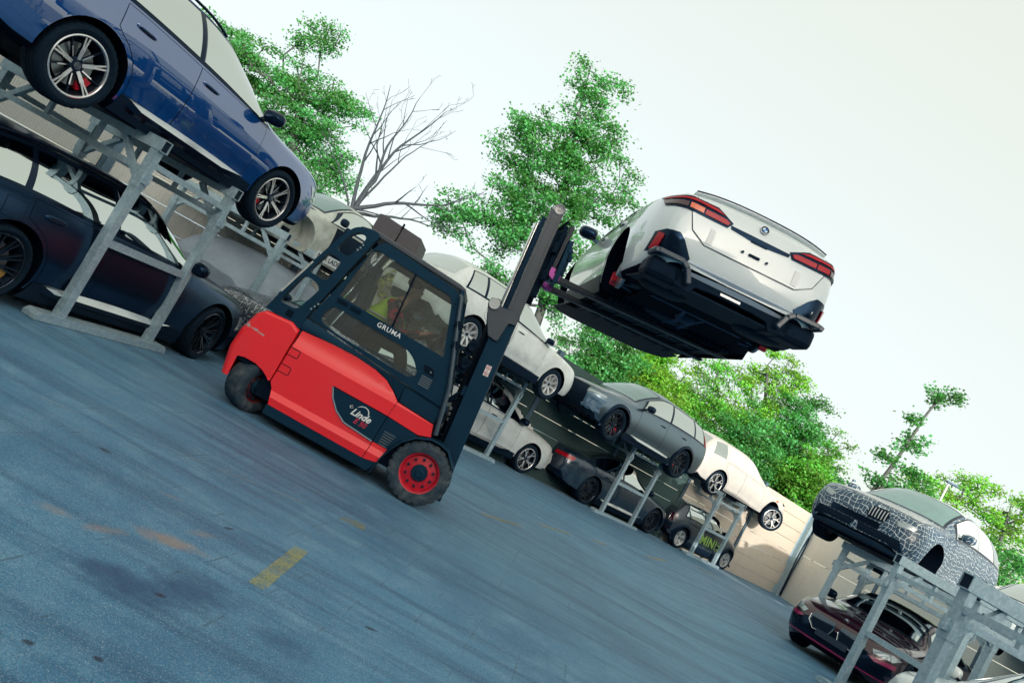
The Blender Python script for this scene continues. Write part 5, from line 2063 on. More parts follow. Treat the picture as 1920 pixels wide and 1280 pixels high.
def holed(outer, holes, y0, y1, axis='xz'):
    """flat plate with openings: outer/holes in (x, z), between y0 and y1"""
    bm = bmesh.new()
    edges = []
    for loop in [outer] + holes:
        vs = [bm.verts.new((x, y0, z)) for x, z in loop]
        for i in range(len(vs)):
            edges.append(bm.edges.new((vs[i], vs[(i + 1) % len(vs)])))
    bmesh.ops.triangle_fill(bm, use_beauty=True, use_dissolve=False, edges=edges)
    ret = bmesh.ops.extrude_face_region(bm, geom=bm.faces[:])
    vs = [e for e in ret['geom'] if isinstance(e, bmesh.types.BMVert)]
    bmesh.ops.translate(bm, verts=vs, vec=(0, y1 - y0, 0))
    bmesh.ops.recalc_face_normals(bm, faces=bm.faces)
    mb = MB()
    bm.verts.index_update()
    mb.add([v.co[:] for v in bm.verts], [[v.index for v in f.verts] for f in bm.faces])
    bm.free()
    return mb


def sheet(poly, yf, thick, levels=(), res=None):
    """side panel: polygon in (x, z), bowed by y = yf(x, z), with real thickness"""
    bm = bmesh.new()
    from mathutils.geometry import tessellate_polygon
    vv = [bm.verts.new((x, 0, z)) for x, z in poly]
    for tri in tessellate_polygon([[Vector((x, z, 0)) for x, z in poly]]):
        bm.faces.new([vv[i] for i in tri])
    for zl in levels:
        bmesh.ops.bisect_plane(bm, geom=bm.verts[:] + bm.edges[:] + bm.faces[:], plane_co=(0, 0, zl), plane_no=(0, 0, 1), dist=1e-5)
    if res:
        xs = [p[0] for p in poly]
        x = min(xs) + res
        while x < max(xs):
            bmesh.ops.bisect_plane(bm, geom=bm.verts[:] + bm.edges[:] + bm.faces[:], plane_co=(x, 0, 0), plane_no=(1, 0, 0), dist=1e-5)
            x += res
    bmesh.ops.dissolve_limit(bm, angle_limit=0.0001, verts=bm.verts[:], edges=bm.edges[:]) if not (levels or res) else None
    for v in bm.verts:
        v.co.y = yf(v.co.x, v.co.z)
    for f in bm.faces:
        f.normal_update()
        if f.normal.y > 0:
            f.normal_flip()
    bm.verts.index_update()
    mb = MB()
    n = len(bm.verts)
    front = [v.co.copy() for v in bm.verts]
    back = [v.co + Vector((0, thick, 0)) for v in bm.verts]
    fs = [[v.index for v in f.verts] for f in bm.faces]
    side = []
    for e in bm.edges:
        if len(e.link_faces) == 1:
            a, b = e.verts[0].index, e.verts[1].index
            side.append((a, b, n + b, n + a))
    mb.add(front + back, fs + [f[::-1] for f in ([[i + n for i in f] for f in fs])] + side)
    bm.free()
    return mb


def lin(z, pts):
    for i in range(len(pts) - 1):
        if z <= pts[i + 1][0]:
            a, b = pts[i], pts[i + 1]
            return a[1] + (b[1] - a[1]) * (max(z, a[0]) - a[0]) / (b[0] - a[0])
    return pts[-1][1]


YP = [(0.18, -0.688), (0.29, -0.700), (0.355, -0.668), (0.60, -0.672), (0.86, -0.676), (0.925, -0.640), (1.12, -0.622)]
yside = lambda x, z: lin(z, YP)
LV = (0.29, 0.355, 0.60, 0.86, 0.925)

# chassis and skirt
b = MB()
b.prism([(-1.76, 0.10), (-0.50, 0.10), (-0.44, 0.20), (-0.44, 0.232), (-1.76, 0.212)], (0, -0.685, 0), (1, 0, 0), (0, 0, 1), (0, 1.37, 0))
b.build('skirt', F_GREY, fk, bevel=0.012)
b = MB()
b.box((-1.0, 0, 0.62), (1.9, 1.18, 0.80))
b.box((-0.15, 0, 0.50), (0.55, 0.80, 0.62))
b.build('chassis', F_BLACK, fk)
# counterweight
arch = [(-1.866, 0.424), (-1.90, 0.455), (-1.97, 0.492), (-2.07, 0.522), (-2.20, 0.522), (-2.33, 0.500)]
cw = [(-1.850, 0.440), (-1.850, 1.046), (-1.952, 1.092), (-2.250, 1.066), (-2.335, 0.985), (-2.400, 0.77), (-2.412, 0.55), (-2.352, 0.27), (-2.318, 0.27)] + arch[::-1]
mbw = MB()
prof = [(-0.690, 0.06), (-0.675, 0.025), (-0.64, 0.0), (0.64, 0.0), (0.675, 0.025), (0.690, 0.06)]
cx, cz = -2.08, 0.75
rings = []
for y, inset in prof:
    ring = []
    for x, z in cw:
        k = inset
        xx = x + (k if x < -2.3 else 0)
        zz = z - (k * 0.5 if z > 1.0 else 0)
        ring.append(Vector((xx, y, zz)))
    rings.append(ring)
mbw.grid(rings, closed_u=False)
n_ = len(cw)
mbw.add([q for q in rings[0]], [tuple(range(n_))])
mbw.add([q for q in rings[-1]], [tuple(range(n_))[::-1]])
vs = [q for r_ in rings for q in r_]
mbw.add([rings[i][-1] for i in range(6)] + [rings[i][0] for i in range(6)], [(i, i + 1, 7 + i, 6 + i) for i in range(5)])
bm = bmesh.new()
me = mbw.mesh('counterweight', F_CHIP)
bm.from_mesh(me)
bmesh.ops.remove_doubles(bm, verts=bm.verts, dist=1e-5)
bmesh.ops.recalc_face_normals(bm, faces=bm.faces)
bm.to_mesh(me)
bm.free()
o = link('counterweight', me, fk)
md = o.modifiers.new('bevel', 'BEVEL')
md.width = 0.022
md.segments = 3
md.angle_limit = R(30)
md.limit_method = 'ANGLE'
b = MB()
b.box((-2.12, 0, 0.52), (0.40, 1.30, 0.10))
b.build('wheel_housing', F_BLACK, fk)
# long red side door and the front piece, right and left
red1 = [(-1.742, 0.213), (-0.607, 0.205), (-0.5985, 0.40), (-0.960, 0.428), (-1.09, 0.50), (-1.19, 0.60), (-1.25, 0.70), (-1.235, 0.713), (-0.59, 0.712), (-0.572, 0.888), (-0.68, 0.972), (-0.791, 1.034), (-0.95, 1.075), (-1.21, 1.094), (-1.50, 1.084), (-1.825, 1.056), (-1.838, 0.43), (-1.80, 0.38), (-1.765, 0.30)]
o = sheet(red1, yside, 0.05, LV, 0.25).build('side_door', F_CHIP, fk, smooth=25)
o = sheet([(-0.586, 0.712), (-0.210, 0.690), (-0.078, 0.735), (-0.120, 0.862), (-0.566, 0.888)], yside, 0.05, LV).build('front_flank', F_CHIP, fk, smooth=25)
o = sheet([(-0.598, 0.205), (-0.450, 0.232), (-0.418, 0.40), (-0.590, 0.40)], yside, 0.05, LV).build('front_flank', F_CHIP, fk, smooth=25)
ym = lambda x, z: -yside(x, z) - 0.05
sheet([(-1.742, 0.213), (-0.45, 0.205), (-0.42, 0.42), (-0.10, 0.73), (-0.12, 0.87), (-0.57, 0.888), (-1.21, 1.094), (-1.825, 1.056), (-1.838, 0.43)], ym, 0.05, LV).build('side_door', F_CHIP, fk, smooth=25)
# dark wedge with the maker's name
w1 = [(-1.228, 0.703), (-0.590, 0.702), (-0.6005, 0.405), (-0.955, 0.434), (-1.085, 0.506), (-1.183, 0.605)]
o = sheet(w1, lambda x, z: -0.670, 0.03).build('side_wedge', F_GREY, fk)
b = MB()
b.tube([(-1.240, -0.674, 0.70), (-1.186, -0.675, 0.600), (-1.088, -0.676, 0.500), (-0.958, -0.678, 0.428), (-0.605, -0.680, 0.400)], 0.0085, 8)
b.build('edge_trim', F_LINE, o, smooth=60)
fend_in = [(-0.418, 0.405), (-0.385, 0.47), (-0.33, 0.56), (-0.25, 0.635), (-0.20, 0.672)]
o2 = sheet([(-0.582, 0.702), (-0.215, 0.684)] + fend_in[::-1] + [(-0.592, 0.405)], lambda x, z: -0.670, 0.03).build('front_wedge', F_GREY, fk)
for k in range(6):
    b = MB()
    z = 0.60 - k * 0.028
    b.box((-0.468 - k * 0.004, -0.675, z - 0.045), (0.135 - 0.008 * k, 0.016, 0.010))
    b.build('vent_slat', mat('vent_grey', (0.10, 0.14, 0.17), 0.4), o2)
# names
tm = text_mesh('maker_name', 'Linde', 0.115, mat('white_print', (0.80, 0.82, 0.80), 0.5), shear=0.38, offset=0.003, width=0.235)
t_ = link('maker_name', tm, o)
t_.location = (-0.835, -0.6725, 0.575)
t_.rotation_euler = (R(90), 0, 0)
b = MB()
b.tube([(-0.985, -0.673, 0.612), (-0.965, -0.673, 0.630), (-0.945, -0.673, 0.612), (-0.968, -0.673, 0.598), (-0.985, -0.673, 0.610)], 0.004, 6)
pts = [(-0.905 + 0.0, -0.673, 0.640), (-0.875, -0.673, 0.664), (-0.835, -0.673, 0.676), (-0.800, -0.673, 0.668), (-0.775, -0.673, 0.645), (-0.768, -0.673, 0.618)]
b.tube(pts, [0.002, 0.004, 0.005, 0.005, 0.006, 0.007], 6)
b.build('name_flourish', MATS['white_print'], o, smooth=60)
tm = text_mesh('model_name', 'E 50', 0.068, mat('red_print', (0.55, 0.02, 0.06), 0.5), shear=0.25, offset=0.001, width=0.145)
t_ = link('model_name', tm, o)
t_.location = (-0.805, -0.6725, 0.500)
t_.rotation_euler = (R(90), 0, 0)
# hinge covers in the red door
for z in (0.855, 0.655):
    b = MB()
    pp = [(-1.835, z), (-1.725, z), (-1.715, z - 0.01), (-1.715, z - 0.075), (-1.725, z - 0.085), (-1.835, z - 0.085)]
    b.tube([(x, lin(zz, YP) - 0.002, zz) for x, zz in pp], 0.004, 6)
    b.build('hinge_outline', F_BLACK, fk)
# padded dark shoulder above the red door
sh = [(-1.865, 1.066), (-1.50, 1.094), (-1.21, 1.104), (-0.94, 1.084), (-0.785, 1.043), (-0.672, 0.980), (-0.570, 0.900), (-0.590, 1.062), (-0.60, 1.082), (-1.70, 1.185), (-1.855, 1.195)]
sheet(sh, lambda x, z: -0.628 - 0.018 * math.sin(PI * min(1, max(0, (z - 1.02) / 0.16))), 0.05, (1.08, 1.12, 1.16)).build('shoulder_panel', F_GREY, fk, smooth=40)
sheet([(-0.578, 1.058), (-0.556, 0.898), (-0.122, 0.872), (-0.110, 1.030)], lambda x, z: -0.640, 0.05).build('shoulder_panel', F_GREY, fk)
b = MB()
b.box((-1.0, 0.0, 1.045), (1.75, 1.22, 0.07))
b.build('deck', F_GREY, fk)
b = MB()
b.prism([(-1.95, 1.075), (-1.85, 1.05), (-1.85, 1.20), (-1.90, 1.24), (-2.20, 1.20), (-2.29, 1.085)], (0, -0.645, 0), (1, 0, 0), (0, 0, 1), (0, 1.29, 0))
b.build('rear_deck', F_GREY, fk, bevel=0.02)

# ---- cab
door = rounded([(-1.835, 1.215), (-0.60, 1.095), (-0.100, 1.060), (-0.150, 1.20), (-0.540, 2.19), (-0.600, 2.235), (-0.680, 2.248), (-1.500, 2.318), (-1.580, 2.26)], [0.02, 0.01, 0.03, 0.02, 0.06, 0.04, 0.03, 0.03, 0.04])
win_t = rounded([(-1.675, 1.575), (-0.375, 1.540), (-0.590, 2.100), (-0.64, 2.150), (-1.555, 2.200), (-1.605, 2.165)], [0.01, 0.03, 0.05, 0.04, 0.06, 0.05])
win_b = rounded([(-1.735, 1.245), (-1.50, 1.205), (-0.60, 1.172), (-0.530, 1.240), (-0.640, 1.370), (-0.770, 1.430), (-1.690, 1.452)], [0.08, 0.05, 0.08, 0.06, 0.08, 0.06, 0.09])
dr = holed(door, [win_t, win_b], -0.640, -0.600).build('cab_door', F_GREY, fk, bevel=0.006)
CABG = glass_mat('cab_glass', (0.93, 0.96, 0.94), 1.0, 0.0, 1.6, haze=0.04)


def pane(poly, y, name, parent, g=CABG):
    b = MB()
    b.prism(poly, (0, y, 0), (1, 0, 0), (0, 0, 1), (0, 0.005, 0))
    return b.build(name, g, parent)


def grow(poly, d):
    cx = sum(p[0] for p in poly) / len(poly)
    cz = sum(p[1] for p in poly) / len(poly)
    return [(x + (x - cx) / max(abs(x - cx), 1e-6) * d if abs(x - cx) > 0.02 else x, z + (z - cz) / max(abs(z - cz), 1e-6) * d if abs(z - cz) > 0.02 else z) for x, z in poly]


pane(grow(win_t, 0.012), -0.618, 'window', dr)
pane(grow(win_b, 0.012), -0.618, 'window', dr)
b = MB()
b.beam((-1.016, -0.632, 1.555), (-1.074, -0.632, 2.185), 0.018, 0.018, up=(0, 1, 0))
b.build('window_bar', F_BLACK, dr)
for x, n_ in ((-1.60, 0), (-1.44, 1)):
    b = MB()
    for k in range(4):
        b.box((x + 0.0, -0.643, 1.545 - k * 0.013 - 0.006 * n_), (0.13, 0.008, 0.006))
    kind(b.build('door_vent', F_BLACK, dr), 'stuff')
b = MB()
b.prism(rounded([(-0.52, 1.38), (-0.40, 1.375), (-0.36, 1.30), (-0.48, 1.305)], 0.015), (0, -0.650, 0), (1, 0, 0), (0, 0, 1), (0, 0.02, 0))
hd = b.build('handle', F_BLACK, dr)
b = MB()
b.lathe([(0.012, 0), (0.010, 0.006), (0.0, 0.006)], 14, o=(-0.415, -0.650, 1.335), ax=(0, -1, 0))
b.build('lock', M['chrome'], hd, smooth=40)
for k in range(5):
    b = MB()
    b.box((-0.42 + k * 0.001, -0.645, 1.262 - k * 0.024), (0.125, 0.010, 0.012))
    b.build('door_grille_bar', mat('vent_grey', (0.10, 0.14, 0.17), 0.4), dr)
tm = text_mesh('lettering', 'GRUMA', 0.115, MATS['white_print'], offset=0.0015, spacing=1.16, width=0.285)
t_ = link('lettering', tm, dr)
t_.location = (-1.025, -0.6415, 1.508)
t_.rotation_euler = (R(90), R(-0.5), 0)
for (x, z) in ((-1.715, 1.385), (-1.735, 1.345), (-1.755, 1.305), (-1.765, 2.17), (-1.775, 2.13), (-1.79, 2.095)):
    b = MB()
    b.lathe([(0.014, 0), (0.012, 0.010), (0.0, 0.011)], 12, o=(x - 0.10 if z < 2 else x + 0.05, -0.646, z), ax=(0, -1, 0))
    b.build('bolt', M['chrome'], dr, smooth=50)
for (x, z) in ((-0.66, 2.10), (-0.655, 2.06)):
    b = MB()
    b.lathe([(0.010, 0), (0.009, 0.006), (0.0, 0.007)], 10, o=(x + 0.11, -0.641, z), ax=(0, -1, 0))
    b.build('bolt', F_BLACK, dr, smooth=50)

# rear overhead pillars with three openings, both sides
pil = rounded([(-2.285, 1.085), (-2.245, 1.24), (-2.130, 1.66), (-1.955, 2.18), (-1.885, 2.30), (-1.80, 2.345), (-1.66, 2.372), (-1.60, 2.340), (-1.625, 2.270), (-1.855, 1.215), (-1.86, 1.06)], [0.01, 0.05, 0.1, 0.1, 0.06, 0.05, 0.03, 0.02, 0.03, 0.03, 0.01])
h1 = rounded([(-2.195, 1.215), (-2.105, 1.590), (-1.935, 1.575), (-1.880, 1.520), (-1.985, 1.225)], [0.05, 0.05, 0.05, 0.05, 0.05])
h2 = rounded([(-2.085, 1.645), (-1.990, 1.935), (-1.825, 1.905), (-1.865, 1.640)], 0.05)
h3 = rounded([(-1.955, 2.000), (-1.875, 2.225), (-1.790, 2.285), (-1.715, 2.255), (-1.790, 1.975)], 0.05)
for y0, y1 in ((-0.650, -0.545), (0.545, 0.650)):
    holed(pil, [h1, h2, h3], y0, y1).build('rear_pillar', F_GREY, fk, bevel=0.022, seg=3)
b = MB()
b.box((-2.03, -0.652, 1.155), (0.075, 0.012, 0.075))
b.build('filler_cap', F_BLACK, fk, bevel=0.012)
b = MB()
q = Vector((-2.135, -0.60, 1.66))
b.prism([(-2.238, 1.318), (-2.100, 1.76), (-2.082, 1.752), (-2.218, 1.312)], (0, -0.655, 0), (1, 0, 0), (0, 0, 1), (0, 0.006, 0))
b.build('warning_strip', mat('pale_sticker', (0.42, 0.44, 0.42), 0.5, var=0.3, vscale=60), fk)
# roof, beams, front frame
b = MB()
roof_p = [(-1.84, 2.345), (-1.66, 2.385), (-0.60, 2.318), (-0.52, 2.295), (-0.52, 2.262), (-0.60, 2.265), (-1.66, 2.330), (-1.84, 2.30)]
b.prism(roof_p, (0, -0.625, 0), (1, 0, 0), (0, 0, 1), (0, 1.25, 0))
b.build('roof', F_SKYLIT, fk, bevel=0.012)
b = MB()
for y in (-0.60, 0.60):
    b.beam((-0.550, y, 2.27), (-0.090, y, 1.02), 0.05, 0.07, up=(0, 1, 0))
b.beam((-0.55, -0.60, 2.26), (-0.55, 0.60, 2.26), 0.06, 0.06)
b.beam((-0.10, -0.60, 1.05), (-0.10, 0.60, 1.05), 0.06, 0.10)
b.build('front_frame', F_GREY, fk, bevel=0.008)
b = MB()
b.prism([(-0.575, -0.56), (-0.115, -0.56), (-0.115, 0.56), (-0.575, 0.56)], (0, 0, 0), (0, 0, 0), (0, 1, 0), (0, 0, 0))
b = MB()
b.add([(-0.545, -0.57, 2.24), (-0.105, -0.57, 1.10), (-0.105, 0.57, 1.10), (-0.545, 0.57, 2.24), (-0.540, -0.57, 2.24), (-0.100, -0.57, 1.10), (-0.100, 0.57, 1.10), (-0.540, 0.57, 2.24)], [(0, 1, 2, 3), (7, 6, 5, 4), (0, 4, 5, 1), (3, 2, 6, 7), (1, 5, 6, 2), (0, 3, 7, 4)])
b.build('windscreen', CABG, fk)
b = MB()
b.add([(-1.66, -0.54, 2.29), (-1.90, -0.54, 1.22), (-1.90, 0.54, 1.22), (-1.66, 0.54, 2.29)], [(0, 1, 2, 3)])
b.add([(-1.655, -0.54, 2.29), (-1.895, -0.54, 1.22), (-1.895, 0.54, 1.22), (-1.655, 0.54, 2.29)], [(3, 2, 1, 0)])
b.build('rear_window', CABG, fk)
# far door frame with its pane
dr2 = holed(door, [win_t, win_b], 0.600, 0.640).build('cab_door', F_GREY, fk, bevel=0.006)
pane(grow(win_t, 0.012), 0.615, 'window', dr2)
pane(grow(win_b, 0.012), 0.615, 'window', dr2)
b = MB()
b.beam((-1.016, 0.632, 1.555), (-1.074, 0.632, 2.185), 0.018, 0.018, up=(0, 1, 0))
b.build('window_bar', F_BLACK, dr2)
# roof box
bx = MB()
bx.prism([(-1.80, 2.395), (-1.505, 2.372), (-1.505, 2.592), (-1.745, 2.612), (-1.80, 2.60)], (0, -0.32, 0), (1, 0, 0), (0, 0, 1), (0, 0.72, 0))
rb = bx.build('roof_box', mat('brown_grey_box', (0.075, 0.070, 0.082), 0.55, var=0.08, vscale=12), fk, bevel=0.008)
bx = MB()
bx.prism([(-1.495, 2.371), (-1.225, 2.352), (-1.255, 2.575), (-1.495, 2.592)], (0, -0.325, 0), (1, 0, 0), (0, 0, 1), (0, 0.73, 0))
bx.build('box_half', MATS['brown_grey_box'], rb, bevel=0.008)
bx = MB()
bx.box((-1.50, -0.33, 2.60), (0.02, 0.03, 0.05))
bx.box((-1.50, 0.0, 2.36), (0.62, 0.66, 0.05))
bx.build('box_latch', F_BLACK, rb)
# grab rail along the front pillar
b = MB()
b.tube([(-0.545, -0.665, 2.205), (-0.520, -0.672, 2.19), (-0.16, -0.680, 1.28), (-0.045, -0.690, 0.78)], 0.026, 12)
gr = b.build('grab_rail', mat('blue_grey_tube', (0.040, 0.070, 0.095), 0.38, 0.2), fk, smooth=60)
for t in (0.30, 0.52):
    p = Vector((-0.52, -0.672, 2.19)).lerp(Vector((-0.16, -0.68, 1.28)), t)
    b = MB()
    b.box(p + Vector((0.012, 0.02, 0)), (0.09, 0.09, 0.075), Matrix.Rotation(R(20), 3, 'Y'))
    b.build('clamp', F_BLACK, gr, bevel=0.008)
# work lamps / mirrors behind the rail
b = MB()
b.box((-0.17, -0.52, 1.78), (0.10, 0.14, 0.19), Matrix.Rotation(R(8), 3, 'Y'))
b.lathe([(0.055, 0), (0.060, 0.035), (0.045, 0.04), (0.0, 0.03)], 20, o=(-0.17, -0.59, 1.79), ax=(0.2, -1, 0))
b.build('work_lamp', F_BLACK, fk, bevel=0.012)
b = MB()
b.box((-0.15, -0.52, 1.57), (0.12, 0.14, 0.17), Matrix.Rotation(R(8), 3, 'Y'))
b.lathe([(0.045, 0), (0.050, 0.035), (0.035, 0.04), (0.0, 0.03)], 20, o=(-0.15, -0.59, 1.58), ax=(0.2, -1, 0))
b.build('work_lamp', F_BLACK, fk, bevel=0.012)
# front mudguard
for sg in (-1, 1):
    b = MB()
    path = [(-0.470, 0.12), (-0.440, 0.30), (-0.395, 0.435), (-0.320, 0.570), (-0.210, 0.675), (-0.060, 0.735), (0.060, 0.738), (0.165, 0.712), (0.300, 0.560)]
    rows = [[Vector((x, sg * 0.42, z)), Vector((x, sg * 0.715, z)), Vector((x + 0.008 * (1 if x < 0 else -1), sg * 0.718, z - 0.022)), Vector((x + 0.01 * (1 if x < 0 else -1), sg * 0.42, z - 0.022))] for x, z in path]
    b.grid(rows, flip=sg < 0)
    b.build('mudguard', F_GREY, fk, smooth=50)

# ---- wheels
RIM_RED = mat('red_rim', (0.55, 0.010, 0.030), 0.42, var=0.12, vscale=12)


def fork_wheel(x, y, r, w, rim_r, rz, rimmat, tread, sgn):
    wl = sub('wheel', fk, (x, y, r), (0, 0, rz))
    t = MB()
    h = w / 2
    prof = [(rim_r - 0.01, h * 0.80), (rim_r + 0.012, h * 0.93), (rim_r + 0.05, h * 0.985), (r - 0.055, h), (r - 0.022, h * 0.93), (r - 0.004, h * 0.80), (r, h * 0.6), (r, -h * 0.6), (r - 0.004, -h * 0.8), (r - 0.022, -h * 0.93), (r - 0.055, -h), (rim_r, -h * 0.8)]
    n = 96

    def rm(k, j):
        if not tread:
            return 0
        i = len(prof) - 1 - k
        if i in (4, 5) and j % 4 in (0,):
            return -0.016
        if i in (6,) and j % 4 == 0:
            return -0.014
        return 0
    t.lathe(prof[::-1], n, ax=(0, 1, 0), rmod=rm)
    t.build('tyre', M['rubber_dusty'], wl, smooth=28)
    rmb = MB()
    yo = h * 0.80
    rmb.lathe([(rim_r - 0.014, yo - 0.05), (rim_r - 0.012, yo), (rim_r + 0.004, yo + 0.012), (rim_r + 0.008, yo - 0.005)][::-1], 48, ax=(0, 1, 0))
    rmb.lathe([(rim_r - 0.014, yo - 0.03), (rim_r - 0.03, yo - 0.05), (0.09, yo - 0.035), (0.085, yo - 0.03)], 48, ax=(0, 1, 0))
    rmb.build('rim', rimmat, wl, smooth=30)
    hb = MB()
    hb.lathe([(0.092, yo - 0.036), (0.088, yo - 0.012), (0.078, yo - 0.002), (0.055, yo - 0.002), (0.050, yo + 0.008), (0.035, yo + 0.012), (0.030, yo + 0.006), (0.0, yo + 0.006)], 32, ax=(0, 1, 0))
    hb.build('hub', F_GREY, wl, smooth=30)
    for k in range(10):
        a = 2 * PI * k / 10 + 0.2
        nb = MB()
        rr = (rim_r - 0.03 + 0.09) / 2 + 0.012
        nb.lathe([(0.0155, yo - 0.045), (0.0150, yo - 0.012), (0.009, yo - 0.006), (0.0, yo - 0.005)], 6, o=(rr * math.cos(a), 0, rr * math.sin(a)), ax=(0, 1, 0))
        nb.build('wheel_nut', F_GREY, wl)
    return wl


fork_wheel(0.0, -0.70 + 0.14, 0.347, 0.28, 0.212, PI, RIM_RED, True, -1)
fork_wheel(0.0, 0.70 - 0.14, 0.347, 0.28, 0.212, 0, RIM_RED, True, 1)
fork_wheel(-2.03, -0.46, 0.285, 0.26, 0.165, PI + R(56), mat('dirty_red_rim', (0.10, 0.012, 0.018), 0.6), False, -1)
fork_wheel(-2.03, 0.46, 0.285, 0.26, 0.165, R(56), MATS['dirty_red_rim'], False, 1)

# ---- mast, tilted back
mast = sub('mast', fk, (0.235, 0, 0.20), (0, R(-6.0), 0))
# local frame of the mast: z along the uprights, x forward
for sg in (-1, 1):
    b = MB()                                 # outer upright (I section)
    b.box((0, sg * 0.545, 1.06), (0.215, 0.018, 2.20))
    b.box((-0.098, sg * 0.50, 1.06), (0.018, 0.09, 2.20))
    b.box((0.098, sg * 0.50, 1.06), (0.018, 0.09, 2.20))
    b.build('outer_upright', F_GREY, mast, bevel=0.004)
    b = MB()                                 # inner upright, run out
    b.box((0.040, sg * 0.452, 2.30), (0.155, 0.016, 2.18))
    b.box((-0.030, sg * 0.42, 2.30), (0.016, 0.07, 2.18))
    b.box((0.110, sg * 0.42, 2.30), (0.016, 0.07, 2.18))
    b.box((0.040, sg * 0.462, 2.30), (0.085, 0.006, 2.18))
    b.build('inner_upright', F_SKYLIT, mast, bevel=0.004)
    b = MB()                                 # lift cylinder with bright rod
    b.tube([(-0.125, sg * 0.40, 0.1), (-0.125, sg * 0.40, 1.85)], 0.042, 16)
    b.build('lift_cylinder', F_BLACK, mast, smooth=50)
    b = MB()
    b.tube([(-0.120, sg * 0.40, 1.85), (-0.115, sg * 0.40, 3.18)], 0.026, 14)
    b.build('piston_rod', M['chrome'], mast, smooth=50)
    b = MB()
    b.box((-0.065, sg * 0.40, 2.35), (0.05, 0.05, 1.85))
    for k in range(60):
        b.box((-0.095, sg * 0.40, 1.46 + k * 0.030), (0.016, 0.034, 0.016))
    kind(b.build('lift_chain', M['trim'], mast), 'stuff')
    b = MB()
    b.lathe([(0.062, -0.02), (0.065, -0.012), (0.065, 0.012), (0.058, 0.02), (0.050, 0.016), (0.020, 0.012), (0.018, 0.02), (0.0, 0.02)], 28, o=(0.055, sg * 0.455, 3.41), ax=(0, sg, 0))
    pl_ = b.build('top_pulley', mat('pulley_steel', (0.30, 0.30, 0.31), 0.4, 0.5), mast, smooth=35)
    b = MB()
    b.prism([(-0.04, 3.28), (0.115, 3.28), (0.10, 3.40), (0.055, 3.46), (0.0, 3.42)], (0, sg * 0.435 - 0.01, 0), (1, 0, 0), (0, 0, 1), (0, 0.02, 0))
    b.build('head_plate', F_SKYLIT, mast)
    # big bracket with the roller at the head of the outer upright
    b = MB()
    br = [(0.108, 2.16), (0.108, 2.015), (0.03, 2.01), (-0.01, 1.78), (-0.125, 1.80), (-0.20, 1.96), (-0.265, 2.13), (-0.25, 2.20), (-0.17, 2.22), (-0.10, 2.14)]
    b.prism(rounded(br, 0.02), (0, sg * 0.585 - 0.012, 0), (1, 0, 0), (0, 0, 1), (0, 0.024, 0))
    bk = b.build('head_bracket', F_SKYLIT, mast, bevel=0.005)
    b = MB()
    b.lathe([(0.058, -0.02), (0.062, 0.0), (0.062, 0.02), (0.055, 0.028), (0.034, 0.024), (0.030, 0.03), (0.012, 0.03), (0.0, 0.026)], 28, o=(-0.195, sg * 0.60, 2.145), ax=(0, sg, 0))
    b.build('roller', mat('pale_roller', (0.50, 0.51, 0.50), 0.45), bk, smooth=35)
b = MB()
for z in (0.12, 1.15, 2.05):
    b.box((-0.125, 0, z), (0.05, 1.05, 0.11))
b.build('cross_member', F_GREY, mast, bevel=0.006)
b = MB()
b.box((0.04, 0, 3.30), (0.10, 0.88, 0.09))
b.build('top_cross_member', F_SKYLIT, mast, bevel=0.006)
b = MB()
b.tube([(-0.16, -0.36, 0.3), (-0.16, -0.36, 2.05)], 0.022, 10)
b.tube([(-0.175, -0.31, 0.3), (-0.175, -0.31, 2.05)], 0.022, 10)
b.tube([(-0.15, -0.44, 0.3), (-0.15, -0.44, 2.0)], 0.018, 10)
b.tube([(-0.15, -0.47, 0.62), (-0.27, -0.50, 0.60), (-0.33, -0.50, 0.72), (-0.28, -0.50, 0.95), (-0.16, -0.46, 1.05)], 0.020, 10)
b.tube([(-0.15, -0.47, 0.52), (-0.29, -0.53, 0.50), (-0.37, -0.53, 0.66), (-0.30, -0.52, 0.92), (-0.16, -0.48, 1.12)], 0.020, 10)
b.tube([(-0.16, -0.40, 1.9), (-0.22, -0.42, 2.12), (-0.16, -0.44, 2.22), (-0.12, -0.42, 2.10)], 0.018, 10)
b.build('hydraulic_hose', F_BLACK, mast, smooth=60)
hs = mat('hose_ferrule', (0.35, 0.38, 0.40), 0.35, 0.7)
for i in range(3):
    for j in range(4):
        b = MB()
        b.tube([(-0.165 - i * 0.012, -0.30 - j * 0.045, 0.78 + i * 0.06), (-0.166 - i * 0.012, -0.30 - j * 0.045, 0.815 + i * 0.06)], 0.020, 8)
        b.build('hose_ferrule', hs, mast, smooth=40)
b = MB()
b.prism([(-0.030, 1.39), (0.030, 1.39), (0.030, 1.51), (-0.030, 1.51)], (0.02, -0.5555, 0), (1, 0, 0), (0, 0, 1), (0, -0.002, 0))
st = b.build('warning_sticker', mat('white_sticker', (0.78, 0.77, 0.76), 0.5), mast)
SR = mat('sticker_red', (0.60, 0.05, 0.06), 0.5)
for zc in (1.482, 1.42):
    b = MB()
    ring = [(0.02 + 0.022 * math.cos(a), -0.5585, zc + 0.022 * math.sin(a)) for a in np.linspace(0, 2 * PI, 18)[:-1]]
    b.tube(ring, 0.0028, 4, closed=True)
    b.tube([(0.005, -0.5585, zc + 0.015), (0.035, -0.5585, zc - 0.015)], 0.0025, 4)
    b.tube([(0.010, -0.5585, zc - 0.012), (0.018, -0.5585, zc + 0.004), (0.028, -0.5585, zc - 0.002)], 0.003, 4, m=1)
    b.build('sticker_sign', [SR, F_BLACK], st)
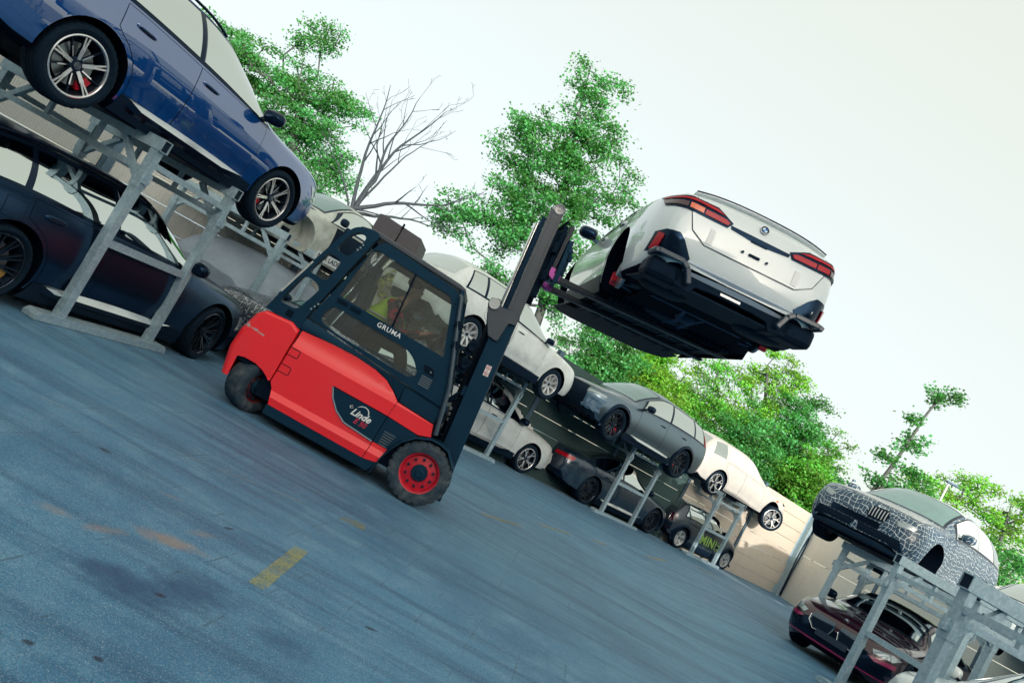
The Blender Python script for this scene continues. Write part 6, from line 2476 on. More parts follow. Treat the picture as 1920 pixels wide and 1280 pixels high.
# carriage and forks
b = MB()
for z in (2.66, 2.98):
    b.box((0.185, 0, z), (0.06, 1.15, 0.12))
for y in (-0.40, 0.40):
    b.box((0.155, y, 2.80), (0.09, 0.05, 0.80))
for y in (-0.50, -0.20, 0.20, 0.50):
    b.box((0.20, y, 2.95), (0.05, 0.045, 0.62))
b.build('fork_carriage', F_BLACK, mast, bevel=0.008)
b = MB()
b.tube([(0.255, -0.47, 2.63), (0.255, -0.47, 3.13)], 0.034, 14)
b.tube([(0.255, -0.47, 3.13), (0.255, -0.47, 3.20)], 0.022, 12)
b.box((0.25, -0.47, 3.19), (0.07, 0.07, 0.05))
b.build('side_shift_cylinder', M['under_pipe'], mast, smooth=45)
b = MB()
b.box((0.265, -0.25, 2.92), (0.05, 0.16, 0.52))
b.box((0.30, -0.17, 2.92), (0.04, 0.05, 0.56))
b.build('carriage_guard', F_GREY, mast, bevel=0.006)
for xx, z0_, z1_, y_ in ((0.315, 2.62, 3.12, -0.52), (0.355, 2.66, 3.06, -0.36), (0.33, 2.70, 3.16, 0.30)):
    b = MB()
    b.box((xx, y_, (z0_ + z1_) / 2), (0.055, 0.10, z1_ - z0_))
    b.box((xx + 0.02, y_ - 0.03, z1_ - 0.10), (0.05, 0.06, 0.07))
    b.build('carriage_plate', F_GREY, mast, bevel=0.008)
b = MB()
b.tube([(0.12, -0.36, 3.20), (0.20, -0.40, 3.34), (0.26, -0.42, 3.30), (0.25, -0.44, 3.18)], 0.016, 8)
b.tube([(0.10, -0.33, 3.10), (0.19, -0.36, 3.30), (0.24, -0.37, 3.22), (0.23, -0.38, 3.08)], 0.014, 8)
b.build('carriage_hose', F_BLACK, mast, smooth=60)
b = MB()
b.box((0.27, -0.36, 2.70), (0.10, 0.10, 0.14))
b.lathe([(0.05, 0), (0.05, 0.03), (0.02, 0.035), (0, 0.03)], 14, o=(0.30, -0.42, 2.72), ax=(0.4, -1, 0))
b.build('carriage_pin', M['galv_dark'], mast, bevel=0.006)
for y in (-0.44, 0.44):
    fo = sub('fork', mast, (0.235, y, 2.66))
    b = MB()
    prof = [(-0.02, 0.62), (0.035, 0.62), (0.035, 0.062), (0.10, 0.062), (2.15, 0.046), (2.15, 0.022), (0.05, -0.006), (0.0, 0.015), (-0.02, 0.06)]
    b.prism(prof, (0, -0.075, 0), (1, 0, 0), (0, 0, 1), (0, 0.15, 0))
    ob = b.build('blade', mat('dark_fork_steel', (0.005, 0.013, 0.025), 0.45, 0.2), fo, bevel=0.008)
    fo.rotation_euler = (0, R(2.2), 0)
    b = MB()
    b.prism([(-0.026, 0.12), (0.042, 0.12), (0.042, 0.068), (0.12, 0.068), (0.12, -0.002), (0.05, -0.012), (-0.004, 0.010), (-0.026, 0.06)], (0, -0.082, 0), (1, 0, 0), (0, 0, 1), (0, 0.164, 0))
    b.build('painted_heel', M['pink'], fo, bevel=0.012)

# ---- cab interior
b = MB()
b.box((-1.36, 0.10, 1.28), (0.46, 0.50, 0.14))
b.prism([(-1.58, 1.30), (-1.44, 1.30), (-1.52, 1.92), (-1.62, 1.92)], (0, -0.14, 0), (1, 0, 0), (0, 0, 1), (0, 0.48, 0))
b.box((-1.58, 0.10, 2.00), (0.09, 0.28, 0.20))
b.build('seat', mat('seat_cloth', (0.012, 0.020, 0.032), 0.8), fk, bevel=0.04, seg=3)
b = MB()
b.prism([(-0.46, 1.10), (-0.16, 1.10), (-0.30, 1.48), (-0.52, 1.52)], (0, -0.50, 0), (1, 0, 0), (0, 0, 1), (0, 1.0, 0))
b.build('dashboard', F_BLACK, fk, bevel=0.03)
b = MB()
b.tube([(-0.52, 0.02, 1.46), (-0.68, 0.02, 1.66)], 0.03, 10)
b.tube([(-0.68 + 0.13 * math.cos(a) * 0.75, 0.02 + 0.17 * math.sin(a), 1.66 + 0.13 * math.cos(a) * 0.6) for a in np.linspace(0, 2 * PI, 25)[:-1]], 0.014, 8, closed=True)
b.build('steering_wheel', F_BLACK, fk, smooth=60)
b = MB()
b.box((-1.05, -0.30, 1.48), (0.42, 0.12, 0.07))
b.tube([(-0.90, -0.30, 1.50), (-0.86, -0.30, 1.60)], 0.02, 8)
b.build('armrest', F_BLACK, fk, bevel=0.02)
b = MB()
b.box((-0.50, -0.44, 1.72), (0.05, 0.16, 0.24), Matrix.Rotation(R(-15), 3, 'Y'))
b.box((-0.53, -0.46, 1.60), (0.07, 0.14, 0.10))
b.build('display', F_BLACK, fk, bevel=0.02)
b = MB()
for k in range(5):
    b.box((-0.62 + k * 0.05, -0.44, 1.555 - k * 0.018), (0.022, 0.05, 0.03), m=k % 2)
kind(b.build('switches', [M['chrome'], M['trim']], fk), 'stuff')
# ------------------------------------------------------------------ right-hand side: two more cars and their racks
CAMO = camo_mat('camouflage_foil', (0.008, 0.050, 0.100), (0.72, 0.78, 0.79), 14.0, thr=0.0055, coat=0.5)
CAMO_PALE = camo_mat('pale_camouflage_foil', (0.30, 0.33, 0.35), (0.70, 0.71, 0.70), 26.0, thr=0.007, coat=0.4, worn=0.02)
yaw = R(-140.0)
f = Vector((math.cos(yaw), math.sin(yaw)))
l = Vector((-f.y, f.x))
c = Vector((8.52, 14.50)) + f * 0.11
camo = car_thing('sport_utility_car', 'white car with a net-patterned camouflage nose, raised on a rack above the maroon car', 'car', (c.x, c.y, 2.02), yaw)
S = car_parts(camo, 'suv', CAMO, wb=2.975, W=2.0, H=1.765, rw=0.385, tw=0.28, rr=0.28, style='black', wheels=(0, 1, 1, 1), clad=False, wscreen=M['glass_light'], mirror_mat=CAMO, no_hood=True, glass=M['glass'], handles=False)
b = MB()
S.patch(b, 'top', lambda u: (1.12 - 0.05 * u * u) * S.kx, lambda u: (2.16 - 0.12 * u * u) * S.kx, -0.97, 0.97, 18, 20, 0.003, 1, 0, rim=0.006, mrim=1)
b.build('bonnet', [CAMO_PALE, M['gap']], camo, smooth=50)
b = MB()
S.patch(b, 'top', lambda u: -1.9 * S.kx, lambda u: 0.02 * S.kx, -0.98, 0.98, 14, 14, 0.004)
b.build('roof_panel', M['white'], camo, smooth=60)
for sg in (1, -1):
    b = MB()
    S.patch(b, 'green', lambda t: (-0.42 - 0.05 * t) * S.kx, lambda t: (0.82 - 0.36 * t) * S.kx, 0.09, 0.90, 12, 6, 0.012, sg)
    b.build('pale_window_panel', M['white'], camo, smooth=50)  # plain white panel over the side window
    b = MB()
    S.patch(b, 'green', lambda t: (-1.46 + 0.04 * t) * S.kx, lambda t: (-0.50) * S.kx, 0.09, 0.90, 12, 6, 0.012, sg)
    b.build('pale_window_panel', M['white'], camo, smooth=50)
    # kidney shapes and slats
    b = MB()
    S.cast(b, [(sg * 0.06, 0.74), (sg * 0.10, 0.66), (sg * 0.36, 0.68), (sg * 0.42, 0.80), (sg * 0.36, 0.89), (sg * 0.10, 0.87)], True, 0.012, res=0.04)
    k = b.build('grille', M['gap'] if sg > 0 else CAMO, camo, smooth=40)
    if sg > 0:
        for j in range(6):
            y = 0.10 + j * 0.052
            b = MB()
            S.cast(b, [(y, 0.70), (y + 0.014, 0.70), (y + 0.014, 0.86), (y, 0.86)], True, 0.020, res=0.06)
            b.build('grille_slat', M['rim_silver'], k)
    b = MB()
    S.cast(b, [(sg * 0.54, 0.80), (sg * 0.60, 0.73), (sg * 0.80, 0.76), (sg * 0.84, 0.82), (sg * 0.72, 0.85)], True, 0.010, res=0.05)
    b.build('headlight', M['lamp_clear'], camo, smooth=40)
b = MB()
S.cast(b, [(-0.80, 0.36), (0.80, 0.36), (0.72, 0.52), (-0.72, 0.52)], True, 0.010, res=0.06)
b.build('air_intake', M['gap'], camo, smooth=40)
b = MB()
S.cast(b, [(-0.52, 0.53), (0.34, 0.53), (0.34, 0.64), (-0.52, 0.64)], True, 0.016, res=0.06)
b.build('plate_board', M['gloss_black'], camo, smooth=40)
b = MB()
S.cast(b, [(-0.10, 0.38), (0.04, 0.38), (0.0, 0.52), (-0.05, 0.52)], True, 0.020, res=0.06)
b.build('intake_strut', CAMO, camo, smooth=40)
b = MB()
b.prism([(2.30, -0.78), (2.42, -0.40), (2.42, 0.40), (2.30, 0.78), (2.05, 0.90), (2.05, -0.90)], (0, 0, 0.34), (1, 0, 0), (0, 1, 0), (0, 0, -0.10))
b.build('front_lip', M['trim'], camo, bevel=0.02)
b = MB()
for j in range(3):
    b.box((2.0 - j * 0.5, 0, 0.22), (0.3, 1.5, 0.05))
kind(b.build('floor_tray', M['under'], camo), 'stuff')

# maroon saloon below
yaw = R(-139.0)
f = Vector((math.cos(yaw), math.sin(yaw)))
c = Vector((8.72, 13.98)) + f * 0.157
red = car_thing('saloon_car', 'maroon saloon facing the yard under the camouflaged white car', 'car', (c.x, c.y, 0.185), yaw)
S = car_parts(red, 'sedan', M['maroon'], rw=0.36, tw=0.26, rr=0.265, style='black', clad=True, steer=R(0))
b = MB()
S.cast(b, [(-0.84, 0.30), (0.84, 0.30), (0.80, 0.50), (0.50, 0.58), (-0.50, 0.58), (-0.80, 0.50)], True, 0.008, res=0.05)
b.build('lower_grille', M['gloss_black'], red, smooth=40)
for sg in (1, -1):
    b = MB()
    S.cast(b, [(sg * 0.035, 0.60), (sg * 0.08, 0.47), (sg * 0.34, 0.44), (sg * 0.46, 0.54), (sg * 0.47, 0.64), (sg * 0.40, 0.70), (sg * 0.06, 0.69)], True, 0.020, res=0.04)
    k = b.build('kidney_grille', mat('blue_black_grille', (0.010, 0.045, 0.085), 0.15, coat=0.8), red, smooth=40)
    b = MB()
    S.cast(b, [(sg * 0.06, 0.59), (sg * 0.10, 0.49), (sg * 0.34, 0.47), (sg * 0.43, 0.545), (sg * 0.43, 0.61), (sg * 0.07, 0.625)], True, 0.026, res=0.04)
    b.build('grille_mesh', M['gap'], k, smooth=40)
    b = MB()
    ring = [(0.035, 0.60), (0.08, 0.47), (0.34, 0.44), (0.46, 0.54), (0.47, 0.64)]
    line_front = []
    for y, z in ring:
        h = S.bvh.ray_cast(Vector((S.x1 + 1, sg * y, z)), Vector((-1, 0, 0)))[0]
        line_front.append((h if h is not None else Vector((S.x1, sg * y, z))) + Vector((0.026, 0, 0)))
    b.tube(line_front, 0.006, 6)
    b.build('chrome_edge', M['chrome'], k, smooth=60)
    b = MB()
    S.cast(b, [(sg * 0.56, 0.66), (sg * 0.60, 0.60), (sg * 0.84, 0.62), (sg * 0.89, 0.69), (sg * 0.80, 0.72)], True, 0.010, res=0.04)
    b.build('headlight', M['lamp_clear'], red, smooth=40)
    b = MB()
    S.cast(b, [(sg * 0.62, 0.34), (sg * 0.88, 0.40), (sg * 0.86, 0.56), (sg * 0.70, 0.52)], True, 0.012, res=0.05)
    b.build('side_intake', M['gloss_black'], red, smooth=40)
    b = MB()
    S.cast(b, [(sg * 0.55, 0.545), (sg * 0.88, 0.585), (sg * 0.88, 0.52), (sg * 0.66, 0.50)], True, 0.020, res=0.05)
    b.build('bumper_blade', mat('magenta_red_paint', (0.30, 0.010, 0.085), 0.25, coat=1.0), red, smooth=40)
b = MB()
S.cast(b, [(-0.88, 0.275), (0.88, 0.275), (0.88, 0.295), (-0.88, 0.295)], True, 0.016, res=0.05)
b.build('lip_line', MATS['magenta_red_paint'], red, smooth=40)
b = MB()
S.cast(b, [(-0.27, 0.38), (0.27, 0.38), (0.27, 0.48), (-0.27, 0.48)], True, 0.034, res=0.06)
b.build('plate_board', mat('blank_plate', (0.012, 0.030, 0.060), 0.5), red, smooth=40)
q = S.pt('top', 2.20, 0.0, 0.012)
n = S.norm('top', 2.20, 0.0)
xx = Vector((0, 1, 0))
yy = n.cross(xx).normalized()
o = roundel(red, q, (0, 0, 0), 0.040)
o.matrix_local = Matrix.Translation(q) @ Matrix((xx, yy, n)).transposed().to_4x4() @ Matrix.Scale(0.040, 4)

# white car behind the near rack, lower right corner
yaw = R(-150.0)
c = Vector((7.68, 8.68))
wc = car_thing('sport_utility_car', 'white car with a chequered screen parked under the near rack in the corner', 'car', (c.x, c.y, ground_z(c.x, c.y)), yaw)
S = car_parts(wc, 'suv', M['white'], wb=2.9, W=1.95, H=1.66, rw=0.35, tw=0.25, rr=0.255, style='two', clad=True, mirror_mat=M['white'])
for i in range(3):
    for j in range(3):
        if (i + j) % 2 == 0:
            b = MB()
            u0, u1 = -0.62 + i * 0.36, -0.62 + (i + 1) * 0.36
            x0_, x1_ = 0.30 + j * 0.20, 0.30 + (j + 1) * 0.20
            S.patch(b, 'top', lambda u: x0_, lambda u: x1_, u0, u1, 4, 4, 0.012)
            b.build('screen_card', mat('grey_card', (0.30, 0.36, 0.42), 0.5), wc)
for sg in (1, -1):
    b = MB()
    S.cast(b, [(sg * 0.56, 0.66), (sg * 0.60, 0.58), (sg * 0.84, 0.60), (sg * 0.89, 0.69), (sg * 0.80, 0.72)], True, 0.010, res=0.04)
    b.build('headlight', M['lamp_clear'], wc, smooth=40)
    b = MB()
    S.cast(b, [(sg * 0.035, 0.60), (sg * 0.08, 0.44), (sg * 0.34, 0.42), (sg * 0.46, 0.54), (sg * 0.40, 0.68), (sg * 0.06, 0.68)], True, 0.015, res=0.05)
    b.build('grille', M['gloss_black'], wc, smooth=40)

# white car on the rack beyond, at the right edge
yaw = R(-140)
c = Vector((12.3, 15.7))
we = car_thing('sport_utility_car', 'white car just showing at the right edge, raised behind the camouflaged one', 'car', (c.x, c.y, 1.75), yaw)
S = car_parts(we, 'suv', M['white'], wb=2.9, W=1.95, H=1.66, rw=0.37, tw=0.26, rr=0.26, style='two', handles=False)

# racks on the right
d40 = Vector((math.cos(R(40)), math.sin(R(40))))
n40 = Vector((d40.y, -d40.x))


def rack40(p, label, z):
    """p: ground point of the post nearest the yard; the rack stretches to the right of it"""
    p = Vector(p)
    return rack(p, p + d40 * 1.26, label, side=1, z=z, yaw=R(40))


rack40((6.98, 13.55), 'galvanised rack carrying the camouflaged white car', 0.10)
dm = Vector((math.cos(R(-73)), math.sin(R(-73))))
pa = Vector((6.1, 10.4))
rack(pa, pa + dm * 1.26, 'empty galvanised rack between the maroon car and the corner rack', side=-1, z=0.16, yaw=R(-73))
pa = Vector((4.08, 5.97))
rack(pa, pa + dm * 1.26, 'empty galvanised rack nearest the camera in the lower right corner', side=-1, z=0.0, yaw=R(-73))
rack40((11.6, 14.2), 'galvanised rack under the white car at the right edge', -0.02)

# ------------------------------------------------------------------ left background
# camouflaged car standing beyond the black estate
yaw = R(77.0)
c = Vector((-5.05, 12.05))
yaw = R(-118)
f = Vector((math.cos(yaw), math.sin(yaw)))
cl = car_thing('sport_utility_car', 'camouflaged car whose net-patterned nose shows between the black estate and the forklift', 'car', (-2.45, 13.0, 0), yaw)
CAMO2 = camo_mat('dark_camouflage_foil', (0.006, 0.018, 0.045), (0.50, 0.56, 0.60), 16.0, thr=0.0065, coat=0.4, worn=0.06)
S = car_parts(cl, 'suv', CAMO2, wb=2.9, W=1.95, H=1.66, rw=0.37, tw=0.26, rr=0.265, style='black', clad=False, handles=False, wscreen=M['glass_light'])

# tarpaulin-covered car
t = thing('covered_car', 'car hidden under a grey tarpaulin below the bare car shell', 'car', (-4.35, 15.0, 0), (0, 0, R(76)), 'cars parked in the yard')
TS = CarShape('suv', 2.9, 2.0, 1.55)
b = MB()
tr = random.Random(4)
rows = []
xs = [TS.x0 - 0.06 + (TS.x1 - TS.x0 + 0.12) * i / 44 for i in range(45)]
for i, x in enumerate(xs):
    xc = min(max(x, TS.x0 + 0.02), TS.x1 - 0.02)
    row = []
    w_, zt, zr_, yr_, zs_ = TS.w(xc) + 0.06, TS.ztop(xc) + 0.03, TS.zr(xc) + 0.03, TS.yr(xc) + 0.05, TS.zs(xc)
    prof = [(w_ + 0.10, 0.03), (w_ + 0.07, 0.25), (w_ + 0.03, 0.55), (w_, zs_), ((w_ + yr_) / 2, (zs_ + zr_) / 2 - 0.01), (yr_, zr_), (yr_ * 0.6, zt - 0.015), (0, zt)]
    prof = prof + [(-y, z) for y, z in prof[-2::-1]]
    fine = []
    for k in range(len(prof) - 1):
        for m_ in range(3):
            t_ = m_ / 3
            fine.append((prof[k][0] * (1 - t_) + prof[k + 1][0] * t_, prof[k][1] * (1 - t_) + prof[k + 1][1] * t_))
    fine.append(prof[-1])
    for k, (y, z) in enumerate(fine):
        fold = 0.022 * math.sin(x * 9 + k * 0.9) * max(0, 1 - z / 1.4) + 0.012 * math.sin(x * 5.3 - k * 1.7) + 0.006 * math.sin(x * 17 + k)
        row.append(Vector((x, y * (1 + fold * 0.8), max(0.02, z + fold * 0.5))))
    rows.append(row)
b.grid(rows, flip=True)
b.add(rows[0], [tuple(range(len(rows[0])))])
b.add(rows[-1], [tuple(range(len(rows[-1])))[::-1]])
o = b.build('tarpaulin', mat('grey_tarpaulin', (0.27, 0.33, 0.40), 0.55, var=0.12, vscale=3, bump=0.3, bscale=14), t, smooth=60)

# bare body shell on the rack: primer, no wheels, no doors, no lamps
yaw = R(-118)
sh_ = car_thing('car_shell', 'bare pale car body shell without doors or wheels on the rack behind the blue car', 'car shell', (-4.30, 14.95, 1.78), yaw)
S = car_parts(sh_, 'sedan', M['primer'], wb=2.85, W=1.86, H=1.45, rw=0.34, tw=0.2, rr=0.2, style='black', clad=False, handles=False, mirrors=False, wheels=(0, 0, 0, 0), wellmat=M['primer'], wscreen=M['glass_light'], no_hood=True, door_sides=())
for sg in (1, -1):
    b = MB()
    S.patch(b, 'side', lambda v: -1.0, lambda v: 0.62, 0.12, 0.97, 10, 8, 0.006, sg)
    k = b.build('door_opening', M['gap'], sh_, smooth=50)
    b = MB()
    S.cast(b, [(sg * 0.50, 0.62), (sg * 0.55, 0.55), (sg * 0.82, 0.58), (sg * 0.86, 0.68)], True, 0.008, res=0.05)
    b.build('lamp_opening', M['gap'], sh_, smooth=40)
b = MB()
S.patch(b, 'top', lambda u: 1.06, lambda u: 2.02, -0.86, 0.86, 10, 10, 0.004)
b.build('engine_bay', M['gap'], sh_, smooth=50)
b = MB()
b.ellipsoid((0.62, 0.98, 1.02), (0.09, 0.06, 0.075), e=0.7)
b.ellipsoid((0.52, 1.04, 0.88), (0.05, 0.05, 0.10), e=0.7)
b.build('hanging_mirror', M['trim'], sh_, smooth=50)
# board with the loading notice on the rack beam
b = MB()
b.box((0, 0, 0), (0.62, 0.02, 0.14))
o = b.build('notice_board', mat('pale_board', (0.42, 0.48, 0.50), 0.6))
tag(o, 'pale notice board with black capitals on the rack behind the forklift pillar', 'sign')
o.location = (-3.20, 12.42, 2.00)
o.rotation_euler = (0, 0, R(-14))
tm = text_mesh('lettering', 'NUR LADERS', 0.115, M['gap'], sx=0.8, offset=0.002)
k = link('lettering', tm, o)
k.location = (0, -0.012, 0)
k.rotation_euler = (R(90), 0, 0)
# ------------------------------------------------------------------ trees and plants
def leaf_mat(name, col, trans, var=0.55):
    m = mat(name, col, 0.5, spec=0.35)
    g = NG(m)
    t = m.node_tree
    b = t.nodes['Principled BSDF']
    oi = g.n('ShaderNodeAttribute', attribute_name='tint')
    hue = g.n('ShaderNodeHueSaturation')
    g.put(hue.inputs['Color'], (*col, 1))
    g.put(hue.inputs['Value'], g.ramp(oi.outputs['Fac'], 0, 1, 1 - var, 1 + var))
    g.put(hue.inputs['Hue'], g.ramp(oi.outputs['Fac'], 0, 1, 0.47, 0.525))
    g.put(b.inputs['Base Color'], hue.outputs[0])
    o = t.nodes['Material Output']
    tl = g.n('ShaderNodeBsdfTranslucent')
    hue2 = g.n('ShaderNodeHueSaturation')
    g.put(hue2.inputs['Color'], (*trans, 1))
    g.put(hue2.inputs['Value'], g.ramp(oi.outputs['Fac'], 0, 1, 0.75, 1.25))
    g.put(tl.inputs['Color'], hue2.outputs[0])
    mx = g.n('ShaderNodeMixShader')
    mx.inputs[0].default_value = 0.26
    g.put(mx.inputs[1], b.outputs[0])
    g.put(mx.inputs[2], tl.outputs[0])
    g.put(o.inputs['Surface'], mx.outputs[0])
    return m


LEAF = {
    'maple': leaf_mat('maple_leaf', (0.060, 0.25, 0.065), (0.16, 0.66, 0.09)),
    'bright': leaf_mat('bright_leaf', (0.16, 0.40, 0.045), (0.40, 0.85, 0.06)),
    'hedge': leaf_mat('hedge_leaf', (0.11, 0.32, 0.045), (0.28, 0.75, 0.06)),
    'yellow': leaf_mat('yellow_leaf', (0.52, 0.52, 0.14), (0.6, 0.6, 0.12)),
}
M['bark'] = mat('grey_bark', (0.075, 0.085, 0.085), 0.85, var=0.3, vscale=9, bump=0.4, bscale=30)


def leaves_mesh(name, centres, n_per, spread, size, m, seed, flat=0.7, droop=0.3):
    r = np.random.default_rng(seed)
    C_ = np.repeat(np.asarray(centres), n_per, axis=0)
    n = len(C_)
    P = C_ + r.normal(0, 1, (n, 3)) * np.array([spread, spread, spread * flat])
    # leaf axes
    a = r.normal(0, 1, (n, 3))
    a[:, 2] = a[:, 2] * 0.5 - droop
    a /= np.linalg.norm(a, axis=1)[:, None]
    up = r.normal(0, 0.55, (n, 3)) + np.array([0, -0.25, 1.0])
    w = np.cross(a, up)
    w /= np.linalg.norm(w, axis=1)[:, None] + 1e-9
    nn = np.cross(w, a)
    s = size * r.uniform(0.6, 1.35, n)[:, None]
    base = P - a * s * 0.5
    tip = P + a * s * 0.5 - nn * s * 0.10
    l1 = P + w * s * 0.42 - a * s * 0.05 + nn * s * 0.06
    l2 = P - w * s * 0.42 - a * s * 0.05 + nn * s * 0.06
    V = np.stack([base, l1, tip, l2], 1).reshape(-1, 3).astype(np.float32)
    me = bpy.data.meshes.new(name)
    me.vertices.add(n * 4)
    me.vertices.foreach_set('co', V.ravel())
    me.loops.add(n * 4)
    me.loops.foreach_set('vertex_index', np.arange(n * 4, dtype=np.int32))
    me.polygons.add(n)
    me.polygons.foreach_set('loop_start', np.arange(0, n * 4, 4, dtype=np.int32))
    me.polygons.foreach_set('loop_total', np.full(n, 4, dtype=np.int32))
    at = me.attributes.new('tint', 'FLOAT', 'FACE')
    base_t = np.repeat(r.uniform(0.05, 0.95, len(centres)), n_per)
    at.data.foreach_set('value', np.clip(base_t + r.normal(0, 0.18, n), 0, 1).astype(np.float32))
    me.materials.append(m)
    me.update()
    me.validate()
    return me


def skeleton(trunk, targets, rbase, seed, rtip=0.012, wob=0.12):
    """limbs that grow from the trunk to every leaf clump"""
    r = random.Random(seed)
    nodes = [Vector(p) for p in trunk]
    parent = [max(i - 1, -1) for i in range(len(nodes))]
    parent[0] = -1
    order = sorted(targets, key=lambda p: min((Vector(p) - q).length for q in nodes))
    for tg in order:
        tg = Vector(tg)
        best, bi = 1e9, 0
        for i, q in enumerate(nodes):
            d = tg - q
            cost = d.length + (1.6 * max(0, -d.z) + 0.25 * abs(d.z) * 0)
            if cost < best:
                best, bi = cost, i
        q = nodes[bi]
        L = (tg - q).length
        k = max(1, int(L / 0.55))
        last = bi
        for j in range(1, k + 1):
            t = j / k
            p = q.lerp(tg, t) + Vector((r.uniform(-wob, wob), r.uniform(-wob, wob), r.uniform(-wob, wob) + 0.10 * L * math.sin(PI * t) * 0.5)) * (1 if j < k else 0.3)
            nodes.append(p)
            parent.append(last)
            last = len(nodes) - 1
    n = len(nodes)
    load = [0.0] * n
    kids = [[] for _ in range(n)]
    for i in range(n):
        if parent[i] >= 0:
            kids[parent[i]].append(i)
    for i in range(n - 1, -1, -1):
        if not kids[i]:
            load[i] = 1.0
        if parent[i] >= 0:
            load[parent[i]] += load[i]
    mx = load[0]
    rad = [max(rtip, rbase * (ld / mx) ** 0.5) for ld in load]
    return nodes, parent, kids, rad


def branch_mesh(name, nodes, parent, kids, rad, m, sides=6):
    b = MB()
    done = set()
    for i in range(len(nodes)):
        if i in done:
            continue
        # follow a chain from i
        if parent[i] >= 0 and i not in done:
            chain = [parent[i], i]
        else:
            chain = [i]
        j = i
        done.add(i)
        while kids[j]:
            nx = max(kids[j], key=lambda q: rad[q])
            if nx in done:
                break
            chain.append(nx)
            done.add(nx)
            j = nx
        if len(chain) < 2:
            continue
        rs = [rad[q] for q in chain]
        if parent[i] >= 0:
            rs[0] = min(rs[0], rs[1] * 1.2)
        b.tube([nodes[q] for q in chain], rs, sides, cap=False)
    return b.mesh(name, m, smooth=70)


def lobes_points(lobes, n, seed, shell=0.55):
    r = np.random.default_rng(seed)
    vol = np.array([l[3] * l[4] * l[5] for l in lobes]) ** 0.75
    pick = r.choice(len(lobes), n, p=vol / vol.sum())
    out = []
    for k in pick:
        cx, cy, cz, rx, ry, rz = lobes[k]
        d = r.normal(0, 1, 3)
        d /= np.linalg.norm(d)
        q = r.uniform(shell, 1.0)
        out.append((cx + d[0] * rx * q, cy + d[1] * ry * q, cz + d[2] * rz * q))
    return out


def tree(name, label, base, trunk, lobes, n_clump, n_leaf, spread, size, leaf, seed, rbase=0.16, group='trees beyond the wall', shell=0.45, flat=0.7):
    t = thing(name, label, 'tree', base, (0, 0, 0), group)
    B = Vector(base)
    pts = [tuple(Vector(p) - B) for p in lobes_points(lobes, n_clump, seed, shell)]
    tk = [tuple(Vector(p) - B) for p in trunk]
    sk = skeleton(tk, pts, rbase, seed)
    link('trunk', branch_mesh('trunk', *sk, M['bark']), t)
    twigs = [tuple(sk[0][i]) for i in range(len(tk), len(sk[0])) if not sk[2][i]]
    link('crown', leaves_mesh('crown', pts, n_leaf, spread, size, LEAF[leaf], seed, flat), t)
    return t


# the maple at upper left (about 30 m off)
tree('maple_tree', 'broad dark green maple behind the blue car nose', (-10.3, 30.5, -0.3),
     [(-10.3, 30.5, -0.3), (-10.5, 30.4, 2.0), (-10.9, 30.2, 4.0), (-11.4, 30.0, 6.0), (-12.0, 30.0, 8.0)],
     [(-11.2, 30, 6.9, 2.3, 1.9, 1.9), (-12.8, 30, 8.2, 1.9, 1.6, 1.0), (-10.6, 30, 8.3, 1.4, 1.3, 0.9), (-14.6, 30.2, 7.6, 1.5, 1.5, 1.2), (-9.6, 30, 5.6, 1.3, 1.2, 1.3), (-12.4, 30, 10.4, 0.7, 0.6, 0.75), (-13.2, 30, 9.9, 0.5, 0.5, 0.6), (-10.8, 30, 4.6, 1.6, 1.2, 0.8), (-13.2, 30, 6.2, 1.6, 1.4, 1.3), (-15.8, 30.2, 8.0, 1.4, 1.4, 1.3)],
     330, 120, 0.25, 0.105, 'maple', 3, rbase=0.22, shell=0.2, flat=0.45)
# the upright tree in the middle (about 24 m off)
tree('young_maple_tree', 'upright fresh green tree standing behind the forklift mast', (0.9, 24.6, -0.2),
     [(0.9, 24.6, -0.2), (0.75, 24.5, 2.0), (0.3, 24.3, 4.5), (-0.5, 24.2, 6.5), (-1.0, 24.1, 8.5), (-1.7, 24.0, 10.5), (-2.1, 24.0, 12.0)],
     [(-1.9, 24, 11.2, 0.75, 0.6, 1.3), (-1.2, 24, 9.8, 1.5, 1.0, 1.2), (0.0, 24, 10.0, 1.0, 0.8, 0.8), (-0.75, 24, 11.9, 0.45, 0.35, 0.7), (-1.35, 24, 10.9, 0.7, 0.5, 0.8), (-2.9, 24, 9.2, 0.9, 0.8, 1.0), (-2.4, 24, 7.8, 1.5, 1.2, 1.3), (-0.5, 24, 8.2, 1.9, 1.2, 1.5), (-1.5, 24, 6.8, 1.8, 1.2, 1.2), (-1.6, 24, 8.9, 1.6, 1.1, 1.2), (0.8, 24.2, 8.8, 0.9, 0.8, 0.9), (0.8, 24.2, 7.2, 0.9, 0.8, 0.8), (-3.2, 24, 5.9, 1.3, 1.0, 0.7), (-3.9, 24, 5.2, 0.9, 0.8, 0.45), (-1.9, 24, 5.9, 1.5, 1.2, 1.1), (-0.4, 24, 6.2, 1.5, 1.1, 1.2), (0.4, 24, 4.8, 1.3, 1.0, 1.0), (-1.3, 24, 4.6, 1.3, 1.0, 0.8)],
     430, 95, 0.20, 0.095, 'maple', 5, rbase=0.15, shell=0.15, flat=0.5)

